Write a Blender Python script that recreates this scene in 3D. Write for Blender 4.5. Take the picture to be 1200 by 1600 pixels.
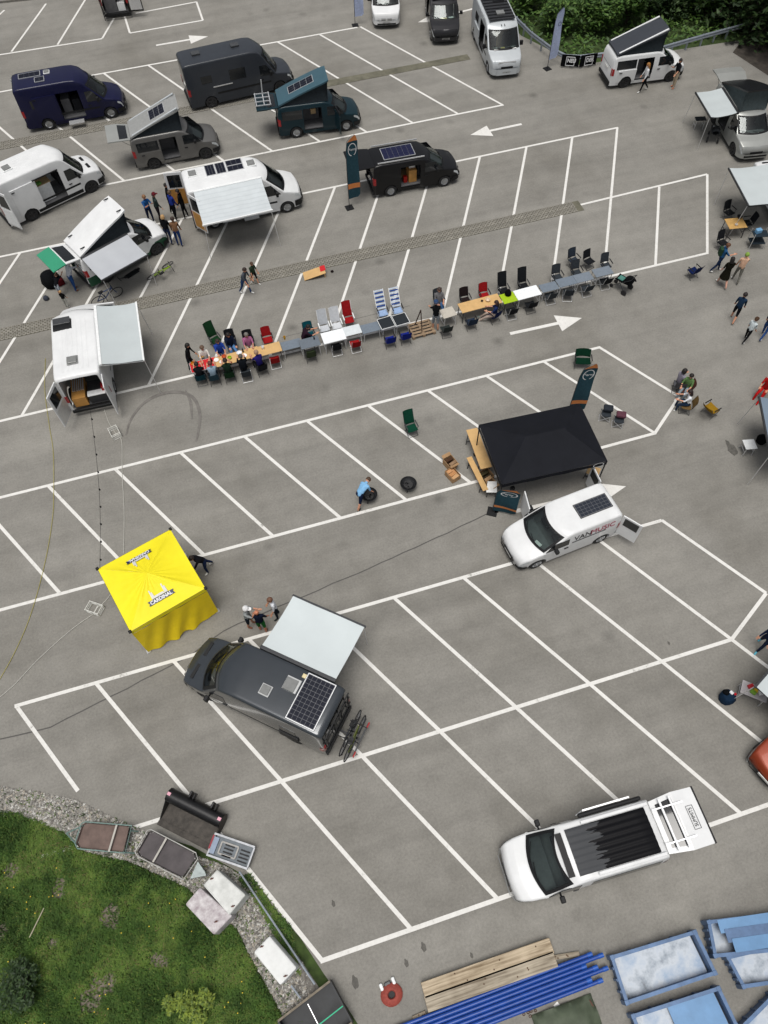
import bpy, bmesh, math, random
from math import sin, cos, pi, radians, sqrt, atan2, hypot
from mathutils import Matrix, Vector
for _o in list(bpy.data.objects): bpy.data.objects.remove(_o)
SC = bpy.context.scene
COL = SC.collection
random.seed(7)
# ------------------------------------------------------------------ camera
CAM_H, PITCH, ROLL, HEAD, FPX = 26.3525, radians(59.70872), radians(-2.31914), radians(14.79387), 1140.0
_fw = Vector((sin(HEAD)*cos(PITCH), cos(HEAD)*cos(PITCH), -sin(PITCH)))
_rt = Vector((cos(HEAD), -sin(HEAD), 0)); _up = _rt.cross(_fw)
_r = cos(ROLL)*_rt + sin(ROLL)*_up; _u = -sin(ROLL)*_rt + cos(ROLL)*_up
cam_data = bpy.data.cameras.new('camera'); cam = bpy.data.objects.new('camera', cam_data); COL.objects.link(cam)
cam.matrix_world = Matrix(((_r.x, _u.x, -_fw.x, 0), (_r.y, _u.y, -_fw.y, 0), (_r.z, _u.z, -_fw.z, CAM_H), (0, 0, 0, 1)))
cam_data.sensor_fit = 'VERTICAL'; cam_data.sensor_height = 36; cam_data.sensor_width = 27
cam_data.lens = 36*FPX/1600; cam_data.clip_end = 2000; cam_data.clip_start = 0.1
SC.camera = cam
SC.render.resolution_x = 768; SC.render.resolution_y = 1024
def g(px, py, z=0.0):
    """surveyed place: where the sight line to a photo point meets the level z"""
    d = _r*((px-600)/FPX) - _u*((py-800)/FPX) + _fw
    t = (z-CAM_H)/d.z
    return Vector((d.x*t, d.y*t, z))
# ------------------------------------------------------------------ sky, sun, exposure
SUN_EL, SUN_AZ = radians(79), radians(215)
W = bpy.data.worlds.new('World'); SC.world = W; W.use_nodes = True
nt = W.node_tree; bg = nt.nodes['Background']
sky = nt.nodes.new('ShaderNodeTexSky'); sky.sky_type = 'NISHITA'; sky.sun_disc = False
sky.sun_elevation = SUN_EL; sky.sun_rotation = SUN_AZ; sky.air_density = 1.0; sky.dust_density = 5.0; sky.ozone_density = 1.0
hs = nt.nodes.new('ShaderNodeHueSaturation'); hs.inputs['Saturation'].default_value = 0.28
nt.links.new(sky.outputs['Color'], hs.inputs['Color']); nt.links.new(hs.outputs['Color'], bg.inputs['Color'])
bg.inputs['Strength'].default_value = 0.06
sl = bpy.data.lights.new('sun', 'SUN'); sl.energy = 1.5; sl.angle = radians(32); sl.color = (1.0, 0.97, 0.92)
sun = bpy.data.objects.new('sun', sl); COL.objects.link(sun)
_sd = Vector((sin(SUN_AZ)*cos(SUN_EL), cos(SUN_AZ)*cos(SUN_EL), sin(SUN_EL)))
sun.rotation_euler = _sd.to_track_quat('Z', 'Y').to_euler(); sun.location = (0, 0, 60)
SC.view_settings.view_transform = 'Standard'; SC.view_settings.look = 'None'
SC.view_settings.exposure = 0.54; SC.view_settings.gamma = 1.0; SC.view_settings.use_curve_mapping = False
# ------------------------------------------------------------------ materials
_M = {}
def srgb(h):
    h = h.lstrip('#'); c = [int(h[i:i+2], 16)/255 for i in (0, 2, 4)]
    return tuple(x/12.92 if x <= .04045 else ((x+.055)/1.055)**2.4 for x in c)
def mat(name, col, rough=.6, metal=0., var=.12, scale=6., bump=0., coat=0., spec=.5, fine=0.):
    if name in _M: return _M[name]
    if isinstance(col, str): col = srgb(col)
    m = bpy.data.materials.new(name); m.use_nodes = True; n = m.node_tree; b = n.nodes['Principled BSDF']
    b.inputs['Roughness'].default_value = rough; b.inputs['Metallic'].default_value = metal
    b.inputs['Specular IOR Level'].default_value = spec
    if coat: b.inputs['Coat Weight'].default_value = coat*.3; b.inputs['Coat Roughness'].default_value = .06
    tc = n.nodes.new('ShaderNodeTexCoord'); no = n.nodes.new('ShaderNodeTexNoise')
    no.inputs['Scale'].default_value = scale; no.inputs['Detail'].default_value = 6; no.inputs['Roughness'].default_value = .65
    n.links.new(tc.outputs['Object'], no.inputs['Vector'])
    r = n.nodes.new('ShaderNodeValToRGB'); r.color_ramp.elements[0].position = .3; r.color_ramp.elements[1].position = .72
    r.color_ramp.elements[0].color = tuple(c*(1-var) for c in col)+(1,); r.color_ramp.elements[1].color = tuple(min(1, c*(1+var)) for c in col)+(1,)
    n.links.new(no.outputs['Fac'], r.inputs['Fac']); n.links.new(r.outputs['Color'], b.inputs['Base Color'])
    if bump:
        bp = n.nodes.new('ShaderNodeBump'); bp.inputs['Strength'].default_value = bump; bp.inputs['Distance'].default_value = .02
        if fine:
            n2 = n.nodes.new('ShaderNodeTexNoise'); n2.inputs['Scale'].default_value = fine; n2.inputs['Detail'].default_value = 4
            n.links.new(tc.outputs['Object'], n2.inputs['Vector']); n.links.new(n2.outputs['Fac'], bp.inputs['Height'])
        else: n.links.new(no.outputs['Fac'], bp.inputs['Height'])
        n.links.new(bp.outputs['Normal'], b.inputs['Normal'])
    _M[name] = m; return m
def paint(name, col, metal=0., rough=.32): return mat('paint_'+name, col, rough, metal, .08, 1.1, 0, .6, .25)
def cloth(hexcol): return mat('cloth_'+hexcol.lstrip('#'), hexcol, .9, 0, .2, 9, .25, 0, .08, 60)
def plastic(hexcol, rough=.5): return mat('plastic_'+hexcol.lstrip('#'), hexcol, rough, 0, .1, 8, 0, 0, .3)
BLACKP = plastic('#17181a', .55); RUBBER = mat('rubber', (.018, .018, .019), .85, 0, .25, 20)
STEEL = mat('steel', (.52, .53, .54), .38, .9, .15, 12); ALU = mat('aluminium', (.72, .73, .74), .42, .7, .08, 10)
DARKM = mat('dark_metal', (.05, .052, .056), .45, .5, .2, 10)
def glass_mat(name, tint, tr):
    m = bpy.data.materials.new(name); m.use_nodes = True; n = m.node_tree; n.nodes.remove(n.nodes['Principled BSDF'])
    out = n.nodes['Material Output']; t = n.nodes.new('ShaderNodeBsdfTransparent'); t.inputs[0].default_value = tuple(c*tr for c in tint)+(1,)
    gl = n.nodes.new('ShaderNodeBsdfGlossy'); gl.inputs['Roughness'].default_value = .03; gl.inputs['Color'].default_value = (.85, .9, .9, 1)
    fr = n.nodes.new('ShaderNodeFresnel'); fr.inputs['IOR'].default_value = 1.65
    mx = n.nodes.new('ShaderNodeMixShader'); n.links.new(fr.outputs[0], mx.inputs[0]); n.links.new(t.outputs[0], mx.inputs[1]); n.links.new(gl.outputs[0], mx.inputs[2])
    n.links.new(mx.outputs[0], out.inputs['Surface']); return m
WSGLASS = glass_mat('windscreen_glass', (.82, .95, .92), .78)
DKGLASS = mat('privacy_glass', (.012, .014, .016), .06, 0, .1, 3, 0, 0, .6)
# ------------------------------------------------------------------ mesh helpers
class MB:
    def __init__(s): s.v = []; s.f = []; s.mi = []
    def add(s, vs, fs, mi=0):
        o = len(s.v); s.v += [tuple(p) for p in vs]; s.f += [tuple(i+o for i in q) for q in fs]; s.mi += [mi]*len(fs); return s
    def box(s, cx, cy, cz, sx, sy, sz, rz=0., M=None, mi=0):
        vs = []
        for dz in (-.5, .5):
            for dx, dy in ((-.5, -.5), (.5, -.5), (.5, .5), (-.5, .5)):
                x, y, z = dx*sx, dy*sy, dz*sz
                if M is not None: p = M @ Vector((x+0, y+0, z+0)); vs.append((p.x+cx, p.y+cy, p.z+cz))
                else: vs.append((cx+x*cos(rz)-y*sin(rz), cy+x*sin(rz)+y*cos(rz), cz+z))
        return s.add(vs, [(3, 2, 1, 0), (4, 5, 6, 7), (0, 1, 5, 4), (1, 2, 6, 5), (2, 3, 7, 6), (3, 0, 4, 7)], mi)
    def bar(s, a, b, w, h=None, mi=0, up=(0, 0, 1)):
        a = Vector(a); b = Vector(b); d = b-a; h = h or w
        if d.length < 1e-6: return s
        x = d.normalized(); u = Vector(up)
        if abs(x.dot(u)) > .97: u = Vector((0, 1, 0))
        y = u.cross(x).normalized(); z = x.cross(y)
        vs = [tuple(p+y*(i*w/2)+z*(j*h/2)) for p in (a, b) for i, j in ((-1, -1), (1, -1), (1, 1), (-1, 1))]
        return s.add(vs, [(0, 1, 2, 3), (7, 6, 5, 4), (0, 4, 5, 1), (1, 5, 6, 2), (2, 6, 7, 3), (3, 7, 4, 0)], mi)
    def cyl(s, a, b, r0, r1=None, n=8, caps=True, mi=0):
        r1 = r0 if r1 is None else r1; return s.tube([a, b], [r0, r1], n, caps, mi)
    def tube(s, pts, r, n=6, caps=True, mi=0):
        pts = [Vector(p) for p in pts]; k = len(pts); rr = r if isinstance(r, (list, tuple)) else [r]*k
        vs = []; pu = None
        for i, p in enumerate(pts):
            d = (pts[min(i+1, k-1)]-pts[max(i-1, 0)]).normalized()
            if pu is None:
                pu = Vector((0, 0, 1)) if abs(d.z) < .9 else Vector((1, 0, 0))
            a = d.cross(pu)
            if a.length < 1e-4: a = d.cross(Vector((0, 1, .1)))
            a.normalize(); b = d.cross(a).normalized(); pu = -b if b.dot(pu) < 0 else b
            for j in range(n):
                t = 2*pi*j/n; vs.append(tuple(p+a*(cos(t)*rr[i])+b*(sin(t)*rr[i])))
        fs = [(i*n+j, i*n+(j+1) % n, (i+1)*n+(j+1) % n, (i+1)*n+j) for i in range(k-1) for j in range(n)]
        if caps: fs += [tuple(range(n-1, -1, -1)), tuple((k-1)*n+j for j in range(n))]
        return s.add(vs, fs, mi)
    def prism(s, poly, z0, z1, mi=0):
        n = len(poly); vs = [(x, y, z0) for x, y in poly]+[(x, y, z1) for x, y in poly]
        fs = [tuple(range(n-1, -1, -1)), tuple(range(n, 2*n))]+[(i, (i+1) % n, n+(i+1) % n, n+i) for i in range(n)]
        return s.add(vs, fs, mi)
    def lathe(s, prof, n=16, axis='z', c=(0, 0, 0), mi=0):
        vs = []
        for r, h in prof:
            for j in range(n):
                t = 2*pi*j/n; a, b = r*cos(t), r*sin(t)
                vs.append((c[0]+a, c[1]+b, c[2]+h) if axis == 'z' else (c[0]+a, c[1]+h, c[2]+b))
        k = len(prof)
        fs = [(i*n+j, i*n+(j+1) % n, (i+1)*n+(j+1) % n, (i+1)*n+j) for i in range(k-1) for j in range(n)]
        return s.add(vs, fs, mi)
    def sheet(s, rows, mi=0):
        k = len(rows[0]); vs = [p for r in rows for p in r]
        return s.add(vs, [(i*k+j, i*k+j+1, (i+1)*k+j+1, (i+1)*k+j) for i in range(len(rows)-1) for j in range(k-1)], mi)
    def slab(s, rows, t, mi=0):
        """a sheet with thickness t (downwards)"""
        k = len(rows[0]); n = len(rows); vs = [p for r in rows for p in r]; m = len(vs)
        vs = vs+[(x, y, z-t) for x, y, z in vs]
        fs = [(i*k+j, i*k+j+1, (i+1)*k+j+1, (i+1)*k+j) for i in range(n-1) for j in range(k-1)]
        fs += [tuple(m+q for q in reversed(f)) for f in fs]
        e = [j for j in range(k)]+[i*k+k-1 for i in range(1, n)]+[(n-1)*k+j for j in range(k-2, -1, -1)]+[i*k for i in range(n-2, 0, -1)]
        fs += [(e[i], e[i-1], e[i-1]+m, e[i]+m) for i in range(len(e))]
        return s.add(vs, fs, mi)
    def mesh(s, name, smooth=False, clean=False):
        me = bpy.data.meshes.new(name); me.from_pydata(s.v, [], s.f); me.update()
        if any(s.mi): me.polygons.foreach_set('material_index', s.mi)
        bm = bmesh.new(); bm.from_mesh(me)
        if clean: bmesh.ops.remove_doubles(bm, verts=bm.verts, dist=1e-4); bmesh.ops.dissolve_degenerate(bm, dist=1e-4, edges=bm.edges)
        if clean is not None: bmesh.ops.recalc_face_normals(bm, faces=bm.faces)
        bm.to_mesh(me); bm.free()
        if smooth:
            me.polygons.foreach_set('use_smooth', [True]*len(me.polygons))
            me.set_sharp_from_angle(angle=radians(smooth if smooth is not True else 40))
        return me
    def build(s, name, m, parent=None, smooth=False, bevel=0., clean=False):
        return link(name, s.mesh(name, smooth, clean), m, parent, bevel)
def link(name, me, m=None, parent=None, bevel=0.):
    o = bpy.data.objects.new(name, me); COL.objects.link(o)
    if m is not None and not me.materials:
        for q in (m if isinstance(m, (list, tuple)) else [m]): me.materials.append(q)
    if parent is not None: o.parent = parent
    if bevel:
        b = o.modifiers.new('bevel', 'BEVEL'); b.width = bevel; b.segments = 2; b.limit_method = 'ANGLE'; b.angle_limit = radians(35)
    return o
def tag(o, label, cat, group=None):
    o['label'] = label; o['category'] = cat
    if group: o['group'] = group
    return o
def thing(name, label, cat, loc=(0, 0, 0), rz=0., group=None):
    o = bpy.data.objects.new(name, None); COL.objects.link(o); o.empty_display_size = .2
    o.location = loc; o.rotation_euler = (0, 0, rz); return tag(o, label, cat, group)
def struct(o, kind='structure'): o['kind'] = kind; return o
def copy_tree(o, parent=None):
    c = o.copy(); COL.objects.link(c); c.parent = parent
    for ch in o.children: copy_tree(ch, c)
    return c
def lerp(a, b, t): return a+(b-a)*t
def interp(tab, x):
    if x <= tab[0][0]: return tab[0][1]
    for (a, b), (c, d) in zip(tab, tab[1:]):
        if x <= c: return b+(d-b)*(x-a)/max(c-a, 1e-9)
    return tab[-1][1]
# ------------------------------------------------------------------ ground materials
def asphalt_mat():
    m = bpy.data.materials.new('asphalt'); m.use_nodes = True; n = m.node_tree; L = n.links; b = n.nodes['Principled BSDF']
    b.inputs['Roughness'].default_value = .9; b.inputs['Specular IOR Level'].default_value = .25
    tc = n.nodes.new('ShaderNodeTexCoord')
    def noise(scale, det=6, rough=.6, vec=None):
        q = n.nodes.new('ShaderNodeTexNoise'); q.inputs['Scale'].default_value = scale; q.inputs['Detail'].default_value = det; q.inputs['Roughness'].default_value = rough
        L.new(vec or tc.outputs['Object'], q.inputs['Vector']); return q.outputs['Fac']
    def ramp(f, stops):
        r = n.nodes.new('ShaderNodeValToRGB'); e = r.color_ramp.elements
        while len(e) < len(stops): e.new(.5)
        for q, (p, c) in zip(e, stops): q.position = p; q.color = (c if isinstance(c, tuple) else (c, c, c))+(1,)
        L.new(f, r.inputs['Fac']); return r.outputs['Color']
    def mul(a, c, fac=1.):
        q = n.nodes.new('ShaderNodeMix'); q.data_type = 'RGBA'; q.blend_type = 'MULTIPLY'; q.inputs[0].default_value = fac
        L.new(a, q.inputs[6]); L.new(c, q.inputs[7]); return q.outputs[2]
    base = ramp(noise(.16, 3, .62), [(.28, (.186, .177, .157)), (.45, (.224, .215, .194)), (.58, (.238, .229, .208)), (.75, (.262, .252, .228))])
    mid = ramp(noise(1.3, 4, .7), [(.3, .89), (.55, 1.0), (.8, 1.08)])
    fine = ramp(noise(12, 3, .85), [(.25, .8), (.5, 1.0), (.78, 1.2)])
    mp = n.nodes.new('ShaderNodeMapping'); mp.inputs['Scale'].default_value = (.06, .8, 1); mp.inputs['Rotation'].default_value = (0, 0, radians(2)); L.new(tc.outputs['Object'], mp.inputs['Vector'])
    lane = ramp(noise(1.0, 4, .6, mp.outputs['Vector']), [(.3, .86), (.5, 1.0), (.66, 1.09)])
    c = mul(mul(mul(base, mid), fine), lane)
    # oil spots and worn blotches
    vo = n.nodes.new('ShaderNodeTexVoronoi'); vo.inputs['Scale'].default_value = .42; vo.inputs['Randomness'].default_value = 1
    L.new(tc.outputs['Object'], vo.inputs['Vector'])
    spot = ramp(vo.outputs['Distance'], [(.0, .6), (.06, .74), (.16, 1.0)])
    gate = ramp(noise(.31, 2, .5), [(.44, 0.), (.56, 1.)])
    q = n.nodes.new('ShaderNodeMix'); q.data_type = 'RGBA'; q.blend_type = 'MULTIPLY'; L.new(gate, q.inputs[0]); L.new(c, q.inputs[6]); L.new(spot, q.inputs[7]); c = q.outputs[2]
    # pale stone specks in the asphalt
    v3 = n.nodes.new('ShaderNodeTexVoronoi'); v3.inputs['Scale'].default_value = 9; L.new(tc.outputs['Object'], v3.inputs['Vector'])
    sp = ramp(v3.outputs['Distance'], [(.0, 1.9), (.09, 1.35), (.13, 1.)])
    g3 = ramp(noise(3.1, 2, .5), [(.6, 0.), (.68, .6)])
    q = n.nodes.new('ShaderNodeMix'); q.data_type = 'RGBA'; q.blend_type = 'MULTIPLY'; L.new(g3, q.inputs[0]); L.new(c, q.inputs[6]); L.new(sp, q.inputs[7]); c = q.outputs[2]
    L.new(c, b.inputs['Base Color'])
    bp = n.nodes.new('ShaderNodeBump'); bp.inputs['Strength'].default_value = .35; bp.inputs['Distance'].default_value = .01; L.new(noise(30, 1, .7), bp.inputs['Height']); L.new(bp.outputs['Normal'], b.inputs['Normal'])
    return m
def line_mat():
    m = bpy.data.materials.new('road_paint'); m.use_nodes = True; n = m.node_tree; L = n.links; b = n.nodes['Principled BSDF']; b.inputs['Roughness'].default_value = .8; b.inputs['Specular IOR Level'].default_value = .3
    tc = n.nodes.new('ShaderNodeTexCoord'); f = []
    for sc, det in ((.5, 3), (7, 8), (1.8, 3)):
        q = n.nodes.new('ShaderNodeTexNoise'); q.inputs['Scale'].default_value = sc; q.inputs['Detail'].default_value = det; q.inputs['Roughness'].default_value = .75; L.new(tc.outputs['Object'], q.inputs['Vector']); f.append(q.outputs['Fac'])
    a = n.nodes.new('ShaderNodeMath'); a.operation = 'MULTIPLY_ADD'; L.new(f[0], a.inputs[0]); a.inputs[1].default_value = .55; L.new(f[1], a.inputs[2])
    r = n.nodes.new('ShaderNodeValToRGB'); e = r.color_ramp.elements; e[0].position = .53; e[0].color = (.27, .258, .235, 1); e[1].position = .66; e[1].color = (.66, .65, .62, 1)
    k = e.new(.6); k.color = (.54, .53, .5, 1); k = e.new(.9); k.color = (.74, .73, .7, 1)
    L.new(a.outputs[0], r.inputs['Fac']); L.new(r.outputs['Color'], b.inputs['Base Color']); return m
ASPHALT = asphalt_mat(); PAINTL = line_mat()
SOIL = mat('soil', (.07, .065, .035), .95, 0, .45, 1.3, .5)
GRASSG = mat('turf', (.035, .06, .012), .95, 0, .5, 2.2, .5)
# ------------------------------------------------------------------ ground sheets
mb = MB(); mb.box(20, 60, -.06, 1400, 1400, .1); struct(mb.build('ground', GRASSG))
lot = [(-30, -30), (60, -30), (60, 20), (45, 40.9), (38.5, 42.2), (28.5, 42.9), (25.6, 43.0), (23.4, 47.6), (21.5, 70), (-12, 70), (-12.2, 56.6), (-40, 57), (-40, 8.6)]
edge = [g(*p) for p in ((-40, 1226), (0, 1230), (60, 1240), (120, 1250), (190, 1285), (230, 1300), (300, 1322), (390, 1372), (430, 1420), (470, 1466), (505, 1520), (540, 1570), (575, 1625), (600, 1700))]
lot2 = [(-40, 8.6)]+[(p.x, p.y) for p in edge]
lotp = [(-1.9, -30)]+lot[1:12]+lot2
mb = MB(); mb.prism(lotp, -.1, 0); struct(mb.build('parking_lot', ASPHALT))
def strip(a, b, w, z, name='painted_line', mi=PAINTL, nseg=1):
    a = Vector(a).to_2d(); b = Vector(b).to_2d(); d = (b-a).normalized(); n = Vector((-d.y, d.x))*w/2
    vs = []
    for k in (a, b): vs += [(k.x-n.x, k.y-n.y), (k.x+n.x, k.y+n.y)]
    m_ = MB(); m_.prism([vs[0], vs[2], vs[3], vs[1]], z-.003, z); return struct(m_.build(name, mi))
LW = .135
def row(y, x0, x1): strip((x0, y), (x1, y), LW, .008)
def bay(a, b): strip(a, b, LW, .012)
yA, yB, yC, yD, yE, yF, yG, yH = 20.510, 15.143, 11.065, 5.649, .126, 36.142, 24.762, 40.493
xA, xC, xF, sA, sC, sF = -9.541, -11.281, 24.907, 2.880, 2.89, 2.909
aA, aC, aE, aF = .563, .544, .530, .5515
# row A
cr = g(1061, 620)
row(yA, -30, xA+9*sA+.06); row(yB, -30, xA+8*sA+aA*(yA-yB)+.05)
for i in range(-7, 9): bay((xA+i*sA, yA), (xA+i*sA+aA*(yA-yB), yB))
bay((xA+9*sA, yA), (cr.x, cr.y)); strip((xA+8*sA+aA*(yA-yB), yB), (cr.x, cr.y), LW, .016)
# rows C / D / E
xD = aC*(yC-yD); xE = xD+aE*(yD-yE)
c9 = g(1197, 927)
row(yC, xC-.06, xC+9*sC); row(yD, xC+sC*.2, xC+8*sC+xD+.05); row(yE, xC+2*sC+xE-sC*1.02, 40)
f0 = g(122, 1236); bay((xC, yC), (f0.x, f0.y))
for i in range(1, 9): bay((xC+i*sC, yC), (xC+i*sC+xD, yD))
bay((xC+9*sC, yC), (c9.x, c9.y)); strip((xC+8*sC+xD, yD), (c9.x, c9.y), LW, .016)
for i in range(1, 12):
    bay((xC+i*sC+xD, yD), (xC+i*sC+xE, yE))
# row F (upper double row with the paver drain in the middle) and its end box
row(yF, -32, xF+.06); row(yG, -32, g(1105, 397).x+.06)
yM = g(1030, 293).y
for i in range(-19, 1): bay((xF+i*sF, yF), (xF+i*sF-aF*(yF-yG), yG))
p, q = g(910, 320), g(1105, 272.5); strip((19.9, 30.35), (q.x, q.y), LW, .0165)
strip((q.x, q.y), g(1105, 397), LW, .012); strip(g(1030, 292), g(1024, 416), LW, .012)
# row H
hb = [g(786, 165), g(712.5, 178.5), g(640, 194)]; ht = g(563, 42)
row(yH, -34, hb[0].x+.06); yT = ht.y; row(yT, -34, ht.x-.2)
for i in range(0, 15): bay((hb[0].x-i*2.909, yH), (ht.x-i*2.909, yT))
# far rows
strip(g(-60, 95), g(160, 60.5), LW, .008)
for a, b in (((72, 6), (18, 81)), ((138, -8), (90, 70)), ((178, 29), (160, 60)), ((7, 16), (-30, 50))): strip(g(*a), g(*b), LW, .012)
q = [g(*p) for p in ((212, 21), (307, 3), (317, 32), (203, 52), (195, 26))]
for i in range(4): strip(q[i], q[i+1], LW, .008+.003*i)
def arrow(t, h, hl=1.25, hw=.55):
    t = g(*t); h = g(*h); d = (h-t).normalized(); n = Vector((-d.y, d.x, 0)); b = h-d*hl
    P = [t+n*.09, b+n*.09, b+n*hw, h, b-n*hw, b-n*.09, t-n*.09]
    m_ = MB(); m_.prism([(p.x, p.y) for p in P], .006, .009); struct(m_.build('painted_arrow', PAINTL))
arrow((797, 521.5), (909, 497)); arrow((815, 194), (735, 211)); arrow((244, 71), (325, 57)); arrow((800, 800), (978, 760), 1.5, .6); arrow((755, 10), (653, 35), 1.3)
# tyre marks: thin dark rubber laid on the asphalt
SKID = mat('skid_rubber', (.16, .15, .138), .9, 0, .3, 3)
def skid(pts, w, z=.0205):
    P = [g(*p) for p in pts]; Q = []
    for i in range(len(P)-1):
        p0, p1, p2, p3 = P[max(i-1, 0)], P[i], P[i+1], P[min(i+2, len(P)-1)]
        for k in range(8):
            t = k/8; Q.append(.5*((2*p1)+(p2-p0)*t+(2*p0-5*p1+4*p2-p3)*t*t+(3*p1-p0-3*p2+p3)*t**3))
    Q.append(P[-1]); rows = []
    for i, p in enumerate(Q):
        d = (Q[min(i+1, len(Q)-1)]-Q[max(i-1, 0)]).normalized(); n = Vector((-d.y, d.x, 0)); ww = w*(.35+.65*sin(pi*i/(len(Q)-1)))
        rows.append([(p.x-n.x*ww/2, p.y-n.y*ww/2, z), (p.x+n.x*ww/2, p.y+n.y*ww/2, z)])
    m_ = MB(); m_.sheet(rows); struct(m_.build('tyre_mark', SKID))
skid([(197, 680), (205, 655), (225, 630), (252, 616), (280, 613), (302, 622), (312, 645), (310, 675), (306, 690)], .17)
skid([(290, 610), (298, 630), (300, 655)], .13, .0235)
# cracks / cable joints across the asphalt: narrow dark seams
SEAM = mat('bitumen_seam', (.085, .081, .076), .8, 0, .2, 5)
def seam(pts, w=.035):
    P = [g(*p) for p in pts]; rows = []
    for i in range(len(P)-1):
        n_ = max(2, int((P[i+1]-P[i]).length/.5))
        for k in range(n_):
            p = P[i].lerp(P[i+1], k/n_); j = random.uniform(-.03, .03); rows.append([(p.x+j, p.y-w/2+j, .004), (p.x+j, p.y+w/2+j, .004)])
    p = P[-1]; rows.append([(p.x, p.y-w/2, .004), (p.x, p.y+w/2, .004)])
    m_ = MB(); m_.sheet(rows); struct(m_.build('asphalt_seam', SEAM))
seam([(760, 803), (700, 832), (560, 895), (455, 940), (350, 985), (300, 1022), (200, 1075), (80, 1135), (0, 1155)], .05)
seam([(640, 478), (560, 497), (440, 528)], .022)
# ------------------------------------------------------------------ grass-paver drains
PAVER = mat('paver_concrete', (.24, .226, .198), .9, 0, .3, 2, .3)
def paver_mesh():
    b = MB(); S, n = .41, 2; c = S/n; th = .05
    # lattice block: diamond openings left between crossing ribs
    for i in range(-n, n+1):
        for sg in (1, -1):
            pts = []
            for k in range(0, 41):
                x = -S/2+S*k/40; y = sg*(x)+i*c*1.0
                if -S/2 <= y <= S/2: pts.append((x, y))
            if len(pts) > 1: b.bar((pts[0][0], pts[0][1], .008), (pts[-1][0], pts[-1][1], .008), .062, .034)
    return b.mesh('paver')
pm = paver_mesh(); pm.materials.append(PAVER)
for y0, x0, x1, hw in ((30.3, -14.5, 19.9, .42), (46.25, -14.0, 19.2, .42)):
    m_ = MB(); m_.prism([(x0, y0-hw), (x1, y0-hw*(1 if y0 < 40 else .75)), (x1, y0+hw*(1 if y0 < 40 else .75)), (x0, y0+hw)], .004, .0175); ps = struct(m_.build('paver_strip', mat('joint_soil', (.128, .122, .09), .95, 0, .4, 1.5, .4)))
    nx = int(((x1 if y0 < 40 else 6.0)-x0)/.42)
    for i in range(nx):
        for j in (0, 1):
            o = link('paver', pm, None, ps); o.location = (x0+.21+i*.42, y0+(j-.5)*.42, .0135+random.uniform(-.002, .002)); o.rotation_euler = (0, 0, random.uniform(-.01, .01))
# ------------------------------------------------------------------ vehicles
CLASS = {
 'sprinter': dict(L=5.93, W=2.0, H=2.62, prof=[(0, .62), (.03, .9), (.1, 1.04), (.35, 1.16), (.84, 1.27), (.86, 1.29), (1.55, 2.26), (1.75, 2.45), (2.05, 2.56), (2.6, 2.61), (5.6, 2.62), (5.85, 2.59), (5.93, 2.5)], ws=(.86, 1.58), wf=1.0, wb=3.66, rw=.35, t=.085, bow=.3),
 'ducato': dict(L=5.99, W=2.05, H=2.5, prof=[(0, .7), (.03, .95), (.1, 1.08), (.45, 1.24), (.78, 1.36), (.8, 1.38), (1.55, 2.12), (1.8, 2.3), (2.2, 2.44), (2.6, 2.49), (5.7, 2.5), (5.93, 2.47), (5.99, 2.4)], ws=(.8, 1.6), wf=.95, wb=4.03, rw=.34, t=.05, bow=.24),
 'transit': dict(L=5.53, W=2.02, H=2.6, prof=[(0, .6), (.03, .84), (.1, .98), (.4, 1.14), (.83, 1.28), (.85, 1.3), (1.62, 2.14), (1.9, 2.38), (2.4, 2.54), (2.9, 2.59), (5.2, 2.6), (5.45, 2.56), (5.53, 2.48)], ws=(.85, 1.64), wf=1.0, wb=3.3, rw=.35, t=.085, bow=.3),
 't6': dict(L=4.9, W=1.9, H=1.95, prof=[(0, .6), (.03, .82), (.1, .94), (.3, 1.03), (.7, 1.12), (.72, 1.14), (1.5, 1.74), (1.72, 1.86), (2.1, 1.93), (4.4, 1.95), (4.75, 1.9), (4.84, 1.78), (4.9, 1.3)], ws=(.72, 1.5), wf=.91, wb=3.0, rw=.34, t=.13, bow=.22),
 'trafic': dict(L=5.0, W=1.93, H=1.97, prof=[(0, .6), (.03, .82), (.1, .94), (.4, 1.06), (.8, 1.16), (.83, 1.18), (1.65, 1.74), (1.95, 1.88), (2.4, 1.95), (4.6, 1.97), (4.88, 1.93), (4.95, 1.8), (5.0, 1.3)], ws=(.83, 1.65), wf=.93, wb=3.1, rw=.33, t=.12, bow=.24),
 'connect': dict(L=4.4, W=1.8, H=1.83, prof=[(0, .52), (.03, .72), (.12, .86), (.4, .98), (.78, 1.1), (.8, 1.12), (1.58, 1.64), (1.8, 1.75), (2.2, 1.82), (4.15, 1.83), (4.33, 1.79), (4.4, 1.7)], ws=(.8, 1.6), wf=.84, wb=2.88, rw=.32, t=.1, bow=.24),
 'car': dict(L=4.3, W=1.8, H=1.52, prof=[(0, .45), (.03, .62), (.12, .75), (.5, .88), (1.05, .99), (1.08, 1.0), (1.85, 1.4), (2.1, 1.48), (2.5, 1.52), (3.4, 1.48), (3.9, 1.3), (4.2, 1.0), (4.3, .8)], ws=(1.08, 1.85), wf=.85, wb=2.6, rw=.32, t=.22, bow=.3),
}
_wheel = {}
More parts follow.
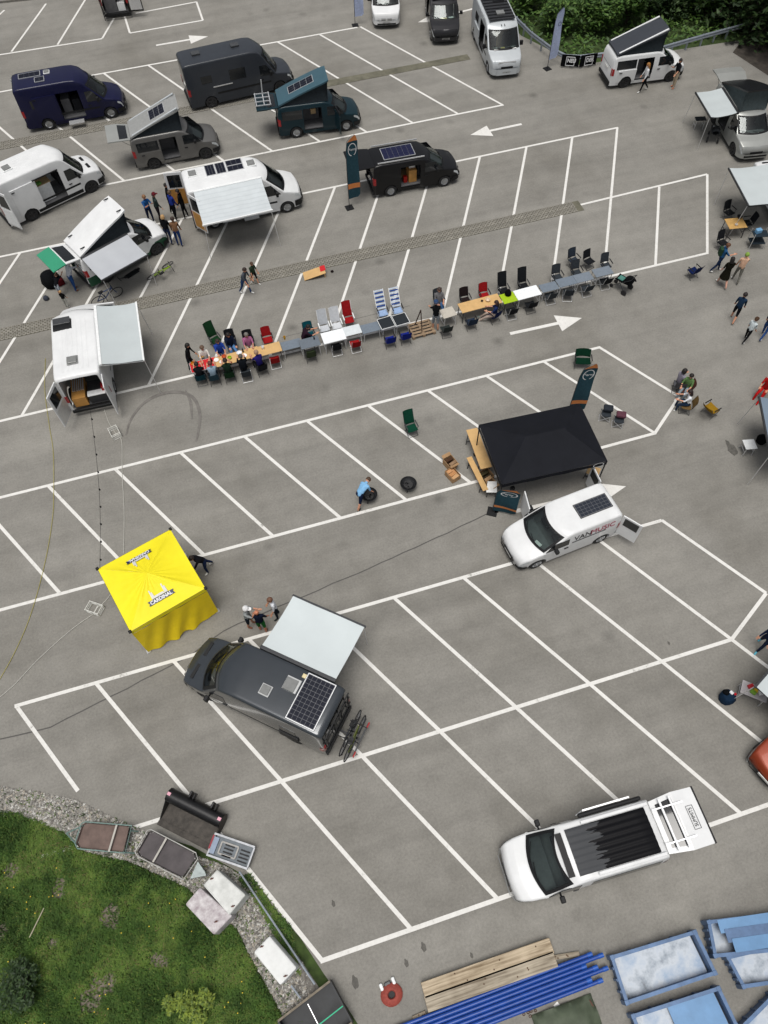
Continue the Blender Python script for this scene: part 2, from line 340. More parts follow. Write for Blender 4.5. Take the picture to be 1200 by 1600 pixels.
def wheel(parent, x, y, r, side, rim):
    key = (r, rim.name)
    if key not in _wheel:
        a = MB(); w = .2
        a.lathe([(r*.62, -w/2), (r*.9, -w/2), (r, -w*.36), (r, w*.36), (r*.9, w/2), (r*.62, w/2)], 20, 'y')
        b = MB(); b.lathe([(r*.64, -w*.4), (r*.6, -w*.46), (r*.5, -w*.3), (r*.12, -w*.36), (.0, -w*.36)], 20, 'y')
        for k in range(5):
            t = 2*pi*k/5; b.bar((cos(t)*.05, -w*.42, sin(t)*.05), (cos(t)*r*.6, -w*.44, sin(t)*r*.6), .05, .05)
        _wheel[key] = (a.mesh('tyre', 35), b.mesh('rim', 35))
    e = bpy.data.objects.new('wheel', None); COL.objects.link(e); e.parent = parent; e.location = (x, y, r); e.empty_display_size = .1
    if side > 0: e.rotation_euler = (0, 0, pi)
    link('tyre', _wheel[key][0], RUBBER, e); link('rim', _wheel[key][1], rim, e)
RIM_S = mat('rim_silver', (.45, .46, .47), .35, .8, .1, 8); RIM_B = mat('rim_black', (.03, .03, .032), .4, .3, .1, 8)
HEADL = mat('headlight_lens', (.62, .66, .68), .08, .1, .25, 9, 0, .6); TAILL = mat('tail_lens', (.32, .012, .015), .15, 0, .2, 9, 0, .5)
PLATE = mat('plate_white', (.75, .75, .72), .5); SEATM = cloth('#2b2c2f'); INTER = mat('interior_grey', (.12, .12, .125), .8, 0, .2, 4)
WOODL = mat('birch_ply', (.47, .33, .17), .6, 0, .2, 3); WOODO = mat('orange_ply', (.5, .25, .06), .6, 0, .2, 3); WHITEP = plastic('#e6e8e8', .4)
PAPER = mat('paper', (.8, .8, .78), .8); PAPERY = mat('paper_yellow', (.75, .6, .2), .8)
class Van:
    def __init__(s, cls, name, label, cat, fw, rw, side, body, lower=None, rim=None, cut=(), rear='closed', lens=0., group=None, skip_door=(), sidewin=(), bumper=None, scale=1., ground=None, rearglass=True, fromroof=None, wiper=True, papers=True, H=None, frontwin=True, norib=False):
        s.norib = norib
        """fw, rw: photo points where the front and rear wheels of one side stand (side -1 = the vehicle's right)"""
        c = dict(CLASS[cls]); s.L = c['L']+lens; s.W = c['W']; s.H = c['H']; s.cls = cls; s.rear = rear
        pr = [(d, z) if d < 3.2 else (d+lens, z) for d, z in c['prof']]
        if H: k = (H-1.3)/(s.H-1.3); pr = [(d, z if z < 1.3 else 1.3+(z-1.3)*k) for d, z in pr]; s.H = H
        s.prof = pr; s.ws = c['ws']; s.t = c['t']; s.bow = c['bow']; s.rwl = c['rw']; s.wf = c['wf']; s.wr = c['wf']+c['wb']+lens
        A, B = (fw, rw) if isinstance(fw, Vector) else (g(*fw), g(*rw))
        d = A-B; ang = atan2(d.y, d.x); ux = Vector((cos(ang), sin(ang), 0)); uy = Vector((-sin(ang), cos(ang), 0))
        mid = (A+B)/2 if ground is None else ground
        if side: mid = mid-uy*(side*(s.W/2-.1))
        # local x: nose at +L/2
        ctr = mid-ux*(s.L/2-(s.wf+s.wr)/2); s.ux, s.uy = ux, uy
        s.root = thing(name, label, cat, (ctr.x, ctr.y, 0), ang, group)
        s.body = body; s.cut = list(cut); s.rim = rim or RIM_S; s.lower = lower or body
        s.sill = .24; s.belt = 1.12 if s.H < 2.2 else 1.22
        s.make(skip_door, sidewin, bumper or BLACKP, rearglass, papers, frontwin)
    # ---- surface
    def plan(s, d):
        q = interp([(0, .6), (.03, .73), (.09, .82), (.22, .905), (.5, .97), (.9, 1.0), (s.L-.3, 1.0), (s.L-.06, .975), (s.L, .94)], d); return q
    def tum(s, z):
        if z < s.belt: return 1-.035*((s.belt-z)/(s.belt-.2))**2
        return 1-s.t*((z-s.belt)/(s.H-s.belt))**1.35
    def hw(s, d, z): return s.W/2*s.plan(d)*s.tum(z)
    def bw(s, u): return s.bow*interp([(0, .35), (.5, .7), (s.ws[0], 1), (s.ws[1], 1), (s.ws[1]+.9, 0)], u)
    def z0(s, d):
        for w in (s.wf, s.wr):
            R = s.rwl+.075; e = abs(d-w)
            if e < R: return max(s.sill, s.rwl*.95+sqrt(R*R-e*e))
        if d < .25: return s.sill+.05
        return s.sill
    def rc(s, u): return interp([(0, .09), (s.ws[0], .07), (s.ws[1], .08), (s.ws[1]+.6, .11), (s.L, .11)], u)
    def X(s, d): return s.L/2-d
    def topz(s, u): return interp(s.prof, u)
    def topP(s, u, y01):
        """a point on hood / windscreen / roof: y01 in -1..1 of the flat part"""
        zt = s.topz(u); r = s.rc(u); h = s.hw(u+s.bw(u), zt-r)-r*.9
        crown = .028*interp([(0, .6), (s.ws[1], .6), (s.ws[1]+.8, 1), (s.L, 1)], u)
        return Vector((s.X(u+s.bw(u)*y01*y01), y01*h, zt-crown*y01*y01))
    def sideP(s, d, z, sg, eps=0.): return Vector((s.X(d), sg*(s.hw(d, z)+eps), z))
    def ring(s, u):
        d1 = u+s.bw(u); zt = s.topz(u); r = s.rc(u); zb = s.z0(d1); zs = zt-r-.045*.6
        half = [(d1, s.hw(d1, min(max(z, zb), max(zs, zb))), min(max(z, zb), max(zs, zb))) for z in s.zl]
        h0 = s.hw(d1, zs); tp = s.topP(u, 1.0); ty = tp.y
        for k in (1, 2, 3):
            a = pi/2*k/4; half.append((d1, ty+(h0-ty)*cos(a), zs+(tp.z-zs)*sin(a)))
        for y in (1, .93, .8, .6, .35, .12, 0):
            p = s.topP(u, y); half.append((s.L/2-p.x, p.y, p.z))
        return [(s.X(d), -y, z) for d, y, z in half]+[(s.X(d), y, z) for d, y, z in half[-2::-1]]
    def make(s, skip_door, sidewin, bumper, rearglass, papers, frontwin):
        L = s.L; us = {0, .03, .06, .1, .16, .24, .35, .5, .7, .85, s.ws[0]-.01, s.ws[0], s.ws[1], s.ws[1]+.08, L, L-.04, L-.1, L-.2}
        k = s.ws[0]
        while k < L-.2: us.add(k); k += .16
        us = {round(u, 4) for u in us}
        # arch stations (side coordinate -> u)
        def inv(d):
            lo, hi = 0., L
            for _ in range(40):
                m_ = (lo+hi)/2
                if m_+s.bw(m_) < d: lo = m_
                else: hi = m_
            return (lo+hi)/2
        for w in (s.wf, s.wr):
            R = s.rwl+.075
            for q in (-1.004, -.999, -.95, -.85, -.65, -.4, -.15, .15, .4, .65, .85, .95, .999, 1.004): us.add(round(inv(w+q*R), 4))
        for (sd, a, b_, z_0, z_1) in s.cut: us.add(round(inv(a), 4)); us.add(round(inv(b_), 4))
        us = sorted(us); us = [u for i, u in enumerate(us) if i == 0 or u-us[i-1] > .0015]
        zl = {0, .32, .45, .6, .8, 1.0, s.belt, 1.4, 1.7, 2.0, 2.25, 9}
        for (sd, a, b_, z_0, z_1) in s.cut: zl.add(z_0); zl.add(z_1)
        s.zl = sorted(zl); nz = len(s.zl)
        rings = [s.ring(u) for u in us]; n = len(rings[0])
        mb = MB(); wsf = MB(); lo = max(s.belt-.35, .7)
        V = [p for r in rings for p in r]; mb.v = V; wsf.v = V
        jt = nz+3   # first top index (y=1) on the right side
        for i in range(len(us)-1):
            um = (us[i]+us[i+1])/2; dm = um+s.bw(um)
            for j in range(n-1):
                q = (i*n+j, i*n+j+1, (i+1)*n+j+1, (i+1)*n+j)
                if s.ws[0] <= um <= s.ws[1] and jt+1 <= j < n-1-jt-1: wsf.f.append(q); wsf.mi.append(0); continue
                sd = -1 if j < nz-1 else (1 if j >= n-nz else 0); hole = False
                if sd:
                    jj = j if sd < 0 else n-2-j; zm = (s.zl[jj]+min(s.zl[jj+1], 3))/2
                    for (cs, a, b_, z_0, z_1) in s.cut:
                        if cs == sd and a < dm < b_ and z_0 < zm < z_1: hole = True
                    zc = sum(V[t][2] for t in q)/4
                else: zc = 9
                if hole: continue
                mb.f.append(q); mb.mi.append(1 if zc < lo and s.lower is not s.body else 0)
        mb.f.append(tuple(range(n))); mb.mi.append(1 if s.lower is not s.body else 0)
        if s.rear == 'closed': mb.f.append(tuple((len(us)-1)*n+j for j in range(n))); mb.mi.append(0)
        else:
            # rear frame: inset ring
            e = rings[-1]; o0 = (len(us)-1)*n; base = len(mb.v)
            cy = 0; cz = (s.sill+s.H)/2
            mb.v = mb.v+[(x-.015, y*.9, cz+(z-cz)*.93+.02) for x, y, z in e]
            for j in range(n-1): mb.f.append((o0+j, o0+j+1, base+j+1, base+j)); mb.mi.append(0)
        R = s.root
        mb.build('body', [s.body, s.lower], R, 38, clean=True)
        used = sorted({i for f in wsf.f for i in f}); mp = {o: k for k, o in enumerate(used)}; w2 = MB()
        w2.add([V[i] for i in used], [tuple(mp[i] for i in f) for f in wsf.f]); wsh = w2.build('windshield', WSGLASS, R, 60)
        # black band round the windscreen, slightly proud of the glass
        fr = MB()
        for (ua, ub, ya, yb) in ((s.ws[0]-.015, s.ws[0]+.07, -.97, .97), (s.ws[1]-.05, s.ws[1]+.02, -.97, .97)):
            rows = []
            for k in range(13):
                y = lerp(ya, yb, k/12); p, q = s.topP(ua, y), s.topP(ub, y); rows.append([(p.x+.004, p.y, p.z+.008), (q.x+.004, q.y, q.z+.008)])
            fr.sheet(rows)
        for sg in (-1, 1):
            rows = []
            for k in range(9):
                u = lerp(s.ws[0]-.015, s.ws[1]+.02, k/8); p, q = s.topP(u, sg*.88), s.topP(u, sg*.99); rows.append([(p.x+.005, p.y, p.z+.009), (q.x+.005, q.y, q.z+.009)])
            fr.sheet(rows)
        fr.build('windshield_seal', BLACKP, wsh)
        wp = MB()
        for y0, y1 in ((.55, -.1), (-.15, -.75)):
            pts = [s.topP(lerp(s.ws[0]+.04, s.ws[0]+.13, k/4), lerp(y0, y1, k/4))+Vector((.01, 0, .02)) for k in range(5)]; wp.tube(pts, .012, 4)
            o = wp.build('wiper', BLACKP, wsh); wp = MB()
        # cabin
        d = MB(); zd = s.topz(s.ws[0])-.12
        d.box(s.X(s.ws[0]+.32), 0, zd-.1, .62, s.W*.84, .2); d.box(s.X(s.ws[0]+.55), 0, zd-.32, .14, s.W*.84, .5); d.build('dashboard', INTER, R, bevel=.03)
        for sg in (-1, 1):
            q = MB(); sx = s.X(s.ws[0]+1.25); q.box(sx+.05, sg*.42, .85, .5, .5, .18); q.box(sx-.28, sg*.42, 1.2, .14, .48, .7); q.box(sx-.3, sg*.42, 1.62, .1, .28, .18); q.build('seat', SEATM, R, bevel=.04)
        if papers:
            q = MB(); q.box(s.X(s.ws[0]+.22), .35*random.choice((-1, 1)), zd+.008, .21, .3, .006, .3); q.build('paper', PAPER, R)
        q = MB(); q.box(0, 0, .42, L-.3, s.W*.86, .05); q.box(0, 0, .3, L-.7, s.W*.55, .2); q.build('floor_pan', INTER, R)
        # wheels
        for x in (s.wf, s.wr):
            for sg in (-1, 1): wheel(R, s.X(x), sg*(s.W/2-.125), s.rwl, sg, s.rim)
        # bumpers, grille, lights, plates
        q = MB()
        def wrap(u0, u1, za, zb, eps):
            q_ = MB()
            for sg in (-1, 1):
                rows = []
                for k in range(7):
                    dd = lerp(u0, u1, k/6); rows.append([tuple(s.sideP(dd, z, sg, eps)) for z in (za, (za+zb)/2, zb)])
                q_.sheet(rows)
            # front face
            h0 = s.hw(0, .5)+eps; rows = []
            for k in range(9):
                y = lerp(-h0, h0, k/8); rows.append([(s.X(0)+eps, y, za), (s.X(0)+eps, y, (za+zb)/2), (s.X(0)+eps, y, zb)])
            q_.sheet(rows); return q_
        wrap(0, max(.2, s.wf-s.rwl-.12), s.sill+.06, s.topz(.02)-.2, .035).build('front_bumper', bumper, R, 50)
        h0 = s.hw(0, .5)
        q = MB(); q.box(s.X(0)+.012, 0, s.topz(.02)-.13, .03, h0*1.25, .12); q.box(s.X(0)+.02, 0, s.topz(.02)-.13, .03, h0*1.1, .02); q.build('grille', BLACKP, R)
        q = MB(); q.box(s.X(0)+.025, 0, s.sill+.22, .02, .5, .11); q.build('number_plate', PLATE, R)
        for sg in (-1, 1):
            rows = []
            for k in range(6):
                dd = lerp(.05, .42, k/5); zz = interp(s.prof, max(0, dd-s.bw(dd)))-.07
                rows.append([tuple(s.sideP(dd, z, sg, .01)) for z in (zz-.2+.08*k/5, zz-.09, zz-.01)])
            q = MB(); q.sheet(rows); q.build('headlight', HEADL, R, 50)
            mx = s.X(s.ws[0]+.62); mz = s.belt+.13; y0 = s.hw(s.ws[0]+.7, mz)
            q = MB(); q.box(mx, sg*(y0+.17), mz+.05, .14, .2, .26 if s.H > 2.2 else .19); q.bar((mx, sg*(y0-.02), mz-.05), (mx, sg*(y0+.1), mz), .06); q.build('mirror', BLACKP, R, bevel=.03)
            if s.rear == 'closed' or s.H > 0:
                zt = 1.25 if s.H < 2.2 else 1.35
                rows = [[tuple(s.sideP(dd, z, sg, .012)) for z in (zt-.4, zt-.2, zt)] for dd in (L-.14, L-.07, L-.005)]
                q = MB(); q.sheet(rows); q.box(s.X(L)-.008, sg*s.hw(L, 1.1)*.93, zt-.2, .03, .12, .4); q.build('tail_light', TAILL, R)
        if s.H > 2.2:
            for y in () if s.norib else (-.62, -.37, -.12, .12, .37, .62):
                pts = [s.topP(lerp(s.ws[1]+1.0, L-.35, k/6), y*.95)+Vector((0, 0, .004)) for k in range(7)]
                q = MB(); rows = [[tuple(p+Vector((0, dy, dz))) for dy, dz in ((-.06, -.004), (-.03, .007), (.03, .007), (.06, -.004))] for p in pts]; q.sheet(rows); q.build('roof_rib', s.body, R, 80)
            for sg in (-1, 1):
                q = MB(); q.sheet([[tuple(s.sideP(d, z, sg, .008)) for z in (.78, .8, .87, .89)] for d in [lerp(s.wf+.5, s.wr-.5, k/6) for k in range(7)]]); q.build('rub_strip', BLACKP, R)
            if s.rear == 'closed': q = MB(); q.box(s.X(L)-.004, 0, 1.4, .012, .02, 1.9); q.build('door_seam', BLACKP, R)
        # doors and windows
        fd0, fd1 = s.ws[0]+.25+(.12 if s.H > 2.2 else 0), s.ws[0]+1.32
        zt = min(s.H-.32, s.belt+.62)
        for sg in (-1, 1):
            if sg not in skip_door: s.panel('front_door', sg, fd0-.05, fd1, .42, s.belt-.05, s.body, .006, handle=True)
            if frontwin:
                a = .5*(zt-s.belt)/.5
                s.pane(sg, [(fd0+.02, s.belt+.03), (fd1-.06, s.belt+.03), (fd1-.06, zt), (fd0+a*.78, zt)])
        for (sg, a, b_, z_0, z_1) in sidewin: s.pane(sg, [(a, z_0), (b_, z_0), (b_, z_1), (a, z_1)])
        if s.rear == 'closed':
            q = MB(); q.box(s.X(L)-.02, 0, s.sill+.14, .09, s.W*.92, .2); q.build('rear_bumper', bumper, R, bevel=.02)
            if rearglass:
                zt = s.H-.28; hb, htp = s.hw(L, s.belt)*.78, s.hw(L, zt)*.76
                xx = s.X(L); tilt = 0.0
                q = MB(); q.add([(xx-.012, -hb, s.belt+.08), (xx-.012, hb, s.belt+.08), (xx-.012, htp, min(zt, s.topz(L)-.08)), (xx-.012, -htp, min(zt, s.topz(L)-.08))], [(0, 1, 2, 3)]); q.build('rear_window', DKGLASS, R)
        else:
            q = MB(); q.box(s.X(L)-.02, 0, s.sill+.1, .1, s.W*.92, .16); q.build('rear_bumper', bumper, R, bevel=.02)
    def pane(s, sg, poly):
        c = [sum(p[0] for p in poly)/len(poly), sum(p[1] for p in poly)/len(poly)]; n = len(poly)
        vs = [s.sideP(d, z, sg, .012) for d, z in poly]
        vi = [s.sideP(d, z, sg, -.01) for d, z in poly]
        q = MB(); q.add(vs+vi, [tuple(range(n))]+[(i, (i+1) % n, n+(i+1) % n, n+i) for i in range(n)]); return q.build('side_window', DKGLASS, s.root)
    def panel(s, name, sg, d0, d1, z0, z1, m, eps, handle=False, off=0.):
        rows = []
        for k in range(8):
            d = lerp(d0, d1, k/7); row_ = []
            zb = max(z0, s.z0(d)+.03)
            for j in range(6): z = lerp(zb, z1, j/5); row_.append(tuple(s.sideP(d, z, sg, eps)))
            rows.append(row_)
        q = MB(); q.sheet(rows)
        # rim back to the body so that the seam shows
        q2 = [r[0] for r in rows]+rows[-1][1:]+[r[-1] for r in rows[-2::-1]]+rows[0][-2:0:-1]
        n = len(q2); q.add(q2+[(x, y-sg*(eps+.01), z) for x, y, z in q2], [(i, (i+1) % n, n+(i+1) % n, n+i) for i in range(n)])
        o = q.build(name, m, s.root, 40)
        if handle:
            p = s.sideP(d1-.14, z1-.12, sg, eps+.02); h = MB(); h.box(p.x, p.y, p.z, .18, .035, .035); h.build('handle', BLACKP, o)
        return o
    # ---- fittings
    def roof(s, name, d, y, lx, ly, lz, m, sub=None, rz=0., dz=0.):
        z = s.topz(d)-.045*(y/(s.W/2*.85))**2; q = MB(); q.box(s.X(d), y, z+lz/2+dz, lx, ly, lz, rz); return q.build(name, m, s.root, bevel=.012)
    def solar(s, d, y, lx, ly, m=None, frame=ALU, rows_=(4, 6)):
        z = s.topz(d)-.03; o = MB(); o.box(s.X(d), y, z+.05, lx-.03, ly-.03, .034); o = o.build('solar_panel', PBACK, s.root); q = MB()
        for e_ in (-1, 1): q.box(s.X(d), y+e_*ly/2, z+.052, lx+.02, .022, .04); q.box(s.X(d)+e_*lx/2, y, z+.052, .022, ly-.022, .04)
        q.build('panel_frame', frame, o)
        nx, ny = rows_; cw, ch = (lx-.05)/nx, (ly-.05)/ny
        for i in range(nx):
            for j in range(ny):
                q = MB(); q.box(s.X(d)-lx/2+.025+cw*(i+.5), y-ly/2+.025+ch*(j+.5), z+.07, cw-.01, ch-.01, .008); q.build('solar_cell', m or SOLAR, o)
    def vent(s, d, y, w=.4, m=None):
        o = s.roof('roof_vent', d, y, w, w, .06, m or WHITEP); q = MB(); z = s.topz(d); q.box(s.X(d), y, z+.085, w*.82, w*.82, .05); q.build('vent_lid', VENTG, o, bevel=.02)
    def awning(s, sg, d0, d1, z, ext, drop, m, legs=True, case=WHITEP, zleg=0., lean=.15, split=False):
        y0 = sg*(s.hw((d0+d1)/2, min(z, s.H-.2))+.02); q = MB(); q.box(s.X((d0+d1)/2), y0+sg*.05, z, d1-d0+.06, .13, .13); cs = q.build('awning_case', case, s.root, bevel=.02)
        rows = []; N = 10
        for i in range(N+1):
            t = i/N; r = []
            for j in range(13):
                u = j/12; sag = .07*sin(pi*t)+.016*sin(j*1.7+d0)*sin(pi*t)+.012*sin(j*.8+i*1.1)*t; r.append((s.X(lerp(d0, d1, u)), y0+sg*(.1+ext*t), z+.03-drop*t-sag))
            rows.append(r)
        q = MB(); q.slab(rows, .006); aw = q.build('awning_fabric', m, s.root, 60)
        q = MB(); yo = y0+sg*(.1+ext); q.box(s.X((d0+d1)/2), yo, z-drop+.01, d1-d0+.08, .07, .07); q.build('front_rail', case, aw)
        for d in (d0+.05, d1-.05):
            q = MB(); q.bar((s.X(d), y0+sg*.1, z-.12), (s.X(d), yo-sg*.05, z-drop-.1), .035); q.build('support_arm', case, aw)
            if legs:
                q = MB(); q.cyl((s.X(d), yo, z-drop), (s.X(d+(lean if d < (d0+d1)/2 else -lean)*-1), yo+sg*.12, .0), .018, .014, 6); q.build('awning_leg', ALU, aw)
    def poptop(s, d0, d1, rise, m, canvas, rails=None, w=.86):
        """roof lifted at the front edge d0, hinged at the back edge d1"""
        z0 = s.H-.03; hwid = s.W/2*w; x0, x1 = s.X(d0), s.X(d1); th = .09
        rows = []
        for i in range(9):
            t = i/8; r = []
            for j in range(9):
                y = lerp(-1, 1, j/8); bulge = .05*sin(pi*t)+.03*(1-y*y); hh = hwid*(1-.08*(t < .06)); r.append((lerp(x0, x1, t), y*hh, z0+.1+rise*(1-t)+bulge))
            rows.append(r)
        q = MB(); q.slab(rows, th); pt = q.build('pop_top_roof', m, s.root, 40)
        q = MB(); b = [(x0-.12, -hwid*.93, z0-.02), (x0-.12, hwid*.93, z0-.02), (x1+.05, hwid*.93, z0-.02), (x1+.05, -hwid*.93, z0-.02)]
        tp = [(x0-.06, -hwid*.93, z0+.06+rise), (x0-.06, hwid*.93, z0+.06+rise), (x1+.05, hwid*.93, z0+.05), (x1+.05, -hwid*.93, z0+.05)]
        # sides with a pleat inwards
        for sg, (a, bb, c, dd) in ((-1, (b[0], b[3], tp[3], tp[0])), (1, (b[1], b[2], tp[2], tp[1]))):
            rows = []
            for i in range(9):
                t = i/8; lo_ = Vector(a).lerp(Vector(bb), t); hi = Vector(dd).lerp(Vector(c), t); rows.append([tuple(lo_.lerp(hi, k/4)+Vector((0, -sg*.09*sin(pi*k/4)*(1-t), 0))) for k in range(5)])
            q.sheet(rows)
        q.sheet([[tuple(Vector(b[0]).lerp(Vector(b[1]), i/6).lerp(Vector(tp[0]).lerp(Vector(tp[1]), i/6), k/4)+Vector((-.1*sin(pi*k/4), 0, 0))) for k in range(5)] for i in range(7)])
        q.build('tent_canvas', canvas, s.root, 60)
        if rails:
            for sg in (-1, 1):
                q = MB(); q.bar((x0-.1, sg*hwid*.9, z0+.15+rise), (x1+.12, sg*hwid*.9, z0+.15), .1, .05); q.build('roof_rail', rails, pt)
        return pt
    def tailgate(s, ang, m, glass=True, length=1.25, lower=None, w=.9, bend=.3):
        """hatch hinged on the roof edge and swung up; ang = pitch above level"""
        x0 = s.X(s.L-.12); z0 = s.H-.06; hwid = s.W/2*w; pts = []
        a = ang; p = Vector((x0, 0, z0)); l1 = length*.52; l2 = length*.48
        p1 = p+Vector((-cos(a)*l1, 0, sin(a)*l1)); a2 = a-bend; p2 = p1+Vector((-cos(a2)*l2, 0, sin(a2)*l2))
        def seg(A, B, w0, w1, t):
            q = MB(); rows = []
            for i in range(5):
                k = i/4; c = A.lerp(B, k); ww = lerp(w0, w1, k); rows.append([(c.x, y*ww, c.z+.025*(1-y*y)) for y in (-1, -.95, -.6, 0, .6, .95, 1)])
            q.slab(rows, t); return q
        tg = seg(p, p1, hwid*.9, hwid, .05).build('tailgate', m, s.root, 40)
        seg(p1, p2, hwid, hwid*.98, .06).build('tailgate_skin', lower or m, tg, 40)
        if glass:
            A = p.lerp(p1, .2)+Vector((0, 0, .014)); B = p.lerp(p1, .92)+Vector((0, 0, .014)); seg(A, B, hwid*.74, hwid*.82, .03).build('rear_window', DKGLASS, tg, 40)
        for sg in (-1, 1):
            q = MB(); q.cyl((x0+.02, sg*hwid*.86, z0-.45), tuple(p1+Vector((.1, sg*hwid*.9, -.05))), .014, .01, 6); q.build('gas_strut', DARKM, tg)
        return p1, p2
    def reardoors(s, a_r, a_l, m, inner, win=True):
        for sg, a in ((-1, a_r), (1, a_l)):
            if a is None: continue
            hx, hy = s.X(s.L)+.01, sg*s.W/2*.94; w = s.W/2*.92; h = s.H-.5; z = s.sill+.16+h/2
            M = Matrix.Rotation(-sg*(pi/2-a) if 0 else 0, 4, 'Z')
            # closed door points to the centre (-sg*y); opened by angle a it swings outwards/backwards
            dx, dy = -sin(a), -sg*cos(a); n = Vector((-dy, dx, 0)) if sg > 0 else Vector((dy, -dx, 0))
            c = Vector((hx+dx*w/2, hy+dy*w/2, z)); rz = atan2(dy, dx)
            q = MB(); q.box(c.x, c.y, c.z, w, .05, h, rz); o = q.build('rear_door', m, s.root, bevel=.02)
            q = MB(); q.box(c.x-n.x*-.032, c.y-n.y*-.032, c.z-h*.22, w*.86, .012, h*.46, rz); q.build('door_lining', inner, o)
            if win:
                for e in (-1, 1):
                    q = MB(); q.box(c.x+n.x*.03*e, c.y+n.y*.03*e, c.z+h*.24, w*.72, .012, h*.36, rz); q.build('door_window', DKGLASS, o)
    def cabinet(s, d, y, lx, ly, z0, lz, m, name='cabinet'):
        q = MB(); q.box(s.X(d), y, z0+lz/2, lx, ly, lz); return q.build(name, m, s.root, bevel=.01)
PBACK = mat('panel_backsheet', (.2, .205, .22), .6); SOLAR = mat('solar_cells', (.010, .012, .022), .45, 0, .4, 30, 0, 0, .15); VENTG = mat('vent_lid_smoke', (.2, .205, .2), .2, 0, .15, 6, 0, .5)
VENTD = mat('vent_lid_dark', (.05, .052, .055), .25, 0, .15, 6, 0, .4)
AWNF = mat('awning_cloth', (.485, .53, .54), .55, 0, .04, 1.2); AWNG = mat('awning_cloth_grey', (.44, .46, .49), .55, 0, .04, 1.2)
AWNS = mat('awning_cloth_striped', (.55, .59, .61), .6, 0, .06, 2)
def _stripes(m, sc):
    n = m.node_tree; b = n.nodes['Principled BSDF']; tc = [q for q in n.nodes if q.type == 'TEX_COORD'][0]; src = b.inputs['Base Color'].links[0].from_socket
    w = n.nodes.new('ShaderNodeTexWave'); w.bands_direction = 'Y'; w.inputs['Scale'].default_value = sc; w.inputs['Distortion'].default_value = .6; w.inputs['Detail'].default_value = 1; n.links.new(tc.outputs['Object'], w.inputs['Vector'])
    r = n.nodes.new('ShaderNodeValToRGB'); r.color_ramp.elements[0].color = (.9, .91, .915, 1); r.color_ramp.elements[0].position = .0; r.color_ramp.elements[1].position = .3; n.links.new(w.outputs['Fac'], r.inputs['Fac'])
    x = n.nodes.new('ShaderNodeMix'); x.data_type = 'RGBA'; x.blend_type = 'MULTIPLY'; x.inputs[0].default_value = 1; n.links.new(src, x.inputs[6]); n.links.new(r.outputs['Color'], x.inputs[7]); n.links.new(x.outputs[2], b.inputs['Base Color'])
_stripes(AWNS, 1.1)
CANV = cloth('#2c3236'); CANVG = cloth('#4a5355')
def axles(cls, nose, deg, lens=0.):
    c = CLASS[cls]; u = Vector((cos(radians(deg)), sin(radians(deg)), 0)); n = Vector((nose[0], nose[1], 0))
    return n-u*c['wf'], n-u*(c['wf']+c['wb']+lens)
WHITE = paint('white', (.72, .73, .735)); NAVY = paint('navy', (.005, .006, .036)); GREYB = paint('slate', (.034, .039, .048)); GREYT = paint('taupe', (.15, .147, .142), .4)
TEAL = paint('dark_teal', (.005, .022, .031)); BLACK = paint('black', (.006, .006, .007)); ANTH = mat('paint_anthracite', (.04, .047, .055), .2, .25, .12, .8, 0, 2.2, .45); SILV = paint('silver', (.36, .37, .355), .3)
CHAR = paint('charcoal', (.03, .03, .033), .3); LGREY = paint('light_grey', (.5, .53, .55), .1); GREEN = paint('forest_green', (.01, .07, .035)); ORANGE = paint('burnt_orange', (.22, .035, .012), .2)
MINT = paint('mint_green', (.04, .28, .16)); RACK = DARKM
# --- dark van with open back doors at the far edge
p = g(186, 30); a, b = axles('sprinter', (p.x+5.9*cos(radians(84)), p.y+5.9*sin(radians(84))), 84)
v = Van('sprinter', 'camper_van', 'black van seen from behind with a back door swung open, at far edge', 'van', a, b, 0, BLACK, rear='open', rim=RIM_B, papers=False)
v.reardoors(radians(175), radians(80), BLACK, ALU, True); v.cabinet(5.4, .3, .7, .8, .45, .8, INTER); v.cabinet(5.5, -.4, .6, .5, .45, .5, WHITEP, 'storage_box')
for y, c in ((-.2, '#8d3a1e'), (.1, '#2e6fa3'), (.45, '#b9bcbc')): v.cabinet(5.6, y, .3, .25, 1.25, .3, cloth(c), 'bag')
# --- three vans facing the camera
a, b = axles('t6', (15.1, 51.25), -104); v = Van('t6', 'passenger_van', 'white van with chrome grille whose bonnet alone shows at far edge', 'van', a, b, 0, WHITE, papers=False, bumper=WHITE)
q = MB(); [q.box(v.X(0)+.03, 0, .66-.07*k, .03, 1.0, .025) for k in range(3)]; q.build('chrome_bar', ALU, v.root)
q = MB(); q.box(v.X(0)+.02, 0, .36, .04, 1.25, .12); q.build('lower_intake', BLACKP, v.root, bevel=.02)
q = MB(); q.lathe([(.001, 0), (.07, 0), (.07, .02), (.055, .02), (.055, .005)], 14, 'y'); o = q.build('badge', ALU, v.root); o.location = (v.X(0)+.05, 0, .62); o.rotation_euler = (0, 0, radians(90))
a, b = axles('trafic', (18.2, 48.0), -103); v = Van('trafic', 'passenger_van', 'dark grey van with paper sheets behind its windscreen facing the lot', 'van', a, b, 0, CHAR, cut=[(-1, 2.3, 3.3, .45, 1.7)], bumper=CHAR, sidewin=[(1, 2.4, 3.4, 1.2, 1.65)])
q = MB(); q.box(v.X(1.15), .45, 1.145, .3, .32, .008, .15); q.build('notice', PAPER, v.root)
q = MB(); q.box(v.X(1.12), -.05, 1.145, .26, .4, .008, .1); q.build('notice', PAPERY, v.root)
v.roof('roof_bar', 2.0, 0, .1, 1.5, .05, BLACKP)
